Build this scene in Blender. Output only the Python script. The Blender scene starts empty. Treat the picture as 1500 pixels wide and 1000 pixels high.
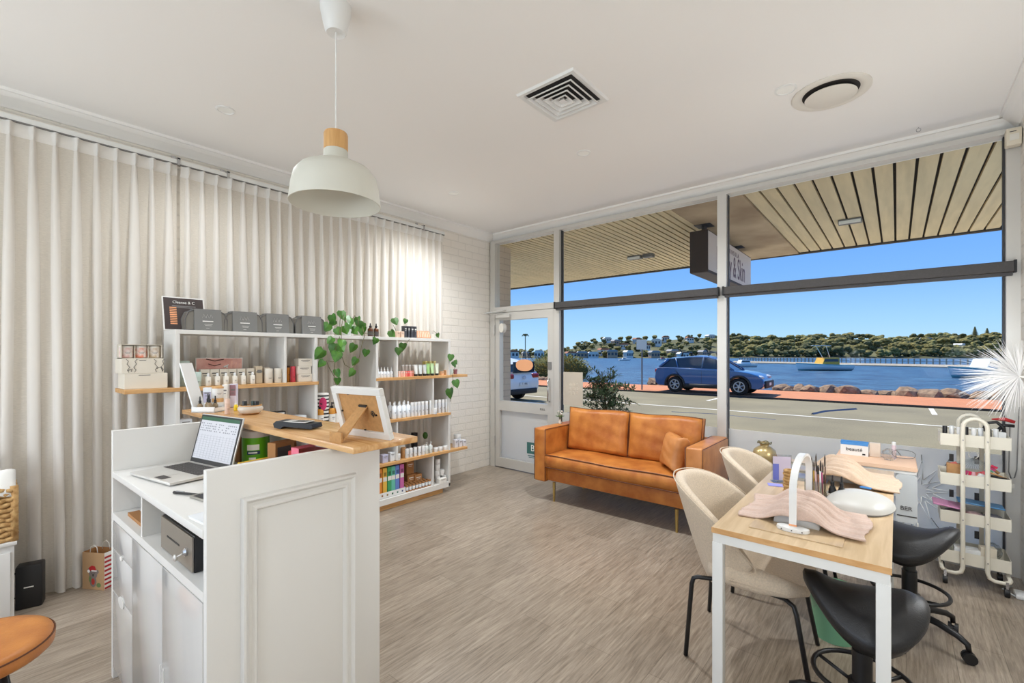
import bpy, bmesh, math, random
from mathutils import Vector, Matrix, Euler
sc = bpy.context.scene
COL = sc.collection
PI = math.pi
random.seed(7)
# ---------------------------------------------------------------- camera
CX, CY, CZ = 4.105, 0.0, 1.45
YAW = math.radians(40.2)
FPX = 667.0
cam_d = bpy.data.cameras.new('camera')
cam = bpy.data.objects.new('camera', cam_d)
COL.objects.link(cam)
cam.location = (CX, CY, CZ)
cam.rotation_euler = (PI/2, 0, YAW)
cam_d.sensor_width = 36.0
cam_d.lens = FPX/1500*36
cam_d.shift_y = 20/1500
cam_d.clip_start = .05
cam_d.clip_end = 3000
sc.camera = cam
# ---------------------------------------------------------------- sky, sun, light
w = bpy.data.worlds.new('sky'); sc.world = w; w.use_nodes = True
nt = w.node_tree; nt.nodes.clear()
out = nt.nodes.new('ShaderNodeOutputWorld'); bg = nt.nodes.new('ShaderNodeBackground')
tc = nt.nodes.new('ShaderNodeTexCoord'); sep = nt.nodes.new('ShaderNodeSeparateXYZ'); rp = nt.nodes.new('ShaderNodeValToRGB')
nt.links.new(tc.outputs['Generated'], sep.inputs[0]); nt.links.new(sep.outputs['Z'], rp.inputs[0])
nt.links.new(rp.outputs[0], bg.inputs[0]); nt.links.new(bg.outputs[0], out.inputs[0])
cr = rp.color_ramp
cr.elements[0].position = 0.0; cr.elements[0].color = (.50, .74, .93, 1)
cr.elements[1].position = 1.0; cr.elements[1].color = (.07, .20, .60, 1)
for p, c in ((.06, (.36, .63, .90)), (.14, (.21, .46, .93)), (.26, (.12, .34, .90))):
    e = cr.elements.new(p); e.color = (*c, 1)
bg.inputs[1].default_value = 1.03
sl = bpy.data.lights.new('sun', 'SUN'); sl.energy = 5.5; sl.angle = .009; sl.color = (1, .93, .82)
sun = bpy.data.objects.new('sun', sl); COL.objects.link(sun)
sun.rotation_euler = Vector((.46, -.16, -.86)).to_track_quat('-Z', 'Y').to_euler()   # light travels to +x, toward the shop, down
def area(name, loc, rot, sx, sy, e, c=(1, 1, 1)):
    l = bpy.data.lights.new(name, 'AREA'); l.shape = 'RECTANGLE'; l.size = sx; l.size_y = sy; l.energy = e; l.color = c
    o = bpy.data.objects.new(name, l); COL.objects.link(o); o.location = loc; o.rotation_euler = rot; return o
# fill panel added behind the camera to brighten the room
area('rear_fill_panel', (2.3, -3.3, 1.55), (PI/2, 0, 0), 4.2, 2.6, 38, (.95, .98, 1))
def lamp(name, loc, e, r, c=(.92, .965, 1)):
    l = bpy.data.lights.new(name, 'POINT'); l.energy = e; l.shadow_soft_size = r; l.color = c
    o = bpy.data.objects.new(name, l); COL.objects.link(o); o.location = loc; return o
def spot(loc, e, c=(.92, .965, 1)):
    l = bpy.data.lights.new('downlight_fill_spot', 'SPOT'); l.energy = e; l.shadow_soft_size = .05; l.color = c; l.spot_size = math.radians(150); l.spot_blend = 1
    o = bpy.data.objects.new('downlight_fill_spot', l); COL.objects.link(o); o.location = loc; return o
# unseen fill points added for brightness, then spots at the recessed downlights
for gx, gy, gz, e in ((4.58, 3.0, 1.4, 19), (4.5, .9, 1.3, 12), (1.0, -1.7, 1.4, 27), (3.5, -1.9, 1.4, 25), (.9, -.9, 1.35, 15)): lamp('unseen_fill_light', (gx, gy, gz), e, .14)
for gx, gy in ((.80, 1.05), (3.60, 3.12), (2.235, 3.08), (.80, 3.03), (2.2, -.6), (.8, -1.0), (3.7, -1.0)): spot((gx, gy, 3.0), 58 if gx > 3 and gy > 2 else 125 if gy > 2 else 44 if gy > 0 else 21)  # the spots behind the camera are added fill without fittings
sc.view_settings.view_transform = 'Standard'
sc.view_settings.look = 'None'
sc.view_settings.exposure = 0.16
sc.view_settings.gamma = 1
sc.view_settings.use_curve_mapping = False
try:
    sc.cycles.max_bounces = 8; sc.cycles.transparent_max_bounces = 24; sc.cycles.use_denoising = True
    sc.cycles.caustics_reflective = False; sc.cycles.caustics_refractive = False; sc.cycles.sample_clamp_indirect = 6
except Exception: pass
# ---------------------------------------------------------------- measuring: a point of the survey photo onto a real plane of the place
_F = (-math.sin(YAW), math.cos(YAW)); _R = (math.cos(YAW), math.sin(YAW))
def at(u, v, axis, val):
    a = (u-750)/FPX; d = (_F[0]+a*_R[0], _F[1]+a*_R[1], (520-v)/FPX); i = 'xyz'.index(axis)
    t = (val-(CX, CY, CZ)[i])/d[i]
    return Vector((CX+t*d[0], CY+t*d[1], CZ+t*d[2]))
# ---------------------------------------------------------------- materials
def lin(c):
    return tuple((x/255/12.92 if x/255 <= .04045 else ((x/255+.055)/1.055)**2.4) for x in c)
MATS = {}
ORDW = 'first second third fourth fifth sixth seventh eighth ninth tenth eleventh twelfth thirteenth fourteenth fifteenth sixteenth seventeenth eighteenth nineteenth twentieth twenty-first twenty-second twenty-third twenty-fourth twenty-fifth twenty-sixth'.split()
def mat(name, c, rough=.5, metal=0, spec=.5, noise=0, nscale=20, bump=0, bscale=60, alpha=1, trans=0, emit=0, coat=0, sheen=0, stretch=None, c2=None):
    """principled material, optional noise mixed colour and bump; c in sRGB 0-255"""
    if name in MATS: return MATS[name]
    m = bpy.data.materials.new(name); m.use_nodes = True; nt = m.node_tree; b = nt.nodes['Principled BSDF']
    L = nt.links.new
    b.inputs['Base Color'].default_value = (*lin(c), 1); b.inputs['Roughness'].default_value = rough; b.inputs['Metallic'].default_value = metal
    b.inputs['Specular IOR Level'].default_value = spec; b.inputs['Alpha'].default_value = alpha
    b.inputs['Transmission Weight'].default_value = trans; b.inputs['Coat Weight'].default_value = coat; b.inputs['Sheen Weight'].default_value = sheen
    if emit: b.inputs['Emission Color'].default_value = (*lin(c), 1); b.inputs['Emission Strength'].default_value = emit
    if noise or bump or c2:
        t = nt.nodes.new('ShaderNodeTexCoord'); mp = nt.nodes.new('ShaderNodeMapping'); L(t.outputs['Object'], mp.inputs[0])
        if stretch: mp.inputs['Scale'].default_value = stretch
    if noise or c2:
        n = nt.nodes.new('ShaderNodeTexNoise'); n.inputs['Scale'].default_value = nscale; n.inputs['Detail'].default_value = 5; L(mp.outputs[0], n.inputs[0])
        r = nt.nodes.new('ShaderNodeValToRGB'); r.color_ramp.elements[0].position = .32; r.color_ramp.elements[1].position = .68
        a = lin(c2) if c2 else tuple(x*(1-noise) for x in lin(c)); z = lin(c) if c2 else tuple(min(1, x*(1+noise*.6)) for x in lin(c))
        r.color_ramp.elements[0].color = (*a, 1); r.color_ramp.elements[1].color = (*z, 1)
        L(n.outputs['Fac'], r.inputs[0]); L(r.outputs[0], b.inputs['Base Color'])
    if bump:
        n2 = nt.nodes.new('ShaderNodeTexNoise'); n2.inputs['Scale'].default_value = bscale; n2.inputs['Detail'].default_value = 4; L(mp.outputs[0], n2.inputs[0])
        bp = nt.nodes.new('ShaderNodeBump'); bp.inputs['Strength'].default_value = bump; bp.inputs['Distance'].default_value = .01
        L(n2.outputs['Fac'], bp.inputs['Height']); L(bp.outputs[0], b.inputs['Normal'])
    MATS[name] = m; return m
def newmat(name):
    m = bpy.data.materials.new(name); m.use_nodes = True; MATS[name] = m
    return m, m.node_tree, m.node_tree.nodes['Principled BSDF']
# ---------------------------------------------------------------- mesh builder
class MB:
    def __init__(s): s.b = bmesh.new(); s.T = Matrix.Identity(4)
    def xf(s, m): s.T = m; return s
    def _v(s, p): return s.b.verts.new(s.T @ Vector(p))
    def _f(s, vs):
        try: return s.b.faces.new(vs)
        except ValueError: return None
    def box(s, x0, x1, y0, y1, z0, z1, bev=0, seg=2):
        v = [s._v((x, y, z)) for z in (z0, z1) for y in (y0, y1) for x in (x0, x1)]
        fs = [s._f([v[i] for i in q]) for q in ((0, 2, 3, 1), (4, 5, 7, 6), (0, 1, 5, 4), (1, 3, 7, 5), (3, 2, 6, 7), (2, 0, 4, 6))]
        if bev:
            es = list({e for f in fs for e in f.edges})
            bmesh.ops.bevel(s.b, geom=es, offset=bev, segments=seg, profile=.5, affect='EDGES')
        return s
    def cbox(s, c, d, bev=0, seg=2):
        return s.box(c[0]-d[0]/2, c[0]+d[0]/2, c[1]-d[1]/2, c[1]+d[1]/2, c[2]-d[2]/2, c[2]+d[2]/2, bev, seg)
    def lathe(s, prof, c=(0, 0, 0), n=20, cap=True):
        rings = []
        for r, z in prof:
            if r < 1e-6: rings.append([s._v((c[0], c[1], c[2]+z))])
            else: rings.append([s._v((c[0]+r*math.cos(2*PI*i/n), c[1]+r*math.sin(2*PI*i/n), c[2]+z)) for i in range(n)])
        for a, b in zip(rings, rings[1:]):
            for i in range(n):
                j = (i+1) % n
                if len(a) == 1 and len(b) == 1: continue
                if len(a) == 1: s._f((a[0], b[j], b[i])[::-1])
                elif len(b) == 1: s._f((a[i], a[j], b[0]))
                else: s._f((a[i], a[j], b[j], b[i]))
        if cap:
            if len(rings[0]) > 1: s._f(rings[0][::-1])
            if len(rings[-1]) > 1: s._f(rings[-1])
        return s
    def tube(s, pts, r, n=8, closed=False):
        pts = [Vector(p) for p in pts]; N = len(pts); rad = r if isinstance(r, (list, tuple)) else [r]*N
        rings = []; up = None
        for i, p in enumerate(pts):
            if closed: d = pts[(i+1) % N]-pts[i-1]
            else: d = pts[min(i+1, N-1)]-pts[max(i-1, 0)]
            if d.length < 1e-9: d = Vector((0, 0, 1))
            d.normalize()
            if up is None: up = Vector((0, 0, 1)) if abs(d.z) < .9 else Vector((1, 0, 0))
            u = up-d*up.dot(d)
            if u.length < 1e-6: u = d.orthogonal()
            u.normalize(); up = u; q = d.cross(u)
            rings.append([s._v(p+(u*math.cos(2*PI*k/n)+q*math.sin(2*PI*k/n))*rad[i]) for k in range(n)])
        prs = list(zip(rings, rings[1:]))+([(rings[-1], rings[0])] if closed else [])
        for a, b in prs:
            for k in range(n): s._f((a[k], a[(k+1) % n], b[(k+1) % n], b[k]))
        if not closed: s._f(rings[0][::-1]); s._f(rings[-1])
        return s
    def prism(s, poly, axis, a0, a1):
        """poly: 2D points in the two remaining axes, extruded along axis"""
        def P(p, a):
            return (a, p[0], p[1]) if axis == 'x' else ((p[0], a, p[1]) if axis == 'y' else (p[0], p[1], a))
        A = [s._v(P(p, a0)) for p in poly]; B = [s._v(P(p, a1)) for p in poly]
        s._f(A[::-1]); s._f(B)
        for i in range(len(poly)):
            j = (i+1) % len(poly); s._f((A[i], A[j], B[j], B[i]))
        return s
    def grid(s, fn, nu, nv, thick=None, closeu=False):
        g = [[s._v(fn(i/(nu), j/(nv))) for j in range(nv+1)] for i in range(nu+(0 if closeu else 1))]
        n = len(g)
        for i in range(n if closeu else n-1):
            for j in range(nv):
                s._f((g[i][j], g[(i+1) % n][j], g[(i+1) % n][j+1], g[i][j+1]))
        return s
    def ico(s, c, r, sub=2, jit=0, sc_=(1, 1, 1)):
        ret = bmesh.ops.create_icosphere(s.b, subdivisions=sub, radius=1)
        for v in ret['verts']:
            k = 1+random.uniform(-jit, jit)
            v.co = s.T @ Vector((c[0]+v.co.x*r*sc_[0]*k, c[1]+v.co.y*r*sc_[1]*k, c[2]+v.co.z*r*sc_[2]*k))
        return s
    def quad(s, a, b, c, d): s._f([s._v(p) for p in (a, b, c, d)]); return s
    def poly(s, pts): s._f([s._v(p) for p in pts]); return s
    def obj(s, name, m, parent=None, smooth=None, loc=None, rotz=0, solid=0, sub=0, dedupe=False):
        if dedupe: bmesh.ops.remove_doubles(s.b, verts=s.b.verts, dist=1e-5)
        bmesh.ops.recalc_face_normals(s.b, faces=s.b.faces)
        me = bpy.data.meshes.new(name); s.b.to_mesh(me); s.b.free()
        me.materials.append(MATS[m] if isinstance(m, str) else m)
        if smooth is True:
            for p in me.polygons: p.use_smooth = True
        elif smooth:
            for p in me.polygons: p.use_smooth = True
            try: me.set_sharp_from_angle(angle=math.radians(smooth))
            except Exception: pass
        o = bpy.data.objects.new(name, me); COL.objects.link(o)
        if parent: o.parent = parent
        if loc is not None: o.location = loc
        if rotz: o.rotation_euler = (0, 0, rotz)
        if solid:
            k = o.modifiers.new('solid', 'SOLIDIFY'); k.thickness = solid; k.offset = 0
        if sub:
            k = o.modifiers.new('sub', 'SUBSURF'); k.levels = sub; k.render_levels = sub
        return o
def tag(o, label, cat, group=None, kind=None):
    o['label'] = label; o['category'] = cat
    if group: o['group'] = group
    if kind: o['kind'] = kind
    return o
def thing(name, label, cat, loc=(0, 0, 0), rotz=0, group=None):
    o = bpy.data.objects.new(name, None); COL.objects.link(o); o.location = loc; o.rotation_euler = (0, 0, rotz); o.empty_display_size = .1
    return tag(o, label, cat, group)
def struct(o, label=None):
    o['kind'] = 'structure'
    if label: o['label'] = label
    return o
def dup(root, loc, rotz=0, label=None, group=None, scale=None):
    r = root.copy(); COL.objects.link(r); r.location = loc; r.rotation_euler = (0, 0, rotz)
    if scale: r.scale = scale
    if label: r['label'] = label
    if group: r['group'] = group
    for ch in list(root.children):
        c = ch.copy(); COL.objects.link(c); c.parent = r
        for g in list(ch.children):
            d = g.copy(); COL.objects.link(d); d.parent = c
    return r
def text(body, size, m, parent, loc, rot, name='lettering', depth=.001, align='CENTER', sx=1, bold=0):
    cu = bpy.data.curves.new(name, 'FONT'); cu.body = body; cu.size = size; cu.extrude = depth; cu.align_x = align; cu.align_y = 'CENTER'; cu.offset = bold
    tmp = bpy.data.objects.new(name, cu); COL.objects.link(tmp)
    dg = bpy.context.evaluated_depsgraph_get(); me = bpy.data.meshes.new_from_object(tmp.evaluated_get(dg))
    bpy.data.objects.remove(tmp); me.materials.clear(); me.materials.append(MATS[m])
    o = bpy.data.objects.new(name, me); COL.objects.link(o); o.parent = parent; o.location = loc; o.rotation_euler = rot; o.scale = (sx, 1, 1)
    return o
# ---------------------------------------------------------------- base materials
mat('ceiling_paint', (243, 241, 238), .9)
mat('cornice_paint', (240, 238, 234), .7)
mat('white_paint', (224, 222, 217), .45)
mat('white_gloss', (206, 204, 200), .12, spec=.5, coat=.3)
mat('white_plastic', (232, 232, 230), .35)
mat('off_white', (225, 220, 210), .5)
mat('aluminium', (208, 205, 199), .35, metal=.3, spec=.5)
mat('alu_dark', (60, 58, 60), .5)
mat('blind_grey', (68, 65, 64), .6, noise=.15, nscale=80)
mat('black', (22, 22, 24), .45)
mat('black_metal', (24, 24, 26), .38)
mat('black_leather', (27, 27, 29), .42, bump=.15, bscale=220)
mat('brass', (190, 165, 105), .3, metal=.9)
mat('chrome', (190, 190, 192), .18, metal=.95)
mat('white_metal', (226, 226, 222), .35)
mat('cream_metal', (226, 220, 204), .4)
mat('cream_fabric', (226, 208, 184), .95, noise=.12, nscale=160, bump=.5, bscale=350, sheen=.2)
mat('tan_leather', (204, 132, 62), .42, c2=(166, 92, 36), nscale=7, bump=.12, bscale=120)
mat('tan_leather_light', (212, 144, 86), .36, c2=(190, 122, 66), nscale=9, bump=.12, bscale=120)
mat('brown_seam', (96, 52, 24), .6)
mat('towel_pink', (216, 188, 172), .95, noise=.08, nscale=120, bump=.5, bscale=400, sheen=.3)
mat('towel_peach', (214, 186, 160), .95, noise=.08, nscale=120, bump=.5, bscale=400, sheen=.3)
mat('kraft', (186, 140, 92), .8, noise=.1, nscale=60)
mat('mdf', (190, 142, 88), .8, noise=.12, nscale=70)
mat('dark_print', (70, 66, 64), .6)
mat('grey_print', (120, 118, 116), .6)
mat('paper', (238, 236, 230), .8)
mat('leaf', (74, 118, 44), .45, c2=(44, 84, 30), nscale=14)
mat('stem', (92, 110, 52), .6)
mat('olive_leaf', (98, 118, 84), .6, c2=(66, 88, 58), nscale=20)
mat('bark', (96, 80, 62), .9)
mat('red', (180, 36, 38), .5)
mat('pink', (232, 120, 140), .6)
mat('peach', (240, 168, 120), .6)
def wood(name, c1, c2, rough=.4, axis=(1, 12, 12), scale=3.0, ring=.9):
    m, nt, b = newmat(name); L = nt.links.new
    t = nt.nodes.new('ShaderNodeTexCoord'); mp = nt.nodes.new('ShaderNodeMapping'); mp.inputs['Scale'].default_value = axis
    n = nt.nodes.new('ShaderNodeTexNoise'); n.inputs['Scale'].default_value = scale; n.inputs['Detail'].default_value = 6; n.inputs['Distortion'].default_value = .6
    r = nt.nodes.new('ShaderNodeValToRGB'); r.color_ramp.elements[0].position = .35; r.color_ramp.elements[1].position = .66
    r.color_ramp.elements[0].color = (*lin(c2), 1); r.color_ramp.elements[1].color = (*lin(c1), 1)
    L(t.outputs['Object'], mp.inputs[0]); L(mp.outputs[0], n.inputs[0]); L(n.outputs['Fac'], r.inputs[0]); L(r.outputs[0], b.inputs['Base Color'])
    b.inputs['Roughness'].default_value = rough
    return m
wood('oak', (218, 172, 116), (196, 146, 88), .45, (14, 1.2, 14), 3)
wood('pine_top', (222, 178, 124), (196, 144, 88), .25, (1.0, 13, 13), 3)
wood('table_oak', (212, 186, 150), (196, 168, 130), .35, (14, 1.2, 14), 3)
wood('table_edge', (216, 170, 116), (200, 152, 96), .45, (4, 4, 14), 3)
wood('bamboo', (220, 172, 112), (206, 156, 96), .45, (14, 14, 1), 5)
# painted brick
def brick(name, c, c2=None, axis='yz'):
    m, nt, b = newmat(name); L = nt.links.new
    t = nt.nodes.new('ShaderNodeTexCoord'); s = nt.nodes.new('ShaderNodeSeparateXYZ'); k = nt.nodes.new('ShaderNodeCombineXYZ')
    L(t.outputs['Object'], s.inputs[0]); L(s.outputs['Y' if axis[0] == 'y' else 'X'], k.inputs[0]); L(s.outputs['Z'], k.inputs[1])
    br = nt.nodes.new('ShaderNodeTexBrick'); br.inputs['Scale'].default_value = 1; br.inputs['Brick Width'].default_value = .24; br.inputs['Row Height'].default_value = .086
    br.inputs['Mortar Size'].default_value = .006; br.inputs['Mortar Smooth'].default_value = .5
    br.inputs['Color1'].default_value = (*lin(c), 1); br.inputs['Color2'].default_value = (*lin(c), 1); br.inputs['Mortar'].default_value = (*lin(c2 or tuple(x*.95 for x in c)), 1)
    L(k.outputs[0], br.inputs['Vector']); L(br.outputs['Color'], b.inputs['Base Color'])
    n = nt.nodes.new('ShaderNodeTexNoise'); n.inputs['Scale'].default_value = 40; L(t.outputs['Object'], n.inputs[0])
    mx = nt.nodes.new('ShaderNodeMath'); mx.operation = 'MULTIPLY_ADD'; L(br.outputs['Fac'], mx.inputs[0]); mx.inputs[1].default_value = -1; L(n.outputs['Fac'], mx.inputs[2])
    bp = nt.nodes.new('ShaderNodeBump'); bp.inputs['Strength'].default_value = .45; bp.inputs['Distance'].default_value = .006
    L(mx.outputs[0], bp.inputs['Height']); L(bp.outputs[0], b.inputs['Normal']); b.inputs['Roughness'].default_value = .55
    return m
brick('white_brick', (238, 232, 222))
brick('white_brick_window', (222, 214, 200), axis='xz')
brick('outdoor_brick', (208, 194, 178), (186, 172, 158), axis='yz')
# floor: grey oak vinyl planks running to the window
m, nt, b = newmat('vinyl_floor'); L = nt.links.new
t = nt.nodes.new('ShaderNodeTexCoord'); s = nt.nodes.new('ShaderNodeSeparateXYZ'); k = nt.nodes.new('ShaderNodeCombineXYZ')
L(t.outputs['Object'], s.inputs[0]); L(s.outputs['Y'], k.inputs[0]); L(s.outputs['X'], k.inputs[1])
br = nt.nodes.new('ShaderNodeTexBrick'); br.inputs['Scale'].default_value = 1; br.inputs['Brick Width'].default_value = 1.22; br.inputs['Row Height'].default_value = .18
br.inputs['Mortar Size'].default_value = .0012; br.inputs['Bias'].default_value = 0; br.offset = .37
br.inputs['Color1'].default_value = (*lin((178, 164, 148)), 1); br.inputs['Color2'].default_value = (*lin((160, 146, 130)), 1); br.inputs['Mortar'].default_value = (*lin((128, 116, 102)), 1)
L(k.outputs[0], br.inputs['Vector'])
mp = nt.nodes.new('ShaderNodeMapping'); mp.inputs['Scale'].default_value = (26, 1.6, 1); L(t.outputs['Object'], mp.inputs[0])
n = nt.nodes.new('ShaderNodeTexNoise'); n.inputs['Scale'].default_value = 3; n.inputs['Detail'].default_value = 8; n.inputs['Roughness'].default_value = .7; n.inputs['Distortion'].default_value = .4; L(mp.outputs[0], n.inputs[0])
r = nt.nodes.new('ShaderNodeValToRGB'); r.color_ramp.elements[0].position = .3; r.color_ramp.elements[1].position = .7
r.color_ramp.elements[0].color = (.44, .41, .38, 1); r.color_ramp.elements[1].color = (1.14, 1.14, 1.13, 1); L(n.outputs['Fac'], r.inputs[0])
mx = nt.nodes.new('ShaderNodeMix'); mx.data_type = 'RGBA'; mx.blend_type = 'MULTIPLY'; mx.inputs[0].default_value = 1
L(br.outputs['Color'], mx.inputs[6]); L(r.outputs[0], mx.inputs[7]); L(mx.outputs[2], b.inputs['Base Color'])
b.inputs['Roughness'].default_value = .30; b.inputs['Specular IOR Level'].default_value = .5
bp = nt.nodes.new('ShaderNodeBump'); bp.inputs['Strength'].default_value = .15; bp.inputs['Distance'].default_value = .004; L(n.outputs['Fac'], bp.inputs['Height']); L(bp.outputs[0], b.inputs['Normal'])
# window glass: clear pane with a weak mirror reflection
def glassmat(name, tint=(1, 1, 1), refl=.05, k=.35):
    m, nt, b = newmat(name); L = nt.links.new; nt.nodes.remove(b); o = nt.nodes['Material Output']
    tr = nt.nodes.new('ShaderNodeBsdfTransparent'); tr.inputs[0].default_value = (*tint, 1)
    gl = nt.nodes.new('ShaderNodeBsdfGlossy'); gl.inputs['Roughness'].default_value = .02
    fr = nt.nodes.new('ShaderNodeLayerWeight'); fr.inputs[0].default_value = .25
    ml = nt.nodes.new('ShaderNodeMath'); ml.operation = 'MULTIPLY_ADD'; ml.inputs[1].default_value = k; ml.inputs[2].default_value = refl; L(fr.outputs['Fresnel'], ml.inputs[0])
    mx = nt.nodes.new('ShaderNodeMixShader'); L(ml.outputs[0], mx.inputs[0]); L(tr.outputs[0], mx.inputs[1]); L(gl.outputs[0], mx.inputs[2]); L(mx.outputs[0], o.inputs[0])
    return m
glassmat('window_glass', (.98, .99, .985), .0, .06)
glassmat('clear_glass', (.93, .95, .94), .05)
glassmat('clear_plastic', (.9, .92, .93), .10)
# translucent cloth / film
def translucent(name, c, t_fac=.5, clear=0, spec=0, rough=.9, tex=None):
    m, nt, b = newmat(name); L = nt.links.new; o = nt.nodes['Material Output']
    b.inputs['Base Color'].default_value = (*lin(c), 1); b.inputs['Roughness'].default_value = rough; b.inputs['Specular IOR Level'].default_value = spec
    tl = nt.nodes.new('ShaderNodeBsdfTranslucent'); tl.inputs[0].default_value = (*lin(c), 1)
    mx = nt.nodes.new('ShaderNodeMixShader'); mx.inputs[0].default_value = t_fac; L(b.outputs[0], mx.inputs[1]); L(tl.outputs[0], mx.inputs[2])
    last = mx
    if clear:
        tr = nt.nodes.new('ShaderNodeBsdfTransparent'); m2 = nt.nodes.new('ShaderNodeMixShader'); m2.inputs[0].default_value = clear
        L(mx.outputs[0], m2.inputs[1]); L(tr.outputs[0], m2.inputs[2]); last = m2
        if tex:
            t = nt.nodes.new('ShaderNodeTexCoord'); mp = nt.nodes.new('ShaderNodeMapping'); mp.inputs['Scale'].default_value = tex
            n = nt.nodes.new('ShaderNodeTexNoise'); n.inputs['Scale'].default_value = 1; n.inputs['Detail'].default_value = 3; L(t.outputs['Object'], mp.inputs[0]); L(mp.outputs[0], n.inputs[0])
            q = nt.nodes.new('ShaderNodeMath'); q.operation = 'MULTIPLY'; q.inputs[1].default_value = clear*2; L(n.outputs['Fac'], q.inputs[0]); L(q.outputs[0], m2.inputs[0])
    L(last.outputs[0], o.inputs[0]); return m
translucent('sheer', (240, 234, 224), .35, .2, tex=(60, 60, 900))
translucent('sheer_double', (238, 233, 226), .3, .06)
translucent('sheer_hem', (242, 239, 234), .3, .03)
translucent('frosted_film', (250, 246, 238), .7, 0, .4, .35)
translucent('poster_paper', (226, 216, 200), .4)
# ================================================================ THE SETTING
H = 3.03; HC = 2.94; L_ = 4.44; XR = 4.72; YB = -3.4
struct(MB().box(-.12, XR+.12, YB, L_+.06, -.1, 0).obj('floor', 'vinyl_floor'), 'grey brown wood look vinyl plank floor')
struct(MB().box(-.12, XR+.12, YB, L_+.14, H, H+.12).obj('ceiling', 'ceiling_paint'), 'flat white painted plaster ceiling')
struct(MB().box(-.12, 0, YB, L_+.14, 0, H).obj('wall_left', 'white_brick'), 'white painted brick wall behind the curtains')
struct(MB().box(XR, XR+.12, YB, L_+.14, 0, H).obj('wall_right', 'white_brick'), 'white painted brick wall on the right')
rw = MB().box(-.12, .1, YB-.12, YB, 0, H).box(4.5, XR+.12, YB-.12, YB, 0, H).box(.1, 4.5, YB-.12, YB, 2.9, H).box(.1, 4.5, YB-.12, YB, 0, .2)
struct(rw.obj('wall_rear', 'white_paint'), 'unseen rear wall around an added wide opening')  # opening added behind the camera for the fill light
struct(MB().box(-.12, XR+.12, L_+.02, L_+.14, HC-.01, H).obj('wall_front', 'cornice_paint'), 'lintel above the shopfront glass')
# cornices: an L profile with a small step
def cornice(name, along, a0, a1):
    mb = MB(); p = [(0, H), (0, HC), (.012, HC), (.02, HC+.012), (.055, HC+.05), (.085, H-.02), (.1, H-.02), (.1, H)]
    if along == 'y': mb.prism([(x, z) for x, z in p], 'y', a0, a1)
    elif along == 'yr': mb.prism([(XR-x, z) for x, z in p], 'y', a0, a1)
    else: mb.prism([(L_+.02-x, z) for x, z in p], 'x', a0, a1)
    return struct(mb.obj(name, 'cornice_paint'), 'white plaster cornice')
cornice('trim_1', 'y', YB, L_+.02); cornice('trim_2', 'x', 0, XR); cornice('trim_3', 'yr', YB, L_+.02)
# shopfront frame
fy0, fy1 = L_-.05, L_+.05
def bar(x0, x1, z0, z1, y0=fy0, y1=fy1, mb=None): return (mb or MB()).box(x0, x1, y0, y1, z0, z1)
mb = MB()
for x0, x1 in ((.02, .10), (2.851, 2.928), (4.655, 4.72)): bar(x0, x1, 0, HC, mb=mb)
bar(1.035, 1.11, 0, HC, mb=mb)
bar(.10, 1.035, HC-.035, HC, mb=mb); bar(1.11, 2.851, HC-.035, HC, mb=mb); bar(2.928, 4.655, HC-.035, HC, mb=mb)
bar(.10, 1.035, 2.0, 2.07, mb=mb)                       # transom above the door
bar(1.11, 2.851, 0, .07, mb=mb); bar(2.928, 4.655, 0, .07, mb=mb)
bar(1.11, 2.851, 2.0, 2.06, L_-.02, L_+.05, mb=mb); bar(2.928, 4.655, 2.0, 2.06, L_-.02, L_+.05, mb=mb)
struct(mb.obj('window_1', 'aluminium'), 'silver aluminium shopfront frame')
mb = MB()
for x0, x1 in ((1.11, 1.12), (2.841, 2.851), (2.928, 2.936), (4.645, 4.655)): mb.box(x0, x1, L_-.008, L_+.03, .07, HC-.035)
struct(mb.obj('trim_4', 'alu_dark'), 'dark glazing gaskets beside the posts')
k = 0
for x0, x1, z0, z1 in ((1.12, 2.841, .07, 2.0), (2.936, 4.645, .07, 2.0), (1.12, 2.841, 2.06, HC-.035), (2.936, 4.645, 2.06, HC-.035), (.10, 1.035, 2.07, HC-.035)):
    o = struct(MB().box(x0, x1, L_+.005, L_+.011, z0, z1).obj('window_%d' % (k+2), 'window_glass'), 'clear shopfront glass pane'); k += 1
# frosted film with its lower edge on the bottom rail
def film(name, x0, x1, lab): return tag(MB().box(x0, x1, L_-.001, L_+.004, .071, .782).obj(name, 'frosted_film'), lab, 'window film')
film('frosted_film', 1.121, 2.84, 'frosted privacy film on the glass behind the sofa')
fr = film('frosted_film', 2.937, 4.644, 'frosted privacy film with line flowers behind the nail table and trolley')
# door
d = struct(MB().box(.105, .178, L_-.045, L_+.03, .012, 1.995).box(.945, 1.03, L_-.045, L_+.03, .012, 1.995).box(.178, .945, L_-.045, L_+.03, .012, .13)
    .box(.178, .945, L_-.045, L_+.03, .74, .865).box(.178, .945, L_-.045, L_+.03, 1.9, 1.995).obj('door_1', 'aluminium'), 'aluminium framed glass entry door')
o = MB().box(.178, .945, L_, L_+.006, .865, 1.9).obj('pane', 'window_glass', d)
o = MB().box(.178, .945, L_-.004, L_+.004, .13, .74).obj('pane', 'frosted_film', d); o['label'] = 'frosted lower pane'
o = MB().tube([(.975, L_-.05, .90), (.975, L_-.085, .91), (.975, L_-.085, 1.16), (.975, L_-.05, 1.17)], .009).obj('door_handle', 'chrome', d, True)
o = MB().box(.955, 1.0, L_-.055, L_-.045, 1.28, 1.37).obj('door_lock', 'grey_print', d)
for z in (.28, 1.02, 1.72): MB().lathe([(.009, 0), (.009, .12)], (.098, L_-.062, z), 10).obj('hinge', 'aluminium', d)
c = MB().box(.14, .38, L_-.085, L_-.045, 1.925, 1.965, .004).tube([(.17, L_-.08, 1.97), (.05, L_-.2, 1.985), (.30, L_-.06, 2.03)], .008).obj('door_closer', 'aluminium', d)
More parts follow.
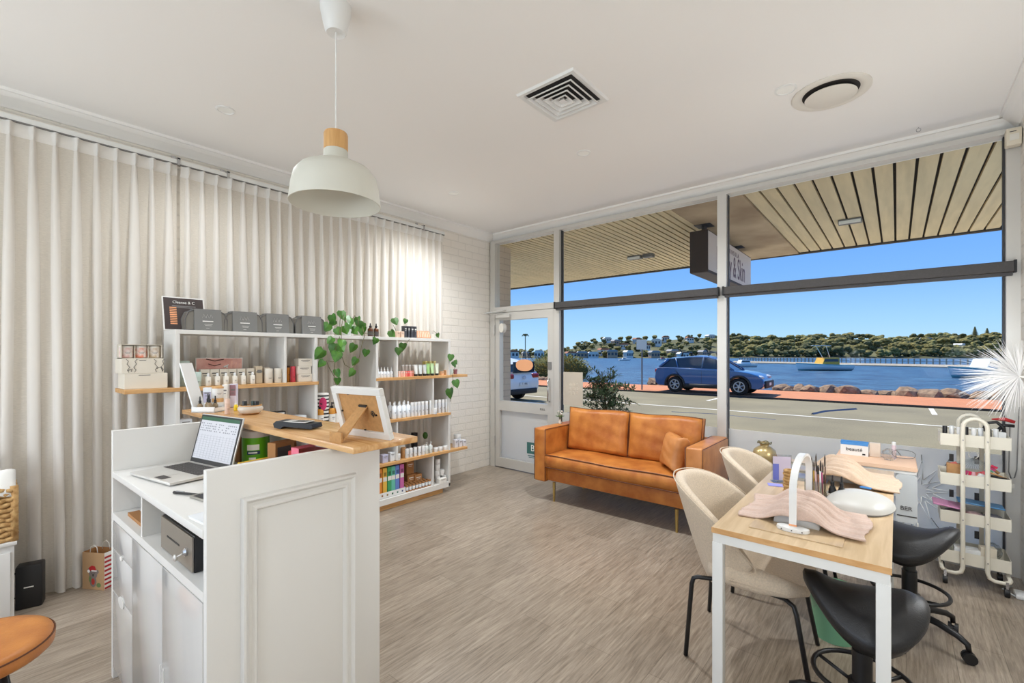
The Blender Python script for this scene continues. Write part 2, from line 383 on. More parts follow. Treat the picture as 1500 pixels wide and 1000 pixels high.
mat('sticker_teal', (60, 108, 104), .6)
st = MB().box(.60, .74, L_-.006, L_-.0045, .235, .375).obj('logo_sticker', 'sticker_teal', d)
text('PULL', .035, 'dark_print', d, (.87, L_-.047, .80), (PI/2, 0, 0))
text('B', .11, 'paper', st, (.69, L_-.008, .305), (PI/2, 0, 0), 'monogram', .0008)
MB().box(.615, .725, L_-.0058, L_-.0046, .205, .216).box(.63, .71, L_-.0058, L_-.0046, .186, .194).obj('sticker_print', 'sticker_teal', d)
# roller blinds
def blind(x0, x1, lab):
    t = thing('roller_blind', lab, 'roller blind', ((x0+x1)/2, L_-.07, 1.99)); w = x1-x0
    MB().box(-w/2, w/2, -.035, .0, 0, .072, .008).obj('cassette', 'blind_grey', t)
    MB().box(-w/2+.01, w/2-.01, -.02, .012, -.022, -.002).obj('bottom_bar', 'alu_dark', t)
    for s in (-1, 1): MB().box(s*w/2-.006, s*w/2+.006, -.04, .005, -.005, .076).obj('end_cap', 'black', t)
    return t
blind(1.08, 2.872, 'dark grey rolled up blind over the glass behind the sofa')
blind(2.915, 4.69, 'dark grey rolled up blind over the right pane above the nail table')
# ================================================================ CURTAINS
RX = .12
def curtain(y0, y1, label, phase=0, hem_lift=0.0, bulge=None, z1=2.826):
    """pinch pleated sheer: flat header, pinched pleats that open into doubled folds towards the hem"""
    t = thing('sheer_curtain', label, 'curtain', (0, 0, 0), 0, None)
    pit = .0945; n = max(2, round((y1-y0)/pit)); pit = (y1-y0)/n
    us = (-1, -.72, -.5, -.36, -.26, -.18, -.10, 0, .10, .18, .26, .36, .5, .72); seg = len(us)
    zs = [0.0+hem_lift, .1, .4, .8, 1.2, 1.6, 2.0, 2.3, 2.5, 2.62, 2.70, 2.735, 2.755, 2.775, 2.80, z1]
    rnd = random.Random(int(phase*100)+3)
    amp = [rnd.uniform(.7, 1.3) for _ in range(n+1)]; wid = [rnd.uniform(.6, 1.45) for _ in range(n+1)]; dr = [rnd.uniform(-.35, .35) for _ in range(n+1)]
    wide = [rnd.random() < .14 for _ in range(n+1)]
    def half(k, z):
        k = min(k, n-1); h = max(0, min(1, (2.755-z)/.75)); g = max(0, min(1, (2.2-z)/2.2))
        return min(.86, (.10+.42*h**.6*wid[k])*(1.0+(.7*g if wide[k] else 0)))
    def pt(i, z):
        k = min(i//seg, n); u = us[i % seg] if i < n*seg else -1; g = max(0, min(1, (2.4-z)/2.4)); kk = min(k, n-1)
        hw_ = half(k, z); a = amp[kk]
        if z > 2.755: w_ = .10+.22*(z-2.755)/.08; x = RX+.026*a*math.exp(-(u/w_)**2); y = y0+(k+(u+1)/2)*pit
        else:
            h = max(0, min(1, (2.755-z)/.9)); q = abs(u)/.26
            # remap: |u| <= .26 is the fold face, the rest is the flat cloth between folds
            v_ = (abs(u)/.26)*hw_ if abs(u) <= .26 else hw_+(abs(u)-.26)/.74*(1-hw_)
            v_ = math.copysign(min(v_, 1), u) if u else 0
            face = 1 if abs(u) <= .19 else (.55 if abs(u) <= .27 else 0)
            x = RX-.016+(.022+.020*h)*a*face*(1+.25*(1-min(1, q))) + .006*g*math.sin(k*1.7+2*u+phase)
            y = y0+(k+(v_+1)/2)*pit+dr[kk]*pit*g*(1-abs(u))
        if bulge: x += bulge(y, z)
        return (x, y, z)
    def build(zl, name, m, m2=None):
        mb = MB(); g = [[mb._v(pt(i, z)) for z in zl] for i in range(n*seg+1)]
        for i in range(len(g)-1):
            dbl = 3 <= (i % seg) <= 10
            for j in range(len(zl)-1):
                f = mb._f((g[i][j], g[i+1][j], g[i+1][j+1], g[i][j+1]))
                if f and dbl and m2: f.material_index = 1
        o = mb.obj(name, m, t, True)
        if m2: o.data.materials.append(MATS[m2])
        return o
    build([z for z in zs if z < 2.76], 'drape', 'sheer', 'sheer_double'); build([2.75, 2.775, 2.80, z1], 'header', 'sheer_hem')
    return t
def bulge_left(y, z):
    lo = max(0, min(1, (2.3-z)/2.3))
    return lo*.08*math.exp(-((y-.36)/.12)**2)
curtain(-1.45, .955, 'sheer cream pleated curtain hanging left of the shelving, front side of the room', 1, .004, bulge_left)
curtain(.975, 3.49, 'sheer cream pleated curtain hanging behind the shelving', 2.3, .004)
rail = thing('curtain_rail', 'white curtain rail with small metal brackets above the sheer curtains', 'curtain rail', (0, 0, 2.826))
MB().box(RX-.014, RX+.014, -1.5, 3.5, .008, .038).obj('track', 'white_metal', rail)
MB().box(RX-.018, RX+.016, -1.5, 3.5, .001, .007).obj('groove', 'grey_print', rail)
for y in (-.6, .96, 1.28, 2.2, 3.2):
    MB().box(.0, RX+.02, y-.012, y+.012, .04, .052).box(.0, .008, y-.014, y+.014, .02, .1).box(RX+.006, RX+.02, y-.008, y+.008, .0, .05).obj('bracket', 'chrome', rail)
# ================================================================ RECEPTION DESK
DA = math.radians(1.9)
desk = thing('reception_desk', 'white reception counter with panelled end and cubby cabinet', 'reception desk', (1.394, .403, 0), DA)
W = 1.165
MB().box(0, .028, 0, .66, 0, 1.11, .002).obj('side_panel', 'white_paint', desk, 30)
pn = MB().box(W-.026, W, 0, .60, 0, 1.11, .002)
def frame_mould(mb, y0, y1, z0, z1, x):
    P = [(0, 0), (0, .010), (.004, .017), (.010, .019), (.016, .014), (.020, .008), (.030, .007), (.036, .012), (.042, .012), (.048, .006), (.050, 0)]   # inset, height
    R_ = [[mb._v((x+h, y, z)) for y, z in ((y0+t, z0+t), (y1-t, z0+t), (y1-t, z1-t), (y0+t, z1-t))] for t, h in P]
    for a, b_ in zip(R_, R_[1:]):
        for k in range(4): mb._f((a[k], a[(k+1) % 4], b_[(k+1) % 4], b_[k]))
pp = pn.obj('side_panel', 'white_paint', desk, 30)
mb = MB(); frame_mould(mb, .092, .488, .15, 1.008, W); mb.obj('panel_moulding', 'white_paint', pp, 30)
MB().box(.028, W-.026, .575, .60, 0, 1.11).obj('front_panel', 'white_paint', desk)
MB().box(.028, W-.026, -.002, .575, .903, .93, .003).obj('worktop', 'white_paint', desk, 30)
cb = MB().box(.028, W-.026, 0, .57, .715, .745).box(.46, .478, .004, .56, .745, .903).box(.028, W-.026, .55, .575, .05, .903).box(.028, W-.026, 0.03, .55, .0, .05).box(.355, .365, .004, .55, .05, .715)
cb.obj('cabinet_carcass', 'white_paint', desk)
def notch(mb, x, z, w, h, y):
    mb.prism([(x+w*math.cos(a)*(1 if abs(math.cos(a)) > .3 else 1), z+h*math.sin(a)) for a in [i*PI/6 for i in range(12)]], 'y', y-.001, y+.003)
for z0, z1, nw in ((.590, .71, 0), (.402, .586, .018), (.055, .398, .045)):
    d_ = MB().box(.032, .352, -.001, .012, z0, z1, .002).obj('drawer', 'white_gloss', desk, 30)
    
    if nw: nb = MB(); notch(nb, .19, z1-.002, nw, nw*.5, -.0035); nb.obj('finger_pull', 'white_paint', d_)
for x0, x1, px_ in ((.358, .745, .73), (.749, W-.03, .765)):
    d_ = MB().box(x0, x1, -.001, .012, .055, .71, .002).obj('door', 'white_gloss', desk, 30)
    MB().box(px_-.004, px_+.004, -.003, .0, .20, .36).obj('handle_slot', 'white_paint', d_)
bt = MB().box(-.44, 1.305, .393, .675, 1.11, 1.134, .003).obj('bar_top', 'pine_top', desk, 30); bt['label'] = 'clear varnished pine bar top'
# ================================================================ SHELVING UNIT (against the curtain)
SX0, SX1 = .19, .475
sh = thing('shelving_unit', 'white open shelving unit with oak shelves full of skincare products', 'shelving unit', (0, 0, 0))
def sp(n, m, *b):
    mb = MB()
    for q in b: mb.box(*q, .0015, 1)
    return mb.obj(n, m, sh, 30)
sp('top_board', 'white_paint', (SX0, SX1, .86, 3.28, 1.592, 1.62))
for y, z0, z1 in ((.86, .05, 1.592), (1.80, .05, 1.592), (2.372, .06, 1.592), (3.255, .06, 1.592)): sp('side_panel', 'white_paint', (SX0, SX1, y, y+.025, z0, z1))
for y, z0, z1 in ((1.56, 1.235, 1.592), (2.60, 1.24, 1.592), (3.04, .845, 1.212), (3.04, .1, .415), (2.60, .445, .815)):
    sp('divider', 'white_paint', (SX0, SX1-.004, y, y+.018, z0, z1))
OK_ = ((.60, 1.835, 1.208, 1.235), (2.374, 3.53, 1.212, 1.239), (1.835, 3.285, .815, .842), (.86, 1.80, .815, .842), (2.0, 3.53, .415, .442))
for y0, y1, z0, z1 in OK_: sp('shelf', 'oak', (SX0+.005, SX1+.003, y0, y1, z0, z1))
sp('base_board', 'white_paint', (SX0, SX1, .86, 3.28, .055, .095)); sp('plinth', 'oak', (SX0+.02, SX1-.03, .88, 3.2, 0, .055))
for y0, y1 in ((.885, 1.8), (2.397, 3.255)): sp('base_board', 'white_paint', (SX0, SX1, y0, y1, .095, .11))
# ================================================================ SOFA
so = thing('sofa', 'tan leather two seat sofa with slim brass legs in front of the window', 'sofa', (2.128, 3.66, 0))
def cushion(name, m, w, d, h, parent, loc, rot=(0, 0, 0), puff=.03, seed=1, pipe=None, crown=1.0, ear=0):
    """pillow box: rounded slab w (x) d (y thickness) h (z) with puffed faces and wrinkles"""
    rnd = random.Random(seed); ph = [rnd.uniform(0, 6) for _ in range(6)]
    N = 18
    def f(side):
        def g(u, v):
            x = (u-.5)*w; z = v*h; a = 1-abs(2*u-1)**3.2; b_ = 1-abs(2*v-1)**3.2
            k = (max(0, a)*max(0, b_))**.5*crown
            t_ = d/2*(.55+.45*min(1, k*2.5))+puff*k+.003*math.sin(9*u+ph[0]+3*v)*k+.002*math.sin(23*v+ph[1]+8*u)*k
            sx = 1-(.02+ear)*(1-(2*v-1)**2)*1.0; zz = h*.5+(z-h*.5)*(1-ear*(1-(2*u-1)**2))+.006*math.sin(7*u+ph[2])*(1 if v > .5 else .3)
            return (x*sx, side*t_, zz)
        return g
    mb = MB(); A = [[mb._v(f(1)(i/N, j/N)) for j in range(N+1)] for i in range(N+1)]; B = [[mb._v(f(-1)(i/N, j/N)) for j in range(N+1)] for i in range(N+1)]
    for i in range(N):
        for j in range(N):
            mb._f((A[i][j], A[i+1][j], A[i+1][j+1], A[i][j+1])); mb._f((B[i][j+1], B[i+1][j+1], B[i+1][j], B[i][j]))
    rim = [(i, 0) for i in range(N)]+[(N, j) for j in range(N)]+[(i, N) for i in range(N, 0, -1)]+[(0, j) for j in range(N, 0, -1)]
    for q in range(len(rim)):
        i, j = rim[q]; k, l = rim[(q+1) % len(rim)]; mb._f((A[i][j], A[k][l], B[k][l], B[i][j]))
    pf = [tuple(A[i][j].co) for i, j in rim]; pb = [tuple(B[i][j].co) for i, j in rim]
    o = mb.obj(name, m, parent, True); o.location = loc; o.rotation_euler = rot
    if pipe:
        MB().tube(pf, .0035, 6, True).tube(pb, .0035, 6, True).obj('piping', pipe, o, True)
    return o
hw = .8275
MB().box(-hw+.13, hw-.13, .03, .68, .205, .34, .012, 3).obj('base_frame', 'tan_leather', so, True)
for s in (-1, 1):
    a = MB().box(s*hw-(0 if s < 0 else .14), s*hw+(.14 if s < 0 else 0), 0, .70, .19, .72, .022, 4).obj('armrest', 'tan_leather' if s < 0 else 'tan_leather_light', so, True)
    xi = s*(hw-.139); xo = s*(hw-.003)
    MB().tube([(xi, .004, .2), (xi, .004, .712), (xi, .69, .712)], .004, 6).tube([(xo, .004, .2), (xo, .004, .712), (xo, .69, .712)], .003, 6).obj('piping', 'brown_seam', a, True)
bk = MB().box(-hw+.13, hw-.13, .60, .70, .205, .70, .02, 3).obj('back_frame', 'tan_leather', so, True)
# seat cushion: one long slab, slightly crowned
def seatfn(u, v): return None
mb = MB(); N1, N2 = 30, 14; sw = hw-.142
def top_(u, v): 
    k = (1-abs(2*u-1)**6)*(1-abs(2*v-1)**6)
    return ((u*2-1)*sw, .0+v*.60, .462+.018*k-.010*math.exp(-((u-.5)/.12)**2)+.002*math.sin(17*u+5*v))
A = [[mb._v(top_(i/N1, j/N2)) for j in range(N2+1)] for i in range(N1+1)]
Bq = [[mb._v((top_(i/N1, j/N2)[0], top_(i/N1, j/N2)[1], .338+.018*(1-(2*i/N1-1)**2)*0)) for j in range(N2+1)] for i in range(N1+1)]
Mq = [[mb._v((top_(i/N1, j/N2)[0]*1.002, top_(i/N1, j/N2)[1]-(.014 if j == 0 else 0), .40)) for j in range(N2+1)] for i in range(N1+1)]
for i in range(N1):
    for j in range(N2): mb._f((A[i][j], A[i+1][j], A[i+1][j+1], A[i][j+1])); mb._f((Bq[i][j+1], Bq[i+1][j+1], Bq[i+1][j], Bq[i][j]))
rim = [(i, 0) for i in range(N1)]+[(N1, j) for j in range(N2)]+[(i, N2) for i in range(N1, 0, -1)]+[(0, j) for j in range(N2, 0, -1)]
for q in range(len(rim)):
    i, j = rim[q]; k, l = rim[(q+1) % len(rim)]; mb._f((A[i][j], A[k][l], Mq[k][l], Mq[i][j])); mb._f((Mq[i][j], Mq[k][l], Bq[k][l], Bq[i][j]))
front = [tuple(A[i][0].co) for i in range(N1+1)]; fb = [tuple(Bq[i][0].co) for i in range(N1+1)]
for row in Mq:
    for v in row[1:-1]:
        if not v.link_faces: mb.b.verts.remove(v)
sc_ = mb.obj('seat_cushion', 'tan_leather', so, True)
MB().tube(front, .005, 6).tube([(x, y-.003, z+.004) for x, y, z in fb], .005, 6).obj('piping', 'brown_seam', sc_, True)
for s in (-1, 1):
    cushion('back_cushion', 'tan_leather', .685, .13, .43, so, (s*.343, .43, .465), (-.13, 0, 0), .035, 5+s, 'brown_seam')
for x in (-.62, .60):
    for y in (.06, .62): MB().lathe([(.011, 0), (.015, .19)], (x, y, 0.0), 14).obj('leg', 'brass', so, 40)
cu = cushion('throw_cushion', 'tan_leather_light', .32, .07, .30, None, (2.63, 3.83, .482), (-.24, .0, math.radians(-48)), .045, 11, None, 1.0, .10)
tag(cu, 'small tan leather scatter cushion leaning on the right arm of the sofa', 'cushion')
# ================================================================ DINING-STYLE CHAIRS
def chair(label, loc, rz):
    t = thing('upholstered_chair', label, 'chair', loc, rz, 'cream chairs at the nail table')
    # backrest: curved shell around the back (-x), faces +x
    def sh_(r_off):
        def g(u, v):
            e = abs(2*u-1); a = math.radians((-1+2*u)*(34+72*min(1, v*1.15)**.8))
            top = .83-.30*e**2.4; bot = .335
            z = bot+(top-bot)*v
            r = .125+.155*v**.8*(1-.3*e)+r_off
            return (-math.cos(a)*r*1.04-.01*v, math.sin(a)*r*1.10, z)
        return g
    mb = MB(); NU, NV = 32, 12
    A = [[mb._v(sh_(0)(i/NU, j/NV)) for j in range(NV+1)] for i in range(NU+1)]; Bm = [[mb._v(sh_(.05)(i/NU, j/NV)) for j in range(NV+1)] for i in range(NU+1)]
    for i in range(NU):
        for j in range(NV): mb._f((A[i][j], A[i+1][j], A[i+1][j+1], A[i][j+1])); mb._f((Bm[i][j+1], Bm[i+1][j+1], Bm[i+1][j], Bm[i][j]))
    rim = [(i, 0) for i in range(NU)]+[(NU, j) for j in range(NV)]+[(i, NV) for i in range(NU, 0, -1)]+[(0, j) for j in range(NV, 0, -1)]
    for q in range(len(rim)):
        i, j = rim[q]; k, l = rim[(q+1) % len(rim)]; mb._f((A[i][j], A[k][l], Bm[k][l], Bm[i][j]))
    b_ = mb.obj('backrest', 'cream_fabric', t, True, sub=1)
    MB().tube([sh_(.051)(u, v) for u, v in [(0, k/8) for k in range(1, 9)]+[(i/NU, .995) for i in range(1, NU)]+[(1, k/8) for k in range(8, 0, -1)]], .003, 6).obj('seam', 'cream_fabric', b_, True)
    for sy in (-1, 1):
        rl = MB().tube([(-.12, sy*.13, .43), (-.10, sy*.195, .445), (-.02, sy*.24, .462), (.08, sy*.245, .455), (.18, sy*.215, .44), (.255, sy*.16, .425)], [.03, .05, .058, .052, .038, .018], 14).obj('side_roll', 'cream_fabric', t, True)
        MB().tube([(-.13, sy*.18, .42), (-.03, sy*.298, .452), (.08, sy*.297, .45), (.19, sy*.25, .43), (.26, sy*.165, .42)], .003, 6).obj('seam', 'cream_fabric', rl, True)
    # seat pad with a rolled near side
    def st(u, v):
        a = 2*PI*u; ca, sa = math.cos(a), math.sin(a)
        rx = .245*(abs(ca)**1.0*.0+1); k = [(.0, .482), (.55, .484), (.85, .478), (.97, .455), (1.0, .425), (.93, .392), (.6, .380), (0, .378)][v]
        R_ = k[0]
        f = (abs(ca)**3+abs(sa)**3)**(-1/3)
        return (.065+.215*R_*ca*f, .245*R_*sa*f, k[1])
    mb = MB(); n = 32; rings = [[mb._v(st(i/n, v)) for i in range(n)] if 0 < v < 7 else [mb._v(st(0, v))] for v in range(8)]
    for a, b__ in zip(rings, rings[1:]):
        for i in range(n):
            j = (i+1) % n
            if len(a) == 1: mb._f((a[0], b__[i], b__[j]))
            elif len(b__) == 1: mb._f((a[i], b__[0], a[j]))
            else: mb._f((a[i], b__[i], b__[j], a[j]))
    s_ = mb.obj('seat', 'cream_fabric', t, True, sub=1)
    MB().tube([st(i/40, 4) for i in range(40)], .004, 6, True).obj('seam', 'cream_fabric', s_, True)
    for sx in (-1, 1):
        for sy in (-1, 1):
            x0, y0 = .02+sx*.15, sy*.17; x1, y1 = .02+sx*.255, sy*.235
            pth = [(x0*.5, y0*.9, .375), (x0, y0, .375), (x0+(x1-x0)*.35, y0+(y1-y0)*.35, .362), (x0+(x1-x0)*.45, y0+(y1-y0)*.45, .33), (x1, y1, .004)] if sx > 0 else [(-.04, y0*.9, .375), (-.13, sy*.19, .385), (-.185, sy*.212, .386), (-.203, sy*.216, .378), (-.211, sy*.219, .35), (x1, y1, .004)]
            MB().tube(pth, .0105, 8).obj('leg', 'black_metal', t, True)
    return t
ch = chair('cream boucle chair nearest the camera, tucked under the nail table', (3.545, 2.47, 0), math.radians(4))
dup(ch, (3.56, 3.24, 0), math.radians(3), 'cream boucle chair further back, between the sofa arm and the nail table', 'cream chairs at the nail table')
# ================================================================ NAIL TABLE
tb = thing('nail_table', 'long light oak manicure table with square white metal legs', 'table', (3.81, 2.76, 0))
tx, ty = .283, .815
o = MB().box(-tx, tx, -ty, ty, .728, .75, .002).obj('tabletop', 'table_oak', tb, 30)
MB().box(-tx+.0, tx-.0, -ty-.0012, -ty+.0006, .728, .7495).obj('edge_band', 'table_edge', o)
MB().box(-tx+.03, tx-.03, -ty+.004, -ty+.03, .69, .727).box(-tx+.03, tx-.03, ty-.03, ty-.004, .69, .727).box(-tx+.004, -tx+.03, -ty+.004, ty-.004, .69, .727).box(tx-.03, tx-.004, -ty+.004, ty-.004, .69, .727).obj('apron', 'white_metal', tb)
for sx in (-1, 1):
    for sy in (-1, 1):
        x, y = sx*(tx-.022), sy*(ty-.022); MB().box(x-.02, x+.02, y-.02, y+.02, 0, .69, .002).obj('leg', 'white_metal', tb, 30)
# ================================================================ SADDLE STOOLS
def saddle(label, loc, rz, h):
    t = thing('saddle_stool', label, 'stool', loc, rz, 'black saddle stools at the nail table')
    mb = MB(); NR, NA = 12, 40
    def top(r, a):
        x, y = r*math.cos(a), r*math.sin(a)
        L_x = .185; wy = .19-.055*max(0, -math.cos(a))**1.3
        X = x*L_x; Y = y*wy
        z = h+.05*abs(x)**2.2*(1.5 if x < 0 else .9)-.055*abs(y)**2.0-.03*max(0, r-.8)/.2
        return (X, Y, z)
    rings = []
    for k in range(1, NR+1): rings.append([mb._v(top(k/NR, 2*PI*i/NA)) for i in range(NA)])
    for q, (s, dz) in enumerate(((1.03, .012), (1.02, .035), (.93, .062), (.6, .085))):
        rings.append([mb._v((top(1, 2*PI*i/NA)[0]*s, top(1, 2*PI*i/NA)[1]*s, (top(1, 2*PI*i/NA)[2]-dz) if q < 3 else h-.10)) for i in range(NA)])
    c = mb._v((0, 0, h))
    for i in range(NA): mb._f((c, rings[0][i], rings[0][(i+1) % NA]))
    for a, b__ in zip(rings, rings[1:]):
        for i in range(NA): mb._f((a[i], b__[i], b__[(i+1) % NA], a[(i+1) % NA]))
    mb._f(rings[-1])
    mb.obj('seat', 'black_leather', t, True)
    MB().lathe([(.032, .13), (.032, h-.22), (.026, h-.22), (.026, h-.09), (.05, h-.085)], n=18).obj('gas_lift', 'black_metal', t, 40)
    rg = MB().tube([(.155*math.cos(2*PI*i/32), .155*math.sin(2*PI*i/32), .235) for i in range(32)], .009, 8, True)
    for k in range(3): a = 2*PI*k/3+.5; rg.tube([(.03*math.cos(a), .03*math.sin(a), .20), (.155*math.cos(a), .155*math.sin(a), .235)], .007, 8)
    rg.lathe([(.045, .185), (.045, .215)], n=16).obj('foot_ring', 'black_metal', t, True)
    for k in range(5):
        a = 2*PI*k/5+.3; ca, sa = math.cos(a), math.sin(a)
        lg = MB().tube([(.02*ca, .02*sa, .13), (.12*ca, .12*sa, .125), (.2*ca, .2*sa, .105), (.235*ca, .235*sa, .085), (.24*ca, .24*sa, .055)], [.02, .017, .015, .013, .010], 8).obj('leg', 'black_metal', t, True)
        cm = MB(); cm.xf(Matrix.Translation((.24*ca, .24*sa, .028)) @ Matrix.Rotation(a+.7, 4, 'Z') @ Matrix.Rotation(PI/2, 4, 'X'))
        cm.lathe([(.01, -.02), (.026, -.02), (.027, -.006), (.012, -.005), (.012, .005), (.027, .006), (.026, .02), (.01, .02)], n=16).obj('caster', 'black', lg, 40)
    return t
s1 = saddle('black saddle stool nearest the camera, behind the white table leg', (4.005, 2.17, 0), math.radians(12), .555)
dup(s1, (4.155, 3.14, 0), math.radians(170), 'black saddle stool further back, half hidden behind the table corner', 'black saddle stools at the nail table')
# ================================================================ SIDE DESK BEYOND THE TABLE
sd = thing('side_desk', 'small white desk with padded peach edge on wire hairpin legs near the trolley', 'desk', (4.0, 3.98, 0))
mat('pad_peach', (238, 200, 170), .7); mat('desk_grey', (206, 210, 212), .4)
MB().box(-.22, .20, -.2, .22, .70, .7235, .004).obj('tabletop', 'white_plastic', sd, 30)
def rr(x0, x1, z0, z1, r):
    P = []
    for cx, cz, a0 in ((x1-r, z1-r, 0), (x0+r, z1-r, 90), (x0+r, z0+r, 180), (x1-r, z0+r, 270)):
        for k in range(5): a = math.radians(a0+22.5*k); P.append((cx+r*math.cos(a), cz+r*math.sin(a)))
    return P
MB().prism([(x, z) for x, z in rr(-.225, .205, .724, .748, .010)], 'y', -.21, .20).obj('padded_edge', 'pad_peach', sd, 30)
pan = MB().prism(rr(.10, .203, .40, .70, .02), 'y', -.21, .20).obj('drawer_box', 'desk_grey', sd, 30)
MB().box(.105, .2, -.212, -.2105, .44, .446).obj('shadow_gap', 'dark_print', pan)
text('BER', .035, 'dark_print', pan, (.15, -.2115, .49), (PI/2, 0, 0))
for x in (-.19, .17):
    for y in (-.16, .17):
        MB().tube([(x-.035, y, .70 if x < 0 else .40), (x-.012, y, .02), (x, y, .006), (x+.012, y, .02), (x+.035, y, .70 if x < 0 else .40)], .0045, 8).obj('leg', 'white_metal', sd, True)
# ================================================================ PENDANT
pe = thing('pendant_lamp', 'white dome pendant lamp with a pale wooden cap', 'pendant lamp', (2.165, 1.06, 3.03))
MB().lathe([(.068, 0), (.066, -.03), (.048, -.115), (.040, -.125), (.03, -.120), (.01, -.118)], n=28).obj('ceiling_rose', 'white_plastic', pe, 40)
MB().lathe([(.0035, -.57), (.0035, -.12)], n=8).obj('cord', 'white_plastic', pe)
MB().lathe([(.051, -.655), (.052, -.65), (.052, -.585), (.048, -.575), (.01, -.575)], n=32).obj('wooden_cap', 'bamboo', pe, 40)
mat('lamp_white', (214, 212, 200), .5)
P = [(.0, -.655), (.050, -.655), (.052, -.66), (.053, -.705), (.06, -.712), (.11, -.722), (.15, -.742), (.176, -.775), (.187, -.82), (.196, -.90), (.192, -.90), (.183, -.82), (.172, -.778), (.147, -.747), (.108, -.728), (.05, -.72), (0, -.72)]
MB().lathe(P, n=48, cap=False).obj('lamp_shade', 'lamp_white', pe, 50)
MB().lathe([(.0, -.72), (.02, -.72), (.02, -.76), (.03, -.785), (.03, -.81), (.0, -.83)], n=16, cap=False).obj('bulb', 'off_white', pe, 40)
# ================================================================ CEILING FITTINGS
v = thing('ceiling_vent', 'square white louvred air conditioning diffuser in the ceiling', 'ceiling vent', (2.545, 2.33, H))
mb = MB()
def sqring(mb, r0, z0, r1, z1, th=.003):
    c0 = [(-r0, -r0, z0), (r0, -r0, z0), (r0, r0, z0), (-r0, r0, z0)]; c1 = [(-r1, -r1, z1), (r1, -r1, z1), (r1, r1, z1), (-r1, r1, z1)]
    for k in range(4):
        l = (k+1) % 4; a, b_, c, d_ = c0[k], c0[l], c1[l], c1[k]
        mb.quad(a, b_, c, d_)
        if not th: continue
        up = lambda p: (p[0], p[1], p[2]+th)
        mb.quad(up(a), up(d_), up(c), up(b_))
sqring(mb, .205, 0, .198, -.013, 0); sqring(mb, .198, -.013, .172, -.010, 0); sqring(mb, .172, -.010, .164, -.003, 0)
mb.obj('frame', 'white_plastic', v); mat('vent_dark', (52, 48, 46), .9)
MB().box(-.17, .17, -.17, .17, -.0035, -.001).obj('dark_throat', 'vent_dark', v)
for k, r in enumerate((.160, .124, .088, .052)):
    q = MB(); sqring(q, r, -.030, r-.009, -.030, 0); sqring(q, r, -.030, r-.001, -.026, 0); sqring(q, r-.009, -.030, r-.030, -.005, 0); q.obj('louvre', 'white_plastic', v)
q = MB(); q.poly([(-.020, -.020, -.030), (.020, -.020, -.030), (.020, .020, -.030), (-.020, .020, -.030)]); sqring(q, .020, -.030, .004, -.005, 0); q.obj('centre_plate', 'white_plastic', v)
v = thing('round_vent', 'round white ceiling air diffuser near the right window', 'ceiling vent', (3.80, 3.33, H))
MB().lathe([(.20, 0), (.20, -.008), (.19, -.014), (.155, -.010), (.14, 0)], n=48, cap=False).obj('frame', 'off_white', v, 40)
MB().lathe([(.0, -.003), (.15, -.003)], n=32, cap=False).obj('dark_throat', 'vent_dark', v)
MB().lathe([(.0, -.03), (.125, -.03), (.132, -.026), (.125, -.02), (.0, -.02)], n=48, cap=False).obj('disc', 'off_white', v, 40)
mat('lens', (240, 240, 236), .3)
def downlight(x, y, lab, r=.055):
    t = thing('downlight', lab, 'downlight', (x, y, H), 0, 'recessed ceiling downlights')
    MB().lathe([(r, 0), (r, -.004), (r*.82, -.007), (r*.78, -.002)], n=28, cap=False).obj('trim_ring', 'white_plastic', t, 40)
    MB().lathe([(0, -.003), (r*.8, -.003)], n=24, cap=False).obj('lens', 'lens', t); return t
downlight(.80, 1.05, 'recessed downlight above the curtains, left of the pendant lamp')
downlight(3.60, 3.12, 'recessed downlight touching the round ceiling vent', .06)
downlight(2.235, 3.08, 'recessed downlight between the square vent and the window')
downlight(.80, 3.03, 'recessed downlight nearest the brick corner')
tag(MB().tube([(4.22+.012*math.cos(a), 4.23, H-.02+.012*math.sin(a)) for a in [i*PI/6 for i in range(12)]], .0018, 6, True).tube([(4.22, 4.23, H), (4.22, 4.23, H-.008)], .002, 6).obj('ceiling_hook', 'chrome'), 'tiny metal hook ring screwed in the ceiling near the right window', 'hook')
mat('sensor', (222, 212, 192), .5)
m_ = thing('motion_sensor', 'beige motion sensor box in the top right window corner', 'sensor', (4.69, 4.34, 2.80))
MB().box(-.045, .025, -.03, .035, 0, .11, .006).obj('body', 'sensor', m_, 30); MB().box(-.03, .012, -.033, -.029, .03, .07).obj('lens', 'grey_print' if 0 else 'off_white', m_); MB().box(-.03, .0, -.0325, -.029, .085, .089).obj('slot', 'dark_print', m_)
# ================================================================ OUTSIDE
GZ = -.3
mat('concrete_path', (236, 228, 214), .85, noise=.12, nscale=3, bump=.1)
m, nt, b = newmat('asphalt'); L = nt.links.new
t = nt.nodes.new('ShaderNodeTexCoord'); n = nt.nodes.new('ShaderNodeTexNoise'); n.inputs['Scale'].default_value = 30; n.inputs['Detail'].default_value = 8; L(t.outputs['Object'], n.inputs[0])
n2 = nt.nodes.new('ShaderNodeTexNoise'); n2.inputs['Scale'].default_value = .5; n2.inputs['Detail'].default_value = 4; L(t.outputs['Object'], n2.inputs[0])
ad = nt.nodes.new('ShaderNodeMath'); ad.operation = 'ADD'; L(n.outputs['Fac'], ad.inputs[0]); L(n2.outputs['Fac'], ad.inputs[1])
r = nt.nodes.new('ShaderNodeValToRGB'); r.color_ramp.elements[0].position = .75; r.color_ramp.elements[1].position = 1.25
r.color_ramp.elements[0].color = (*lin((118, 110, 88)), 1); r.color_ramp.elements[1].color = (*lin((146, 137, 108)), 1)
hv = nt.nodes.new('ShaderNodeMath'); hv.operation = 'MULTIPLY'; hv.inputs[1].default_value = 1
L(ad.outputs[0], hv.inputs[0]); r.color_ramp.elements[0].position = .35; r.color_ramp.elements[1].position = .65
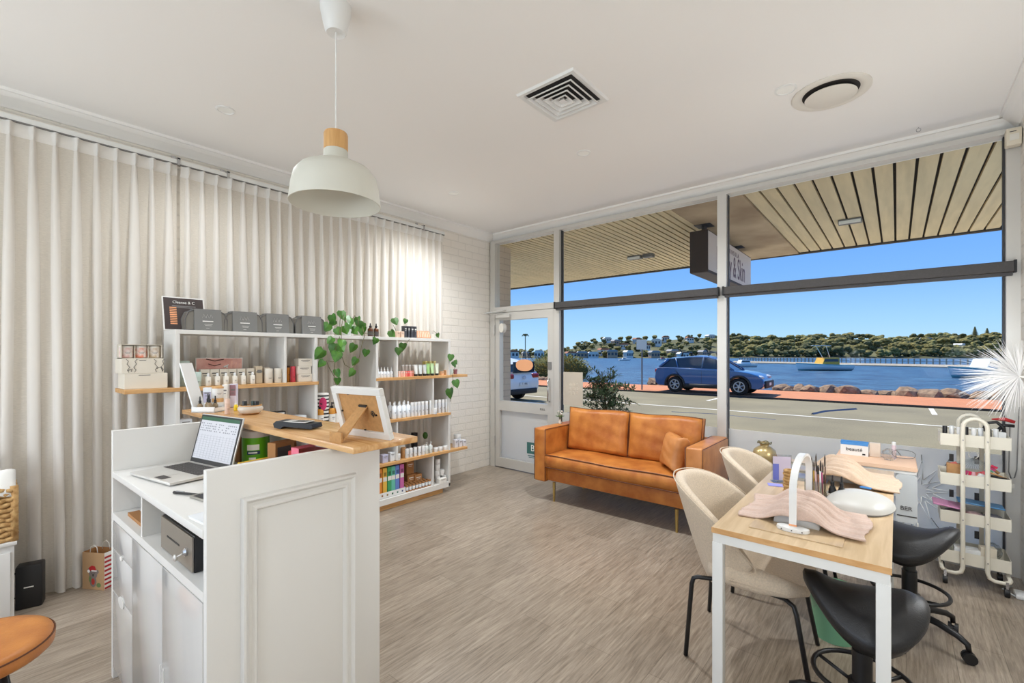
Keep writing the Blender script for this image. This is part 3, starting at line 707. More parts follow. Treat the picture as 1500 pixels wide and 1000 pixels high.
hv.inputs[1].default_value = .5; L(hv.outputs[0], r.inputs[0]); L(r.outputs[0], b.inputs['Base Color']); b.inputs['Roughness'].default_value = .95
mat('line_paint', (226, 222, 208), .8); mat('tar', (60, 72, 96), .6); mat('kerb', (150, 140, 126), .9)
mat('kerb_dark', (74, 66, 58), .95)
m, nt, b = newmat('red_paving'); L = nt.links.new
t = nt.nodes.new('ShaderNodeTexCoord'); br = nt.nodes.new('ShaderNodeTexBrick'); br.inputs['Scale'].default_value = 1; br.inputs['Brick Width'].default_value = .24; br.inputs['Row Height'].default_value = .12; br.inputs['Mortar Size'].default_value = .006
br.inputs['Color1'].default_value = (*lin((206, 136, 92)), 1); br.inputs['Color2'].default_value = (*lin((190, 122, 80)), 1); br.inputs['Mortar'].default_value = (*lin((170, 120, 98)), 1)
L(t.outputs['Object'], br.inputs['Vector']); L(br.outputs['Color'], b.inputs['Base Color']); b.inputs['Roughness'].default_value = .9
# water
m, nt, b = newmat('sea_water'); L = nt.links.new
t = nt.nodes.new('ShaderNodeTexCoord'); mp = nt.nodes.new('ShaderNodeMapping'); mp.inputs['Scale'].default_value = (.16, .28, 1); L(t.outputs['Object'], mp.inputs[0])
n = nt.nodes.new('ShaderNodeTexNoise'); n.inputs['Scale'].default_value = 1.6; n.inputs['Detail'].default_value = 12; n.inputs['Roughness'].default_value = .78; L(mp.outputs[0], n.inputs[0])
r = nt.nodes.new('ShaderNodeValToRGB'); r.color_ramp.elements[0].position = .42; r.color_ramp.elements[1].position = .60
r.color_ramp.elements[0].color = (*lin((12, 44, 78)), 1); r.color_ramp.elements[1].color = (*lin((78, 122, 148)), 1); L(n.outputs['Fac'], r.inputs[0]); L(r.outputs[0], b.inputs['Base Color'])
bp = nt.nodes.new('ShaderNodeBump'); bp.inputs['Strength'].default_value = .9; bp.inputs['Distance'].default_value = .5; L(n.outputs['Fac'], bp.inputs['Height']); L(bp.outputs[0], b.inputs['Normal'])
b.inputs['Roughness'].default_value = .35; b.inputs['Specular IOR Level'].default_value = .4
struct(MB().box(-30, 20, L_+.05, 9.4, -.35, -.02).obj('footpath', 'concrete_path'), 'concrete shop footpath under the awning')  # unseen from inside; kept pale and deep to bounce sun up to the soffit
struct(MB().box(-30, 20, 9.4, 9.5, -.35, -.05).obj('kerb', 'kerb'), 'near concrete kerb')
struct(MB().box(-60, 40, 6.05, 20.4, -.5, GZ).obj('road', 'asphalt'), 'sunlit asphalt road')
struct(MB().box(-60, 40, 20.4, 20.46, -.5, GZ+.07).obj('kerb', 'kerb_dark'), 'kerb edge of the red paving, coloured dark as in shade')  # dark colour carries the shade of the kerb face
struct(MB().box(-60, 40, 20.46, 24.6, -.5, GZ+.075).obj('parking_strip', 'red_paving'), 'red paved strip beside the sea wall')
lines = MB().box(-60, 40, 15.35, 15.47, GZ, GZ+.004)
for x in (-8, -1.5, 4.9, 11): lines.box(x, x+.12, 18.2, 20.3, GZ, GZ+.004)
struct(lines.obj('road_lines', 'line_paint'), 'white painted road lines')
cr_ = MB(); rnd = random.Random(4); y = 11.6; x = -3.5; P0 = []
while x < 9: P0.append((x, y, GZ+.001)); x += .5; y += rnd.uniform(-.03, .02)
cr_.tube(P0, .02, 4); cr_.tube([(-1.2, 13.9, GZ), (0, 14.2, GZ), (1.6, 14.0, GZ)], .015, 4); cr_.tube([(2.2, 16, GZ), (2.4, 17, GZ), (3.1, 18.4, GZ)], .045, 4)
cr_.box(3.0, 3.9, 11.05, 11.2, GZ, GZ+.004); cr_.box(5.2, 5.9, 11.1, 11.35, GZ, GZ+.004)
struct(cr_.obj('road_cracks', 'tar'), 'dark tar sealed cracks in the road')
struct(MB().box(-1400, 1400, 25.5, 2400, -6, -1.6).obj('water', 'sea_water'), 'blue bay water')
struct(MB().prism([(24.6, -3), (24.6, GZ+.07), (24.9, GZ+.02), (26.6, -1.7), (26.6, -3)], 'x', -60, 40).obj('sea_wall_bank', 'kerb_dark'), 'bank under the sea wall rocks')
# awning soffit of long boards
mat('soffit_board', (218, 198, 158), .8, noise=.12, nscale=2.5, stretch=(6, .6, 1)); mat('soffit_gap', (44, 36, 30), .95); mat('soffit_sheet', (198, 176, 144), .85, c2=(156, 132, 104), nscale=1.6)
mb = MB(); x = 5.2
while x > -16:
    w_ = .14 if x > 2.3 else .086
    if not (2.26 < x-.07 < 2.98): mb.box(x-w_+.022, x, L_+.15, 8.1, 3.0, 3.03)
    x -= w_
struct(mb.obj('soffit', 'soffit_board'), 'beige boarded soffit of the street awning')
struct(MB().box(-16, 5.3, L_+.15, 8.05, 3.031, 3.05).obj('soffit_backing', 'soffit_gap'), 'dark gaps between the soffit boards')
struct(MB().box(2.28, 2.97, L_+.15, 8.08, 2.985, 3.03).obj('soffit_panel', 'soffit_sheet'), 'plain weathered sheet panel in the soffit')
struct(MB().box(-16, 5.3, 8.06, 8.14, 2.98, 3.35).box(-16, 5.3, L_+.15, 8.14, 3.3, 3.35).obj('awning_fascia', 'kerb_dark'), 'awning edge')
struct(MB().box(-1.0, -.19, L_+.14, 5.05, -.1, 3.0).obj('brick_pier', 'outdoor_brick'), 'pale brick pier outside the door')
for x, y, lab in ((3.697, 6.457, 'small grey soffit light above the right window'), (.973, 6.69, 'small twin soffit light left of the hanging sign')):
    t = thing('soffit_light', lab, 'outdoor light', (x, y, 3.0)); MB().box(-.11, .11, -.05, .05, -.05, 0, .006).obj('housing', 'alu_dark' if 0 else 'grey_print', t); MB().box(-.10, .10, -.055, -.045, -.055, -.02).obj('diffuser', 'paper', t)
    if x < 2: MB().box(.14, .30, -.05, .05, -.05, 0, .006).obj('housing', 'grey_print', t)
# hanging sign box
mat('sign_face', (206, 196, 194), .5); mat('sign_end', (52, 40, 38), .6); mat('sign_under', (92, 82, 78), .7); mat('sign_text', (92, 66, 84), .6)
t = thing('hanging_sign', 'hanging box sign with lettering Beauty & Skin under the awning', 'sign', (2.36, 6.40, 2.885))
MB().box(-.10, .10, -1.0, 1.0, -.48, 0).obj('box', 'sign_end', t); f = MB().box(.10, .104, -.985, .985, -.455, -.012).obj('face', 'sign_face', t)
MB().box(-.095, .095, -.98, .98, -.484, -.481).obj('underside', 'sign_under', t)
text('Beauty & Skin', .40, 'sign_text', f, (.105, -.02, -.29), (PI/2, 0, PI/2), sx=.60); text('P E N I N S U L A', .085, 'sign_text', f, (.105, .0, -.10), (PI/2, 0, PI/2))
for y in (-.8, .62): MB().box(-.015, .015, y-.05, y+.05, 0, .115).box(-.09, .09, y-.09, y+.09, .095, .115).obj('bracket', 'alu_dark', t)
# things stuck on the glass
pp = tag(MB().box(1.14, 1.40, L_-.006, L_-.001, .873, 1.255).obj('paper_notice', 'poster_paper'), 'blank backed beige paper notice taped on the glass beside the door', 'notice')
mat('faint_print', (206, 194, 176), .8)
mb = MB()
for q in range(3):
    for w_ in range(3): mb.box(1.22+.045*w_, 1.25+.045*w_, L_-.0075, L_-.0062, 1.0+.05*q, 1.03+.05*q)
mb.obj('faint_print', 'faint_print', pp)
mat('oval_peach', (232, 168, 124), .7)
ov = thing('door_sign', 'peach oval sign hanging on a string inside the door glass', 'sign', (.57, L_-.02, 1.325))
MB().prism([(.135*math.cos(a)*(abs(math.cos(a))**-.25 if abs(math.cos(a)) > .01 else 1), .072*math.sin(a)) for a in [i*PI/16+.01 for i in range(32)]], 'y', -.003, .003).obj('board', 'oval_peach', ov)
MB().tube([(-.05, 0, .06), (-.02, .005, .2), (.02, .005, .2), (.05, 0, .06)], .0015, 5).obj('string', 'off_white', ov)
ts = thing('door_sensor', 'round white sensor at the top corner of the door glass', 'sensor', (.222, L_-.05, 1.80)); MB().prism([(.038*math.cos(i*PI/10), .06*math.sin(i*PI/10)) for i in range(20)], 'y', -.012, .05).obj('body', 'off_white', ts)
# line flowers drawn on the right film
fl = MB(); cx, cz, yy = 3.98+.25, .42, L_-.004
rnd = random.Random(2)
def pet(mb, cx, cz, a, r0, r1, w_):
    P = []
    for k in range(9):
        u = k/8; rr_ = r0+(r1-r0)*math.sin(PI*u/2 if u < .5 else PI*u/2); 
    p0 = (cx+r0*math.cos(a-w_), yy, cz+r0*math.sin(a-w_)); p1 = (cx+r1*math.cos(a), yy, cz+r1*math.sin(a)); p2 = (cx+r0*math.cos(a+w_), yy, cz+r0*math.sin(a+w_)); mb.tube([p0, p1, p2], .0045, 5)
for k in range(14): pet(fl, 4.22, .47, 2*PI*k/14+.1, .085, .20+.05*(k % 2), .2)
for k in range(9): pet(fl, 4.22, .47, 2*PI*k/9, .05, .11, .3)
q = fl.obj('line_flower', 'white_plastic', fr, True); q['label'] = 'white starry line flower'
fl = MB()
for a, l_ in ((1.9, .34), (1.45, .36), (.9, .33), (.35, .3), (-1.2, .36), (-1.75, .3), (2.8, .4)):
    P = [(4.22+(.2+l_*k/6)*math.cos(a+.25*k/6), yy, .47+(.2+l_*k/6)*math.sin(a+.25*k/6)) for k in range(7)]
    P = [p for p in P if .09 < p[2] < .775 and 2.95 < p[0] < 4.63]
    if len(P) > 1: fl.tube(P, .0026, 5)
fl.obj('line_stem', 'grey_print', fr, True)
# ---------------------------------------------------------------- cars
mat('car_blue', (10, 78, 136), .3, coat=.8, spec=.6); mat('car_white', (226, 230, 232), .3, coat=.6); mat('car_glass', (24, 32, 38), .08, spec=.8); mat('tyre', (24, 24, 25), .85)
mat('alloy', (172, 174, 178), .35, metal=.6); mat('tail_red', (150, 22, 30), .25); mat('headlamp', (220, 222, 220), .15); mat('car_trim', (34, 34, 36), .6)
def car(label, loc, rz, body, Lc=4.55, Wc=1.84, Hc=1.66, wb=2.69, plate='', badge=None):
    """profile swept across the width with tumblehome; nose towards +x; origin on the ground below the middle of the wheelbase"""
    t = thing('parked_car', label, 'car', loc, rz); g = .21; hl = Lc/2
    # lower body profile (x,z) clockwise from rear bottom
    low = [(-hl+.16, .30), (-hl+.03, .44), (-hl, .66), (-hl+.03, .92), (-hl+.12, 1.12), (-.6*hl, 1.12), (0, 1.06), (.36*hl, 1.05), (.52*hl, 1.02), (.74*hl, .95), (.90*hl, .84), (.985*hl, .66), (hl, .52), (hl-.03, .40), (hl-.2, .27)]
    wr = .43
    def arch(cx): return [(cx+wr*math.cos(a), .36+wr*math.sin(a)) for a in [math.radians(-10+200*k/10) for k in range(11)]]
    bot = [(p[0], max(.24, p[1])) for p in arch(wb/2)]+[(p[0], max(.24, p[1])) for p in arch(-wb/2)]
    prof = low+bot
    mb = MB(); hw_ = Wc/2; secs = []
    for y, ins in ((-hw_, .10), (-hw_+.03, .02), (-hw_+.12, 0), (hw_-.12, 0), (hw_-.03, .02), (hw_, .10)):
        secs.append([mb._v((p[0]*(1-ins*.10), y, .62+(p[1]-.62)*(1-ins*.55))) for p in prof])
    for a, b_ in zip(secs, secs[1:]):
        for i in range(len(prof)): j = (i+1) % len(prof); mb._f((a[i], a[j], b_[j], b_[i]))
    bmesh.ops.triangulate(mb.b, faces=[f for f in (mb._f(secs[0]), mb._f(secs[-1][::-1])) if f])
    bd = mb.obj('body', body, t, 35)
    # cabin (glass) and roof
    R0 = [(-hl+.16, 1.10), (-.84*hl, 1.40), (-.72*hl, 1.56), (-.22*hl, Hc-.01), (.0*hl, Hc-.03), (.16*hl, 1.54), (.50*hl, 1.03)]
    mb = MB(); sec = []
    for y, k in ((-1, 0), (1, 0)):
        sec.append([mb._v((p[0]*(1-.0*k), y*(hw_-.05-(p[1]-1.0)*.33), p[1]-.035)) for p in R0])
    a, b_ = sec
    for i in range(len(R0)): j = (i+1) % len(R0); mb._f((a[i], a[j], b_[j], b_[i]))
    mb._f(a); mb._f(b_[::-1]); mb.obj('glasshouse', 'car_glass', t)
    mb = MB(); rp_ = R0[1:6]; top = []
    for y in (-1, -.6, 0, .6, 1): top.append([mb._v((p[0], y*(hw_-.04-(p[1]-1.0)*.33), p[1]+.0-(.035 if abs(y) == 1 else 0)+(.02 if y == 0 else 0))) for p in rp_])
    bt_ = [[mb._v((p[0], y*(hw_-.04-(p[1]-1.0)*.33), p[1]-.07)) for p in rp_] for y in (-1, 1)]
    for a, b_ in zip(top, top[1:]):
        for i in range(4): mb._f((a[i], a[i+1], b_[i+1], b_[i]))
    for a, b_ in ((top[0], bt_[0]), (top[-1], bt_[1])):
        for i in range(4): mb._f((a[i], a[i+1], b_[i+1], b_[i]))
    mb.obj('roof', body, t, 50)
    for s in (-1, 1):
        def PY(z): return s*(hw_-.035-(z-1.0)*.33)
        pm = MB()
        for (xa, za), (xb, zb), w_ in (((.16*hl, 1.54), (.50*hl, 1.04), .05), ((-.74*hl, 1.50), (-hl+.20, 1.12), .12), ((-.08*hl, 1.0), (-.06*hl, 1.60), .035), ((-.52*hl, 1.02), (-.60*hl, 1.54), .05), ((-hl+.2, 1.11), (.50*hl, 1.05), .03)):
            pm.tube([(xa, PY(za), za), (xb, PY(zb), zb)], w_*.55, 6)
        pm.obj('pillars', body if s else body, t, True)
        MB().tube([(wb/2+1.0*wr*math.cos(a), s*(hw_-.01), .36+wr*1.02*math.sin(a)) for a in [math.radians(-8+196*k/16) for k in range(17)]], .05, 6).tube([(-wb/2+1.0*wr*math.cos(a), s*(hw_-.01), .36+wr*1.02*math.sin(a)) for a in [math.radians(-8+196*k/16) for k in range(17)]], .05, 6).box(-wb/2+wr, wb/2-wr, s*hw_-.03, s*hw_+.012, .24, .42).obj('cladding', 'car_trim', t, True)
        for xx in (-.30*hl, .28*hl): MB().box(xx-.10, xx+.06, s*(hw_+.01)-.012, s*(hw_+.01)+.012, .86, .89, .004).obj('door_handle', body, bd)
        MB().box(-.072*hl-.004, -.072*hl+.004, s*hw_-.002, s*hw_+.004, .36, 1.0).box(.40*hl-.004, .40*hl+.004, s*hw_-.002, s*hw_+.004, .5, .98).box(-.56*hl, -.56*hl+.006, s*hw_-.002, s*hw_+.004, .7, 1.0).obj('door_gap', 'black', bd)
        MB().ico((.38*hl, s*(hw_+.07), 1.03), .1, 2, 0, (.7, .9, .75)).obj('wing_mirror', body, t, True)
        MB().ico((.90*hl, s*(hw_-.22), .76), .2, 2, 0, (1.0, .75, .42)).obj('headlight', 'headlamp', t, True)
        MB().box(-hl-.005, -hl+.22, s*(hw_-.20)-.19, s*(hw_-.20)+.19, .88, 1.05, .04).obj('tail_light', 'tail_red', t, True)
        for wx in (-wb/2, wb/2):
            wm = MB(); wm.xf(Matrix.Translation((wx, s*(hw_-.12), .36)) @ Matrix.Rotation(PI/2, 4, 'X'))
            wh = wm.lathe([(.20, -.11), (.31, -.11), (.355, -.08), (.36, 0), (.355, .08), (.31, .11), (.20, .11)], n=32, cap=False).obj('wheel', 'tyre', t, 40)
            rm = MB(); rm.xf(Matrix.Translation((wx, s*(hw_-.12+.095), .36)) @ Matrix.Rotation(PI/2, 4, 'X'))
            rm.lathe([(.19, -.03), (.225, -.03), (.225, .03), (.19, .03)], n=28, cap=False); rm.lathe([(0, -.02), (.06, -.02), (.06, .025), (0, .03)], n=16, cap=False)
            for k in range(6):
                a = PI*k/3+.3; rm.tube([(.04*math.cos(a), .04*math.sin(a), 0), (.21*math.cos(a), .21*math.sin(a), 0)], .028, 6)
            rm.obj('rim', 'alloy', wh, 30)
            dm = MB(); dm.xf(Matrix.Translation((wx, s*(hw_-.12+.06), .36)) @ Matrix.Rotation(PI/2, 4, 'X')); dm.lathe([(0, 0), (.2, 0)], n=20, cap=False).obj('brake', 'black', wh)
    MB().box(hl-.03, hl+.05, -.75, .75, .32, .62, .03).obj('bumper', 'car_trim', t, 40)
    MB().box(-hl-.03, -hl+.10, -.80, .80, .30, .50, .03).obj('bumper', 'car_trim', t, 40)
    return t, hl, hw_
t, hl, hw_ = car('blue hatchback style SUV with roof racks parked side on across the road', (-2.24, 21.42, GZ+.075), 0, 'car_blue')
for xx in (-.30*hl*1.6, .02*hl): MB().tube([(xx, -.62, 1.63), (xx, -.60, 1.80), (xx, .60, 1.80), (xx, .62, 1.63)], .035, 8).tube([(xx, -.58, 1.78), (xx-.16, -.58, 1.98)], .03, 6).obj('roof_rack', 'black', t, True)
MB().box(hl+.04, hl+.06, -.18, .18, .42, .54).obj('number_plate', 'paper', t)
t, hl, hw_ = car('white SUV seen from behind through the entry door', (-6.55-2.35, 13.3, GZ), math.radians(180+4), 'car_white', 4.7, 1.9, 1.80, 2.75)
# it drives away to the left: turn its tail to the shop
t.rotation_euler = (0, 0, math.radians(180)); 
pl = MB().box(-hl-.04, -hl-.03, -.26, .26, .62, .74).obj('number_plate', 'paper', t)
MB().box(-hl-.016, -hl+.02, -.62, .62, 1.10, 1.50).obj('rear_window', 'car_glass', t)
MB().tube([(-hl-.02, .09*math.cos(i*PI/8), .92+.06*math.sin(i*PI/8)) for i in range(16)], .009, 6, True).tube([(-hl-.02, .04*math.cos(i*PI/8), .93+.035*math.sin(i*PI/8)) for i in range(16)], .007, 6, True).obj('badge', 'chrome', t)
text('T 1406', .11, 'dark_print', pl, (-hl-.042, 0, .68), (PI/2, 0, -PI/2))
# ---------------------------------------------------------------- street sign pole
t = thing('street_sign', 'small parking sign on a grey pole beside the red paving', 'sign', (at(940, 573, 'z', GZ).x, 20.9, GZ+.075))
MB().lathe([(.035, 0), (.035, 2.35)], n=10).obj('pole', 'alu_dark' if 0 else 'grey_print', t); MB().box(-.26, .26, -.05, -.035, 1.95, 2.42, .003).obj('panel', 'aluminium', t)
# ---------------------------------------------------------------- olive tree in a pot outside the glass
t = thing('potted_olive_tree', 'bushy potted olive tree outside the glass behind the sofa', 'potted tree', (1.235, 5.25, -.02))
mat('pot_grey', (150, 146, 140), .8)
MB().lathe([(.13, 0), (.19, .38), (.2, .40), (.17, .40), (.15, .34), (0, .34)], n=24, cap=False).obj('pot', 'pot_grey', t, 40)
rnd = random.Random(8); st_ = MB(); lf = MB()
def leafq(mb, p, d, L__, w_, fold=.25):
    d = d.normalized(); s_ = d.cross(Vector((0, 0, 1))); s_ = (s_ if s_.length > .1 else Vector((1, 0, 0))).normalized(); n_ = s_.cross(d)
    a = p; b_ = p+d*L__*.5+s_*w_*.5-n_*w_*fold; c = p+d*L__; e = p+d*L__*.5-s_*w_*.5-n_*w_*fold; mid = p+d*L__*.5
    va, vb, vc, ve = mb._v(a), mb._v(b_), mb._v(c), mb._v(e); vm = mb._v(mid)
    mb._f((va, vb, vm)); mb._f((vb, vc, vm)); mb._f((vc, ve, vm)); mb._f((ve, va, vm))
st_.tube([(0, 0, .3), (.01, .01, .7), (0, 0, .95)], .012, 6)
for k in range(64):
    z0 = rnd.uniform(.66, 1.12); a = rnd.uniform(0, 2*PI); l_ = rnd.uniform(.22, .46); el = rnd.uniform(-.25, 1.3)
    p0 = Vector((0, 0, z0)); d_ = Vector((math.cos(a)*math.cos(el), math.sin(a)*math.cos(el)*.7, math.sin(el)))
    P = [p0+d_*l_*u+Vector((0, 0, -.07*u*u)) for u in (0, .3, .6, 1)]
    st_.tube(P, .004, 5)
    for q in range(22):
        u = rnd.uniform(.15, 1); p = p0+d_*l_*u+Vector((0, 0, -.07*u*u)); leafq(lf, p, Vector((rnd.uniform(-1, 1), rnd.uniform(-1, 1), rnd.uniform(-.4, 1))), rnd.uniform(.055, .085), rnd.uniform(.018, .028))
st_.obj('trunk', 'bark', t, True); lf.obj('foliage', 'olive_leaf', t)
# ---------------------------------------------------------------- sea wall rocks
m = mat('rock', (170, 142, 112), .95, c2=(112, 94, 78), nscale=3, bump=.6, bscale=8)
protos = []; rocks_n = [0]
rnd = random.Random(5); random.seed(12)
def rockmesh():
    mb = MB(); mb.ico((0, 0, 0), 1, 2, .16); return mb
def rock(x, y, z, s, lab, i):
    rocks_n[0] += 1
    if len(protos) < 6:
        o = rockmesh().obj('sea_wall_rock', 'rock'); protos.append(o)
    else:
        o = protos[i % 6].copy(); COL.objects.link(o)
    o.location = (x, y, z); o.scale = (s*rnd.uniform(.9, 1.7), s, s*rnd.uniform(.6, .95)); o.rotation_euler = (rnd.uniform(-.3, .3), rnd.uniform(-.3, .3), rnd.uniform(0, 6))
    tag(o, lab, 'rock', 'rocks along the sea wall'); return o
x = -6.4; i = 0
while x < 9.5:
    if not (-4.4 < x < -.6):
        s = rnd.uniform(.26, .5); rock(x, 25.0+rnd.uniform(-.15, .35), -.28+rnd.uniform(-.04, .10), s, ('brown sea wall rock left of the blue car, %s from the left' % ORDW[i] if x < -2 else 'brown sea wall rock right of the blue car, %s along the row' % ORDW[i]), i); i += 1; x += s*rnd.uniform(1.1, 1.7)
    else: x += .5
for k in range(9): rock(-15.5+k*.42, 24.9+rnd.uniform(-.2, .2), -.15, rnd.uniform(.22, .32), 'small pale sea wall rock under the hedge behind the door glass, %s from left' % ORDW[k], k)
# hedge seen through the door
def foliage_ball(mb, c, r, n, s, rnd, flat=1):
    for k in range(n):
        v_ = Vector((rnd.gauss(0, 1), rnd.gauss(0, 1), rnd.gauss(0, 1))).normalized(); p = Vector(c)+Vector((v_.x*r[0], v_.y*r[1], v_.z*r[2]))*rnd.uniform(.8, 1.05)
        d_ = (v_+Vector((rnd.uniform(-.6, .6), rnd.uniform(-.6, .6), rnd.uniform(-.2, .8)))); leafq(mb, p, d_, s*rnd.uniform(.7, 1.3), s*.55)
mat('hedge_leaf', (176, 168, 88), .7, c2=(104, 110, 52), nscale=4); mat('hedge_core', (84, 86, 44), .95)
rnd = random.Random(3)
for cx_, cy_, r_, lab in ((-14.2, 26.6, (2.6, 1.2, 1.15), 'rounded green coastal hedge behind the white SUV'),):
    mb = MB(); mb.ico((0, 0, 0), 1, 3, .04, (r_[0]*.93, r_[1]*.93, r_[2]*.93)); t = mb.obj('hedge', 'hedge_core', None, True, (cx_, cy_, .35)); tag(t, lab, 'hedge')
    mb = MB(); foliage_ball(mb, (0, 0, 0), r_, 2600, .17, rnd); mb.obj('foliage', 'hedge_leaf', t)
# ---------------------------------------------------------------- jetty
J0 = Vector((-44, 198, 0)); J1 = at(1450, 539.5, 'z', -1.6); J1.z = 0; J1 = J1+(J1-J0).normalized()*60
mat('old_timber', (168, 158, 142), .9, noise=.2, nscale=3)
t = thing('jetty', 'long low timber jetty fence crossing the bay on the right', 'jetty', (0, 0, 0))
dv = (J1-J0); Lj = dv.length; dn = dv.normalized(); pn_ = Vector((-dn.y, dn.x, 0))
def beam(mb, a, b_, w_, z0, z1):
    q = pn_*w_/2; v = [mb._v((p.x, p.y, z)) for z in (z0, z1) for p in (a-q, a+q, b_+q, b_-q)]
    for f in ((0, 1, 2, 3), (7, 6, 5, 4), (0, 4, 5, 1), (1, 5, 6, 2), (2, 6, 7, 3), (3, 7, 4, 0)): mb._f([v[k] for k in f])
mb = MB(); beam(mb, J0, J1, .5, .48, .66); beam(mb, J0, J1, .2, -.25, -.1); mb.obj('deck', 'old_timber', t)
for k in range(96):
    p = J0+dn*(Lj*k/96); MB().box(p.x-.14, p.x+.14, p.y-.14, p.y+.14, -1.8, .62).obj('post', 'old_timber', t)
mb = MB(); q0 = J0-pn_*4; mb.tube([(J0-pn_*2.5).to_tuple()[:2]+(-1.6,), (J1-pn_*2.5).to_tuple()[:2]+(-1.6,)], .75, 5); mb.obj('rock_footing', 'old_timber', t)
# ---------------------------------------------------------------- boats
mat('boat_white', (232, 234, 232), .4); mat('boat_yellow', (226, 168, 60), .5); mat('boat_teal', (130, 186, 190), .5); mat('boat_dark', (60, 74, 84), .4)
def boat(label, p, rz, L__, hull, cab, s_cab=(.30, .62), mast=0, hull2=None):
    t = thing('moored_boat', label, 'boat', (p.x, p.y, -1.6), rz); w_ = L__*.16
    def g(u, v):
        x = (u-.5)*L__; ww = w_*(1-max(0, (u-.55)/.45)**2.2) if u > .55 else w_*(.82+.18*min(1, u/.3)); h = L__*.11*(1+.35*u*u); a = v*PI
        return (x+(.06*L__*(u**3))*(1-math.sin(a)), -ww*math.cos(a), h-(h+.1)*math.sin(a)**.7)
    mb = MB(); mb.grid(g, 16, 8)
    mb.poly([g(i/16, 0) for i in range(17)]+[g(i/16, 1) for i in range(16, -1, -1)]); mb.poly([g(0, j/8) for j in range(9)])
    mb.obj('hull', hull, t, 40); h = L__*.115
    if hull2: MB().grid(lambda u, v: tuple(Vector(g(u, .02+.2*v))*1.004), 16, 3).grid(lambda u, v: tuple(Vector(g(u, .98-.2*v))*1.004), 16, 3).obj('gunwale', hull2, t, True)
    x0, x1 = (s_cab[0]-.5)*L__, (s_cab[1]-.5)*L__
    MB().prism([(x0, h), (x0, h+L__*.12), (x0+.02*L__, h+L__*.13), (x1-.06*L__, h+L__*.13), (x1, h)], 'y', -w_*.7, w_*.7).obj('cabin', cab, t)
    MB().prism([(x0+.02*L__, h+L__*.055), (x0+.02*L__, h+L__*.105), (x1-.06*L__, h+L__*.105), (x1-.035*L__, h+L__*.055)], 'y', -w_*.71, w_*.71).obj('windows', 'boat_dark', t)
    if mast:
        MB().tube([(x0+.1*L__, 0, h+L__*.12), (x0+.18*L__, 0, h+L__*(.12+mast))], .05, 6).tube([(x1-.1*L__, 0, h+L__*.12), (x1+.04*L__, 0, h+L__*(.12+mast))], .05, 6).box(x0+.1*L__, x1+.12*L__, -.3, .3, h+L__*(.12+mast)-.05, h+L__*(.12+mast)+.05).obj('mast', 'boat_white', t)
    return t
boat('yellow cabin fishing boat with outrigger masts moored in front of the jetty', at(1207, 542.5, 'z', -1.6), PI+.75, 10.4, 'boat_teal', 'boat_yellow', (.28, .62), .24, 'boat_white')
boat('pale teal motor cruiser moored at the far right behind the feathers', at(1452, 553, 'z', -1.6), PI+.70, 10.5, 'boat_teal', 'boat_white', (.2, .68), 0, 'boat_white')
boat('small white cruiser moored right behind the bonnet of the blue car', at(1086, 537.5, 'z', -1.6), PI+.8, 7.5, 'boat_white', 'boat_white', (.25, .6), 0)
boat('tiny white dinghy far out left of the blue car', at(915, 528, 'z', -1.6), .8, 6.5, 'boat_white', 'boat_white', (.3, .6), 0)
boat('tiny red and white boat moored just above the rear roof of the blue car', at(972, 527.2, 'z', -1.6), .7, 7, 'boat_white', 'tail_red', (.3, .6), 0)
# ---------------------------------------------------------------- far shore: hill, trees, houses
mat('hill_ground', (108, 104, 66), .95, c2=(62, 68, 40), nscale=.05, bump=.0); 
SKY = [(700, 512), (742, 507), (800, 506), (830, 504), (845, 499), (864, 492), (881, 491), (914, 490), (953, 489), (980, 489), (1020, 485), (1051, 487), (1086, 488), (1110, 491), (1140, 494), (1179, 489), (1218, 488), (1272, 488), (1308, 492), (1350, 489), (1389, 488), (1430, 489), (1470, 487), (1560, 487)]
def skyv(u):
    for (a, va), (b_, vb) in zip(SKY, SKY[1:]):
        if a <= u <= b_: return va+(vb-va)*(u-a)/(b_-a)
    return 500
def pol(u, d):                          # point at survey bearing u and depth d
    a = (u-750)/FPX; return Vector((CX+d*(_F[0]+a*_R[0]), CY+d*(_F[1]+a*_R[1]), 0))
D0, D1 = 470, 640
def hz(u, k):                           # ground height k of the way up the hill (crowns add the rest)
    top = CZ+(520-skyv(u))/FPX*D1; c = max(2.0, top-9.0)
    return -1.4+(c+1.4)*k**.9
mb = MB(); us = list(range(560, 1640, 12))
g = [[mb._v(tuple(pol(u, D0+(D1-D0)*k/6).xy)+(hz(u, k/6) if k else -1.8,)) for k in range(7)]+[mb._v(tuple(pol(u, D1+200).xy)+(-2,))] for u in us]
for i in range(len(g)-1):
    for j in range(7): mb._f((g[i][j], g[i+1][j], g[i+1][j+1], g[i][j+1]))
struct(mb.obj('hill', 'hill_ground', None, True), 'far wooded hillside across the bay')
mat('tree_green', (146, 132, 70), .9, c2=(80, 78, 38), nscale=.55, bump=.5, bscale=.8); mat('tree_dark', (110, 106, 60), .9, c2=(60, 64, 34), nscale=.55); mat('tree_olive', (146, 138, 80), .9, c2=(92, 92, 48), nscale=.55); mat('gum_bark', (150, 136, 116), .9)
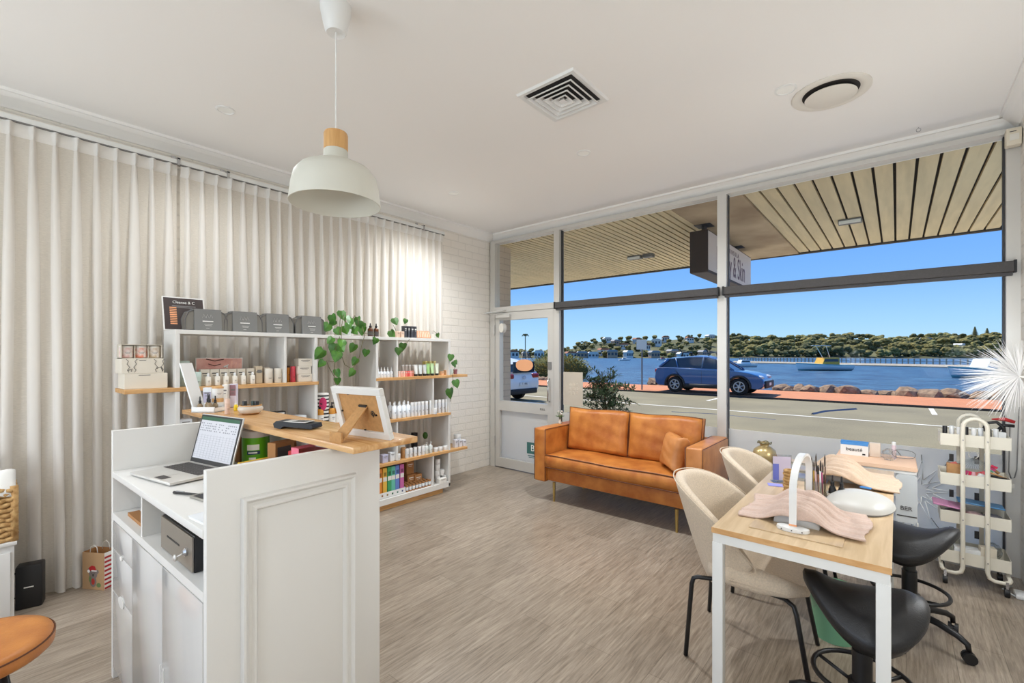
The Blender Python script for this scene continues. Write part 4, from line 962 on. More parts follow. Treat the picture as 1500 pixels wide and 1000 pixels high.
def crown_proto(seed, m, kind):
    random.seed(seed); t = thing('shore_tree', 'x', 'tree', (0, 0, 0))
    MB().tube([(0, 0, -1), (.2, 0, 3), (0, .2, 5)], .35, 6).obj('trunk', 'gum_bark', t, True)
    mb = MB()
    if kind == 'pine':
        for k in range(7): mb.lathe([(2.6-.33*k, 2+1.7*k), (.2, 4.2+1.7*k)], n=9, cap=False)
    else:
        for k in range(13):
            a = random.uniform(0, 2*PI); r_ = random.uniform(0, 2.9); mb.ico((r_*math.cos(a), r_*math.sin(a), 4.6+random.uniform(-1.4, 1.8)-.2*r_), random.uniform(1.0, 1.9), 2, .16, (1, 1, .8))
    mb.obj('crown', m, t, False); return t
random.seed(1)
PR = [crown_proto(1, 'tree_green', 'b'), crown_proto(2, 'tree_dark', 'b'), crown_proto(3, 'tree_olive', 'b'), crown_proto(4, 'tree_green', 'b')]
LB = {0: 'mid green bushy tree in the woodland across the bay', 1: 'dark green bushy tree in the woodland across the bay', 2: 'yellow olive bushy tree in the woodland across the bay', 3: 'mid green bushy tree in the woodland across the bay'}
GR = {0: 'mid green trees across the bay', 1: 'dark green trees across the bay', 2: 'olive coloured trees across the bay', 3: 'mid green trees across the bay'}
rnd = random.Random(21); cnt = [0]*4
def put_tree(u, k, s, w_=None):
    i = rnd.choice((0, 0, 1, 1, 2, 3)) if w_ is None else w_
    p = pol(u, D0+6+(D1-D0-8)*k); p.z = hz(u, k)-1.5*s
    if cnt[i] == 0: o = PR[i]; o.location = p; o.rotation_euler = (0, 0, rnd.uniform(0, 6))
    else: o = dup(PR[i], p, rnd.uniform(0, 6))
    o.scale = (s*rnd.uniform(.9, 1.25), s*rnd.uniform(.9, 1.2), s*rnd.uniform(.85, 1.15)); where = 'through the door glass' if u < 825 else 'left of the sign pole' if u < 937 else 'above the blue car' if u < 1058 else 'right of the mullion' if u < 1150 else 'behind the yellow boat' if u < 1250 else 'above the jetty middle' if u < 1360 else 'near the pair of pines'; lay = 'along the shore' if k < .15 else 'on the lower slope' if k < .4 else 'mid slope' if k < .65 else 'high on the slope' if k < .9 else 'on the skyline'; o['label'] = '%s bushy tree %s, %s' % (('mid green', 'dark green', 'yellow olive', 'mid green')[i], lay, where); o['group'] = GR[i]; cnt[i] += 1
for row, k in enumerate((.02, .25, .5, .75, 1.0)):
    u = 742 + row*3
    while u < 1478:
        right = u > 1062
        if right or rnd.random() < (.95 if k > .9 else .88): put_tree(u+rnd.uniform(-4, 4), max(.01, min(1, k+rnd.uniform(-.05, .05))), rnd.uniform(1.25, 1.9) if right else rnd.uniform(.85, 1.25))
        u += rnd.uniform(9, 13) if right else rnd.uniform(10, 15)
pp_ = crown_proto(9, 'tree_dark', 'pine'); q = pol(1428, D1); pp_.location = (q.x, q.y, hz(1428, 1)+2); pp_.scale = (2.2, 2.2, 1.2); pp_['label'] = 'tall dark pine on the skyline, left one of the pair'; pp_.name = 'pine_tree'
q = pol(1446, D1); p2 = dup(pp_, (q.x, q.y, hz(1446, 1)+1.5), 1, 'dark pine on the skyline, right one of the pair'); p2.scale = (2.1, 2.1, 1.05)
# palm seen through the door
pm_ = thing('palm_tree', 'tall thin palm rising above the far shore, seen through the door', 'palm tree', tuple(pol(769.5, 300).xy)+(-1,))
MB().tube([(0, 0, 0), (0, 0, 15)], .3, 6).obj('trunk', 'gum_bark', pm_); mb = MB()
for k in range(14):
    a = k*2*PI/14; mb.tube([(0, 0, 15), (1.3*math.cos(a), 1.3*math.sin(a), 16.2), (2.5*math.cos(a), 2.5*math.sin(a), 14.8)], [.3, .4, .05], 4)
mb.obj('fronds', 'tree_dark', pm_)
# houses
mat('house_white', (226, 222, 212), .8); mat('house_tan', (190, 156, 126), .8); mat('roof_grey', (150, 150, 150), .7); mat('roof_terracotta', (164, 108, 80), .8); mat('roof_pale', (214, 212, 204), .7); mat('house_glass', (58, 66, 76), .3)
def house(label, u, k, w_, d_, h, wall, roof, rz=.7, name='far_house'):
    h *= 1.5; p = pol(u, D0-4+(D1-D0-8)*k); t = thing(name, label, 'house', (p.x, p.y, (hz(u, k) if k > .01 else -1.3)), rz)
    MB().box(-w_/2, w_/2, -d_/2, d_/2, -2, h).obj('wall', wall, t)
    MB().prism([(-w_/2-.6, h), (w_/2+.6, h), (w_/2-1.5, h+1.9), (-w_/2+1.5, h+1.9)], 'y', -d_/2-.5, d_/2+.5).obj('roof', roof, t)
    for q in range(3): MB().box(-w_/2+w_*(q+.2)/3, -w_/2+w_*(q+.8)/3, -d_/2-.15, -d_/2+.1, h*.35, h*.8).obj('window', 'house_glass', t)
walls = ['house_white', 'house_tan', 'house_white']; roofs = ['roof_grey', 'roof_terracotta', 'roof_pale']; rn = ['grey', 'terracotta', 'pale']; wn = ['white', 'tan', 'white']
places = [(752, 0, 'at the left end of the shore through the door glass'), (770, .1, 'below the palm'), (790, 0, 'at the right of the door glass'), (836, 0, 'on the shore just right of the door post'), (852, 0, 'on the shore above the paper notice'), (868, 0, 'on the shore left of the sign pole'), (884, .15, 'low on the slope above the olive tree'),
    (897, .02, 'on the shore above the olive tree top'), (920, 0, 'on the shore just left of the sign pole'), (915, .45, 'half way up the slope left of the sign pole'), (902, .7, 'high on the slope left of the sign pole'), (889, .95, 'on the ridge left of the sign pole'), (945, .3, 'on the lower slope right of the sign pole'), (958, 0, 'on the shore right of the sign pole'),
    (962, .6, 'mid slope between the sign pole and the car'), (975, .9, 'on the ridge above the rear of the blue car'), (985, .1, 'low behind the blue car roof'), (1000, 0, 'on the shore behind the blue car roof'), (1010, .75, 'high on the slope above the blue car'), (1030, .05, 'low on the shore beside the mullion'), (1040, .95, 'on the ridge left of the mullion'), (932, .8, 'high on the slope behind the sign panel'), (1356, .8, 'peeping out of the woods above the jetty'), (1405, .4, 'peeping out of the woods near the pines')]
rnd = random.Random(6)
for i, (u, k, where) in enumerate(places):
    a, b_ = i % 3, (i*2+1) % 3
    house('far %s house, %s roof, %s' % (wn[a], rn[b_], where), u, k, rnd.uniform(7, 12), 7, rnd.uniform(2.6, 4.2), walls[a], roofs[b_], .7+rnd.uniform(-.5, .5))
# ================================================================ SMALL THINGS
ORD = ['first', 'second', 'third', 'fourth', 'fifth', 'sixth', 'seventh', 'eighth', 'ninth', 'tenth', 'eleventh', 'twelfth', 'thirteenth', 'fourteenth']
def ordn(i, n): return ('leftmost' if i == 0 else 'rightmost' if i == n-1 else ORD[i]+' from left')
def fy(u, x=.40): return at(u, 500, 'x', x).y
def colm(c, r=.5, **k):
    n = 'c_%d_%d_%d_%d' % (*c, int(r*100)); return n if n in MATS else (mat(n, c, r, **k), n)[1]
Z0, Z1, Z1R, Z2, Z3, Z4 = 1.6205, 1.2355, 1.2395, .8425, .4425, .1105
def carton(name, w_, d_, h, m, marks=True, markm='grey_print', loc=(0, 0, 0), rz=0, label='', cat='box', group=None, stripe=None):
    t = thing(name, label, cat, loc, rz, group)
    o = MB().box(-d_/2, d_/2, -w_/2, w_/2, 0, h, min(.002, w_*.05), 1).obj('box', m, t)
    if stripe: MB().box(d_/2+.0002, d_/2+.0008, -w_/2+.002, w_/2-.002, h*stripe[1], h*stripe[2]).obj('printed_band', stripe[0], t)
    if marks:
        mb = MB(); mb.box(d_/2+.0004, d_/2+.0012, -w_*.32, w_*.32, h*.72, h*.78); mb.box(d_/2+.0004, d_/2+.0012, -w_*.22, w_*.22, h*.60, h*.63); mb.obj('print', markm, t)
    return t
def bottle(name, r, h, m, capm, neck=.45, caph=.2, kind='cyl', loc=(0, 0, 0), label='', cat='bottle', group=None, lab=None):
    t = thing(name, label, cat, loc, 0, group); hb = h*(1-caph)
    if kind == 'cyl': MB().lathe([(r*.95, 0), (r, .003), (r, hb)], n=18).obj('body', m, t, 40); MB().lathe([(r*.98, hb+.0006), (r*.98, h-.003), (r*.9, h)], n=18).obj('cap', capm, t, 40)
    elif kind == 'jar': MB().lathe([(r*.9, 0), (r, .004), (r, hb)], n=20).obj('jar', m, t, 40); MB().lathe([(r*1.03, hb), (r*1.03, h-.003), (r*.97, h)], n=20).obj('lid', capm, t, 40)
    elif kind == 'drop':
        MB().lathe([(r*.95, 0), (r, .003), (r, hb*.82), (r*.8, hb*.93), (r*neck, hb), (r*neck, hb+.004)], n=18).obj('body', m, t, True)
        MB().lathe([(r*.5, hb+.003), (r*.5, hb+h*caph*.45), (r*.26, hb+h*caph*.5), (r*.2, h)], n=12).obj('dropper', capm, t, 40)
    elif kind == 'pump':
        MB().lathe([(r*.95, 0), (r, .003), (r, hb*.9), (r*.75, hb), (r*.4, hb+.003)], n=18).obj('body', m, t, True)
        MB().lathe([(r*.42, hb+.002), (r*.42, hb+h*caph*.4), (r*.15, hb+h*caph*.42), (r*.15, h*.97)], n=10).box(-.004, r*.95, -.004, .004, h*.955, h).obj('pump', capm, t, 40)
    elif kind == 'spray':
        MB().lathe([(r*.95, 0), (r, .003), (r, hb*.93), (r*.5, hb)], n=18).obj('body', m, t, True); MB().lathe([(r*.5, hb), (r*.5, h*.93), (r*.36, h)], n=12).obj('spray_cap', capm, t, 40)
    if lab: MB().lathe([(r*1.01, hb*lab[1]), (r*1.01, hb*lab[2])], n=18, cap=False).obj('label', lab[0], t, True)
    mk = MB().box(r*1.005, r*1.015, -r*.4, r*.4, hb*.5, hb*.53).box(r*1.005, r*1.015, -r*.3, r*.3, hb*.42, hb*.44).obj('print', 'dark_print' if m != 'black' else 'paper', t)
    return t
def row(first, us, z, x, fmt, group, jit=0, labf=None):
    n = len(us)
    for i, u in enumerate(us):
        lb = labf(i, n) if labf else fmt % ordn(i, n); loc = (x, fy(u, x), z)
        if i == 0: o = first; o.location = loc; o['label'] = lb; o['group'] = group
        else: o = dup(first, loc, random.uniform(-jit, jit), lb, group)
mat('cream_box', (226, 218, 202), .6); mat('pale_mint', (196, 214, 206), .5); mat('ivory_glass', (222, 214, 200), .3); mat('amber', (88, 48, 24), .2); mat('clear_label', (232, 236, 240), .4)
# --- top board
ps = thing('framed_poster', 'black poster with pale border and pink tubes leaning behind the pouches', 'poster', (.30, fy(272, .30), Z0), math.radians(0))
T_ = Matrix.Rotation(math.radians(-14), 4, 'Y')
mb = MB(); mb.xf(T_); mb.box(-.006, 0, -.125, .125, 0, .245).obj('frame', 'white_paint', ps)
mb = MB(); mb.xf(T_); pn = mb.box(.0005, .002, -.117, .117, .008, .237).obj('print', colm((58, 46, 44)), ps)
q = MB(); q.xf(T_)
for k in range(10): q.box(.0022, .0035, -.085+.004*k*0-.0, -.045, .045+.013*k, .052+.013*k)
q.obj('pink_tubes', 'peach', pn)
o = text('Cleanse & C', .026, 'paper', pn, (.004+.0, -.0, .205), (PI/2, 0, PI/2)); o.location = T_ @ Vector((.004, 0, .205))
q = MB(); q.xf(T_); q.box(.0022, .003, -.07, .07, .175, .181).box(.0022, .003, -.05, .05, .166, .170).obj('small_print', 'grey_print', pn)
mat('pouch_grey', (92, 90, 88), .6); mat('pouch_sleeve', (118, 117, 114), .65); mat('pouch_clear', (120, 116, 108), .25)
def pouch(lab, u):
    t = thing('cosmetic_pouch', lab, 'pouch', (.335, fy(u, .335), Z0), random.uniform(-.05, .05), 'grey toiletry pouches on top of the shelving')
    w_, h, d_ = .128, .15, .09
    def arch(s): return [(-w_*s, 0), (w_*s, 0), (w_*s, h*.55), (w_*s*.86, h*.85), (w_*s*.55, h*.98), (-w_*s*.55, h*.98), (-w_*s*.86, h*.85), (-w_*s, h*.55)]
    MB().prism(arch(1), 'x', -d_/2, d_/2).obj('bag', 'pouch_clear', t, 30)
    P = arch(1.0)
    for s in (-1, 1): MB().tube([(s*d_/2, p[0], max(.004, p[1])) for p in P], .0045, 6, True).obj('piping', 'pouch_grey', t, True)
    sl = MB().prism([(-d_/2-.004, 0), (d_/2+.022, 0), (d_/2+.006, h*1.02), (-d_/2-.004, h*1.02)], 'y', -.078, .088).obj('card_sleeve', 'pouch_sleeve', t)
    S_ = Matrix.Translation((d_/2+.0232, 0, 0)) @ Matrix.Rotation(math.radians(-6), 4, 'Y')
    q = MB(); q.xf(S_); q.box(-.0005, .0008, -.03, .035, .065, .071).obj('white_band', 'paper', sl)
    q = MB(); q.xf(S_)
    for k in range(3): q.tube([(.0, -.03+.022*k, .09), (.0, -.022+.022*k, .118), (.0, -.012+.022*k, .092)], .0009, 4)
    q.box(-.0005, .0006, -.02, .03, .045, .048).box(-.0005, .0006, -.015, .025, .036, .039).box(-.0005, .0008, -.01, .01, .018, .021).obj('line_emblem', 'aluminium', sl)
    return t
p0 = pouch('grey toiletry pouch with card sleeve, leftmost of four', 300)
for u, lb in ((354, 'grey toiletry pouch with card sleeve, second from left of four'), (402, 'grey toiletry pouch with card sleeve, third from left of four'), (451, 'grey toiletry pouch with card sleeve, beside the trailing pothos')): dup(p0, (.335, fy(u, .335), Z0), random.uniform(-.05, .05), lb, 'grey toiletry pouches on top of the shelving')
b_ = bottle('dropper_bottle', .024, .125, 'amber', 'black', kind='drop', caph=.34, label='x', cat='bottle', lab=('dark_print', .12, .6)); row(b_, [542.5, 551], Z0, .38, 'amber dropper bottle with dark label beside the pothos, %s of two', 'amber dropper bottles')
c_ = carton('carton', .038, .045, .062, colm((224, 192, 170)), loc=(0, 0, 0), label='x'); row(c_, [582, 588], Z0, .38, 'small pale pink carton on the top board, %s of two', 'small pink cartons on the top board')
c_ = carton('carton', .030, .05, .118, colm((62, 62, 68)), label='x', markm='paper'); row(c_, [592, 597, 602, 606.5], Z0, .38, 'slim black carton on the top board, %s of four', 'slim black cartons')
t = thing('gift_box', 'rose gold leafy box leaning at the right of the top board', 'box', (.36, fy(621, .36), Z0)); q = MB(); q.xf(Matrix.Rotation(math.radians(-25), 4, 'Y')); q.box(-.012, .012, -.09, .09, .004, .085, .002).obj('lid', colm((196, 146, 116), .3), t)
q = MB(); q.xf(Matrix.Rotation(math.radians(-25), 4, 'Y'))
for k in range(7): q.tube([(.0128, -.075+.024*k, .012), (.0128, -.06+.022*k, .04), (.0128, -.05+.02*k, .075)], .0028, 5)
q.obj('leaf_print', colm((236, 212, 194), .4), t)
# --- pothos
mat('pothos', (86, 138, 46), .38, c2=(48, 98, 30), nscale=18); mat('vine', (96, 88, 48), .6)
def heart(mb, p, s, droop, side, yaw_):
    """heart leaf hanging from p; s = length"""
    P = [(0, 0), (.28, .10), (.50, -.12), (.46, -.45), (.22, -.80), (0, -1.05), (-.22, -.80), (-.46, -.45), (-.50, -.12), (-.28, .10)]
    R_ = Matrix.Translation(p) @ Matrix.Rotation(yaw_, 4, 'Z') @ Matrix.Rotation(side, 4, 'X') @ Matrix.Rotation(droop, 4, 'Y')
    c = mb.b.verts.new(R_ @ Vector((.05*s, 0, -.4*s))); V_ = [mb.b.verts.new(R_ @ Vector((-.10*s*abs(a)*2, a*s, b_*s))) for a, b_ in P]
    for i in range(len(V_)): mb._f((c, V_[i], V_[(i+1) % len(V_)]))
po = thing('trailing_pothos', 'trailing green pothos in a white pot on the shelving, vines hanging down', 'potted plant', (.30, fy(508, .30), Z0))
base = Vector(po.location)
MB().lathe([(.035, 0), (.05, .085), (.052, .09), (.044, .09), (.04, .075), (0, .075)], n=20, cap=False).obj('pot', 'white_plastic', po, 40)
rnd = random.Random(5); lf = MB(); vn = MB()
def V3(u, v, x=.42): return at(u, v, 'x', x)-base
LV = [(486, 466, 13), (482, 480, 13), (492, 485, 11), (500, 460, 12), (505, 465, 9), (504, 482, 13), (515, 471, 14), (514, 484, 13), (531, 483, 13), (524, 469, 12), (521, 482, 10), (502, 502, 12), (491, 509, 15), (495, 520, 14), (499, 511, 10), (473.6, 518, 15), (474, 532, 10), (520, 509, 12), (537, 516, 10), (523, 529, 11), (519, 546, 11), (493, 545, 11), (494, 557, 9), (487, 498, 10), (551, 499, 10), (501, 571, 4), (526, 474, 10), (490, 473, 10), (509, 476, 10), (533, 476, 9)]
for u, v_, s in LV:
    x = rnd.uniform(.492, .515) if v_ > 492 else rnd.uniform(.30, .44); heart(lf, V3(u, v_-s*.4, x), s*.0068, rnd.uniform(-.5, .3), rnd.uniform(-.7, .7), rnd.uniform(-.9, .2))
lf.obj('leaves', 'pothos', po)
for pl_ in ([(508, 478, .3), (500, 455, .34), (498, 470, .42), (497, 500, .49), (492, 508, .50), (490, 545, .50), (489, 556, .50), (497, 573, .50)], [(508, 478, .3), (504, 458, .36), (500, 480, .49), (500, 520, .50), (505, 534, .50), (515, 540, .50), (525, 530, .50), (530, 505, .50), (534, 492, .49), (531, 478, .47)], [(508, 478, .3), (520, 462, .36), (525, 468, .4), (524, 480, .42)], [(500, 525, .50), (487, 530, .50), (478, 528, .50), (482, 538, .50), (490, 552, .50)], [(533, 488, .48), (548, 488, .49), (551, 500, .495)]):
    vn.tube([V3(a, b_, c) for a, b_, c in pl_], .0028, 5)
vn.obj('vines', 'vine', po, True)
def plantlet(lab, pot, u0, z, x, leaves, vines, cat='potted plant', name='small_trailing_plant'):
    t = thing(name, lab, cat, (x, fy(u0, x), z)); bs = Vector(t.location); l_ = MB(); vv = MB()
    if pot: MB().lathe([(.018, 0), (.024, .055), (.02, .055), (0, .05)], n=16, cap=False).obj('pot', pot, t, 40)
    for u, v_, s in leaves: heart(l_, at(u, v_-s*.4, 'x', .45 if v_ < 492 else .50)-bs, s*.0075, rnd.uniform(-.5, .3), rnd.uniform(-.5, .5), rnd.uniform(-.7, .2))
    for pl_ in vines: vv.tube([at(a, b_, 'x', c)-bs for a, b_, c in pl_], .0022, 5)
    l_.obj('leaves', 'leaf', t); vv.obj('vines', 'vine', t, True); return t
plantlet('small trailing plant behind the pink cartons, two leaves hanging below the board', 'off_white', 580, Z0, .27, [(577, 470, 10), (572, 489, 12), (591, 507, 11), (584, 513, 10), (595, 470, 7)], [[(580, 484, .28), (576, 476, .35)], [(584, 486, .28), (600, 497, .485), (596, 502, .485), (584, 512, .485)]])
plantlet('single green plant sprig at the right end of the top board', 'off_white', 634, Z0, .28, [(641, 491, 7)], [[(634, 484, .28), (641, 489, .42)]])
plantlet('little purple pot with trailing leaves on the shelf end by the brick wall', colm((140, 92, 104), .5), 667, Z1R, .36, [(661, 523, 10), (664, 533, 9), (667, 530, 7), (659, 575, 15), (667, 561, 12)], [[(666, 540, .36), (662, 520, .44)], [(666, 540, .36), (663, 548, .485), (664, 565, .485), (660, 588, .485)]])
tag(MB().lathe([(.014, 0), (.014, .055), (.010, .06)], n=16).obj('candle', 'pale_mint', None, 40, (.40, fy(661.5), Z1R)), 'pale mint candle beside the little purple pot', 'candle')
# --- left shelf, extension: stacked gift sets
def gb(u0, u1, ub, v):
    a, b_ = fy(u0, .43), fy(u1, .43); xb = max(.24, at(ub, v, 'y', a).x); return (a+b_)/2, (b_-a)/2, (.43+xb)/2, (.43-xb)/2
yc, hy, xc, hx = gb(182, 245.5, 171, 560)
t = thing('gift_box', 'long ivory gift box at the bottom of the stack on the left shelf end', 'box', (xc, yc, Z1)); MB().box(-hx, hx, -hy, hy, 0, .098, .002).obj('box', 'cream_box', t); MB().box(hx+.0005, hx+.0012, -.04, .02, .085, .089).obj('print', 'grey_print', t)
yc, hy, xc, hx = gb(178, 240, 168, 530)
t = thing('gift_box', 'ivory gift box with black line drawn figures in the middle of the stack', 'box', (.33, yc, Z1+.0985)); q = MB().box(-.33+xc-hx, .10, -hy, hy, 0, .094, .002).obj('box', 'cream_box', t)
lnm = MB(); rnd = random.Random(9)
for y0, kk in ((-.085, 1), (-.03, -1), (.055, 1), (.11, -1)):
    lnm.tube([(.1012, y0+kk*a, b_) for a, b_ in ((.0, .09), (.012, .078), (.004, .060), (.018, .04), (.006, .022), (.014, .008))], .0014, 4)
lnm.tube([(.1012, -.075, .02), (.1012, -.055, .03), (.1012, -.06, .012)], .002, 4); lnm.tube([(.1012, .07, .03), (.1012, .09, .04), (.1012, .10, .012)], .002, 4); lnm.box(.1005, .1012, -.02, .015, .082, .085); lnm.obj('line_drawing', 'dark_print', q)
t = thing('gift_box', 'open kraft display box holding three small candle jars on top of the stack', 'box', (.355, yc-.005, Z1+.193))
MB().box(-.05, .075, -.14, .14, 0, .004).box(-.05, -.046, -.14, .14, 0, .085).box(-.05, .075, -.14, -.136, 0, .085).box(-.05, .075, .136, .14, 0, .085).box(-.05, .075, -.14, .14, .085, .089).box(-.04, .07, -.05, -.046, 0, .08).box(-.04, .07, .042, .046, 0, .08).obj('box', colm((206, 196, 178), .7), t); t.scale = (1, hy/.145, 1)
for k, (yy, cc, nm) in enumerate(((-.096, (214, 170, 160), 'pink and white'), (-.002, (226, 130, 96), 'coral'), (.09, (196, 172, 140), 'sandy'))):
    bottle('candle_jar', .036, .076, colm(cc, .4, c2=(238, 232, 224), nscale=45), 'off_white', kind='jar', caph=.13, loc=(.385, t.location.y+yy*hy/.145, Z1+.1975), label='%s patterned candle jar in the display box, %s' % (nm, ('left', 'middle', 'right')[k]), cat='candle', group='candle jars in the display box')
# --- left shelf row
bottle('tall_bottle', .036, .175, 'pale_mint', 'pale_mint', kind='cyl', caph=.4, loc=(.33, fy(269, .33), Z1), label='tall pale mint bottle at the left end of the white shelf bay', cat='bottle')
carton('carton', .05, .05, .10, colm((190, 196, 178)), loc=(.36, fy(280, .36), Z1), label='grey green carton beside the short mint jar')
bottle('jar', .030, .098, 'pale_mint', 'pale_mint', kind='cyl', caph=.35, loc=(.41, fy(287.5, .41), Z1), label='short pale mint jar left of the ivory cartons', cat='jar')
c_ = carton('carton', .055, .045, .115, 'cream_box', label='x', markm='dark_print'); row(c_, [299, 313, 326.5, 339, 352, 365.5], Z1, .37, 'ivory carton behind a little ivory bottle, %s of six', 'ivory cartons on the left shelf')
b_ = bottle('serum_bottle', .017, .088, 'ivory_glass', 'white_plastic', kind='spray', caph=.25, label='x'); row(b_, [305, 318.5, 331, 344, 356.5, 370], Z1, .43, 'little ivory serum bottle in front of a carton, %s of six', 'little ivory serum bottles')
carton('carton', .046, .05, .132, colm((206, 190, 164)), loc=(.38, fy(378, .38), Z1), label='taller beige carton after the row of six ivory cartons', stripe=('grey_print', .62, .72))
carton('carton', .05, .05, .118, colm((214, 198, 178)), loc=(.36, fy(389, .36), Z1), label='beige carton partly behind the ivory jar on the left shelf')
b_ = bottle('jar', .029, .112, 'ivory_glass', 'ivory_glass', kind='cyl', caph=.3, label='x', cat='jar'); row(b_, [393.5, 407], Z1, .42, 'smooth ivory cylinder jar right of the cartons, %s of two', 'smooth ivory jars')
t = thing('photo_card', 'photo card of a face with fingers spreading cream, behind the ivory cartons', 'poster', (.24, fy(321, .24)+.0, Z1))
f = MB().box(-.004, 0, -.15, .16, 0, .195).obj('card', 'paper', t)
pcm = mat('skin_print', (244, 196, 182), .6, c2=(216, 150, 136), nscale=9); cd = MB().box(.0005, .0012, -.145, .155, .008, .19).obj('skin_print', 'skin_print', t)
q = MB()
for k in range(3): q.tube([(.0015, .085+.026*k, .075), (.0015, .08+.028*k, .13), (.0015, .085+.03*k, .17-.01*k)], .012, 6)
fo = q.obj('fingers', colm((232, 176, 156)), t, True); fo.scale = (.12, 1, 1)
q = MB(); q.tube([(.0018, -.07, .150), (.0018, -.03, .135), (.0018, .01, .148)], .003, 5).tube([(.0018, -.085, .185), (.0018, -.03, .172), (.0018, .03, .183)], .004, 5); q.obj('eye_lashes', colm((88, 50, 44)), t)
MB().tube([(.0018, .03, .125), (.0018, .06, .14), (.0018, .05, .118)], .006, 6).obj('cream_swipe', 'paper', t)
bottle('slim_bottle', .012, .13, colm((232, 150, 40), .4), colm((60, 40, 30), .4), kind='cyl', caph=.12, loc=(.36, fy(422.5, .36), Z1), label='slim orange bottle left of the red bottle', cat='bottle')
bottle('slim_bottle', .019, .125, colm((212, 70, 84), .4), colm((212, 70, 84), .4), kind='cyl', caph=.3, loc=(.40, fy(429, .40), Z1), label='pinkish red bottle beside the stacked white cartons', cat='bottle')
for k, lb in enumerate(('bottom', 'middle', 'top')): carton('carton', .112, .09, .062, colm((228, 220, 206)), True, 'dark_print', (.39, fy(444)+(.003, -.004, .004)[k], Z1+.0625*k), 0, 'white carton at the %s of the stack of three in the narrow bay' % lb, group='stack of three white cartons')
# --- right shelf upper row
b_ = bottle('dropper_bottle', .017, .098, 'clear_label', 'white_plastic', kind='drop', caph=.4, label='x'); row(b_, [554, 558.5, 563, 568, 573], Z1R, .42, 'white dropper bottle in the narrow bay, %s of five', 'white dropper bottles')
cs = [(236, 196, 180), (232, 170, 156), (238, 190, 174), (228, 120, 110), (222, 84, 82), (232, 150, 140), (188, 110, 84)]; nm = ['pale pink', 'salmon', 'pale pink', 'coral', 'red', 'rose', 'brown red']
for k, u in enumerate((584, 587.4, 590.8, 594.2, 597.6, 600.6, 603.6)): carton('carton', .024, .03, .056, colm(cs[k]), True, 'paper', (.42, fy(u, .42), Z1R), 0, '%s mini carton, %s of the seven mini cartons' % (nm[k], ordn(k, 7)), group='mini cartons in a row')
b_ = bottle('cream_tube', .016, .115, colm((206, 200, 190)), 'white_plastic', kind='cyl', caph=.12, label='x', cat='tube'); row(b_, [590, 595, 600, 605], Z1R, .36, 'tall pale grey tube behind the mini cartons, %s of four', 'tall pale grey tubes')
def tube_(c, u, lab, h=.115):
    t = thing('cream_tube', lab, 'tube', (.415, fy(u, .415), Z1R), 0, 'squeeze tubes standing on black caps'); MB().lathe([(.017, 0), (.018, .02)], n=16).obj('cap', 'black', t, 40)
    q = MB(); q.grid(lambda a, v: ((.018*(1-v)+.003*v)*math.cos(2*PI*a), (.018*(1-v)+.024*v)*math.sin(2*PI*a), .0205+v*(h-.0205)), 20, 4); q.obj('body', colm(c, .4), t, True)
tube_((226, 228, 224), 609, 'white squeeze tube on a black cap, first of the six tubes'); tube_((214, 220, 218), 615.5, 'pale grey squeeze tube on a black cap, second of six'); tube_((202, 208, 206), 622, 'light grey squeeze tube on a black cap, third of six')
tube_((158, 204, 128), 627, 'green squeeze tube on a black cap under the yellow cartons', .125); tube_((190, 222, 168), 633, 'pale green squeeze tube on a black cap', .125); tube_((222, 230, 210), 640, 'cream green squeeze tube, rightmost of the black capped tubes', .125)
t = carton('carton', .062, .06, .10, colm((196, 206, 160)), loc=(.33, fy(626, .33), Z1R), label='pale green carton carrying the yellow cartons behind the tubes')
for k, u in enumerate((622.5, 629, 635)): carton('carton', .03, .05, .045, colm(((222, 206, 120), (232, 220, 140), (226, 214, 150))[k]), loc=(.33, fy(u, .33), Z1R+.1005), label='small yellow carton on top of the green carton, %s of three' % ordn(k, 3), group='small yellow cartons')
MB_ = carton('carton', .14, .05, .0995, colm((214, 218, 198)), False, loc=(.27, fy(634, .27), Z1R), label='wide pale carton at the back of the upper right shelf')
for k, u in enumerate((647, 653)): carton('carton', .030, .04, (.04, .05)[k], colm(((226, 178, 140), (206, 158, 116))[k]), loc=(.42, fy(u, .42), Z1R), label='small %s carton right of the tubes' % ('peach', 'kraft')[k])
# --- right unit second shelf
b_ = bottle('pump_bottle', .024, .155, 'clear_label', 'white_plastic', kind='spray', caph=.22, label='x'); row(b_, [577, 584.5, 591, 597.5], Z2, .43, 'tall white pump bottle, second shelf front row, %s of four', 'tall white pump bottles')
row(dup(b_, (0, 0, 0)), [571, 578, 585, 592], Z2, .34, 'tall white pump bottle, second shelf back row, %s of four', 'tall white pump bottles, back row')
b_ = bottle('slim_bottle', .019, .14, 'clear_label', 'white_plastic', kind='cyl', caph=.25, label='x'); row(b_, [603.5, 608.5, 613.5, 618.8, 624.5, 630.5], Z2, .43, 'slim white bottle on the second shelf, %s of six', 'slim white bottles')
row(dup(b_, (0, 0, 0)), [638, 643.5, 648.8, 654], Z2, .43, 'slim white bottle in the right end bay, %s of four', 'slim white bottles in the end bay')
bottle('jar', .022, .06, 'clear_label', 'white_plastic', kind='jar', caph=.3, loc=(.46, fy(637, .46), Z2), label='small white jar in front of the slim bottles in the end bay', cat='jar')
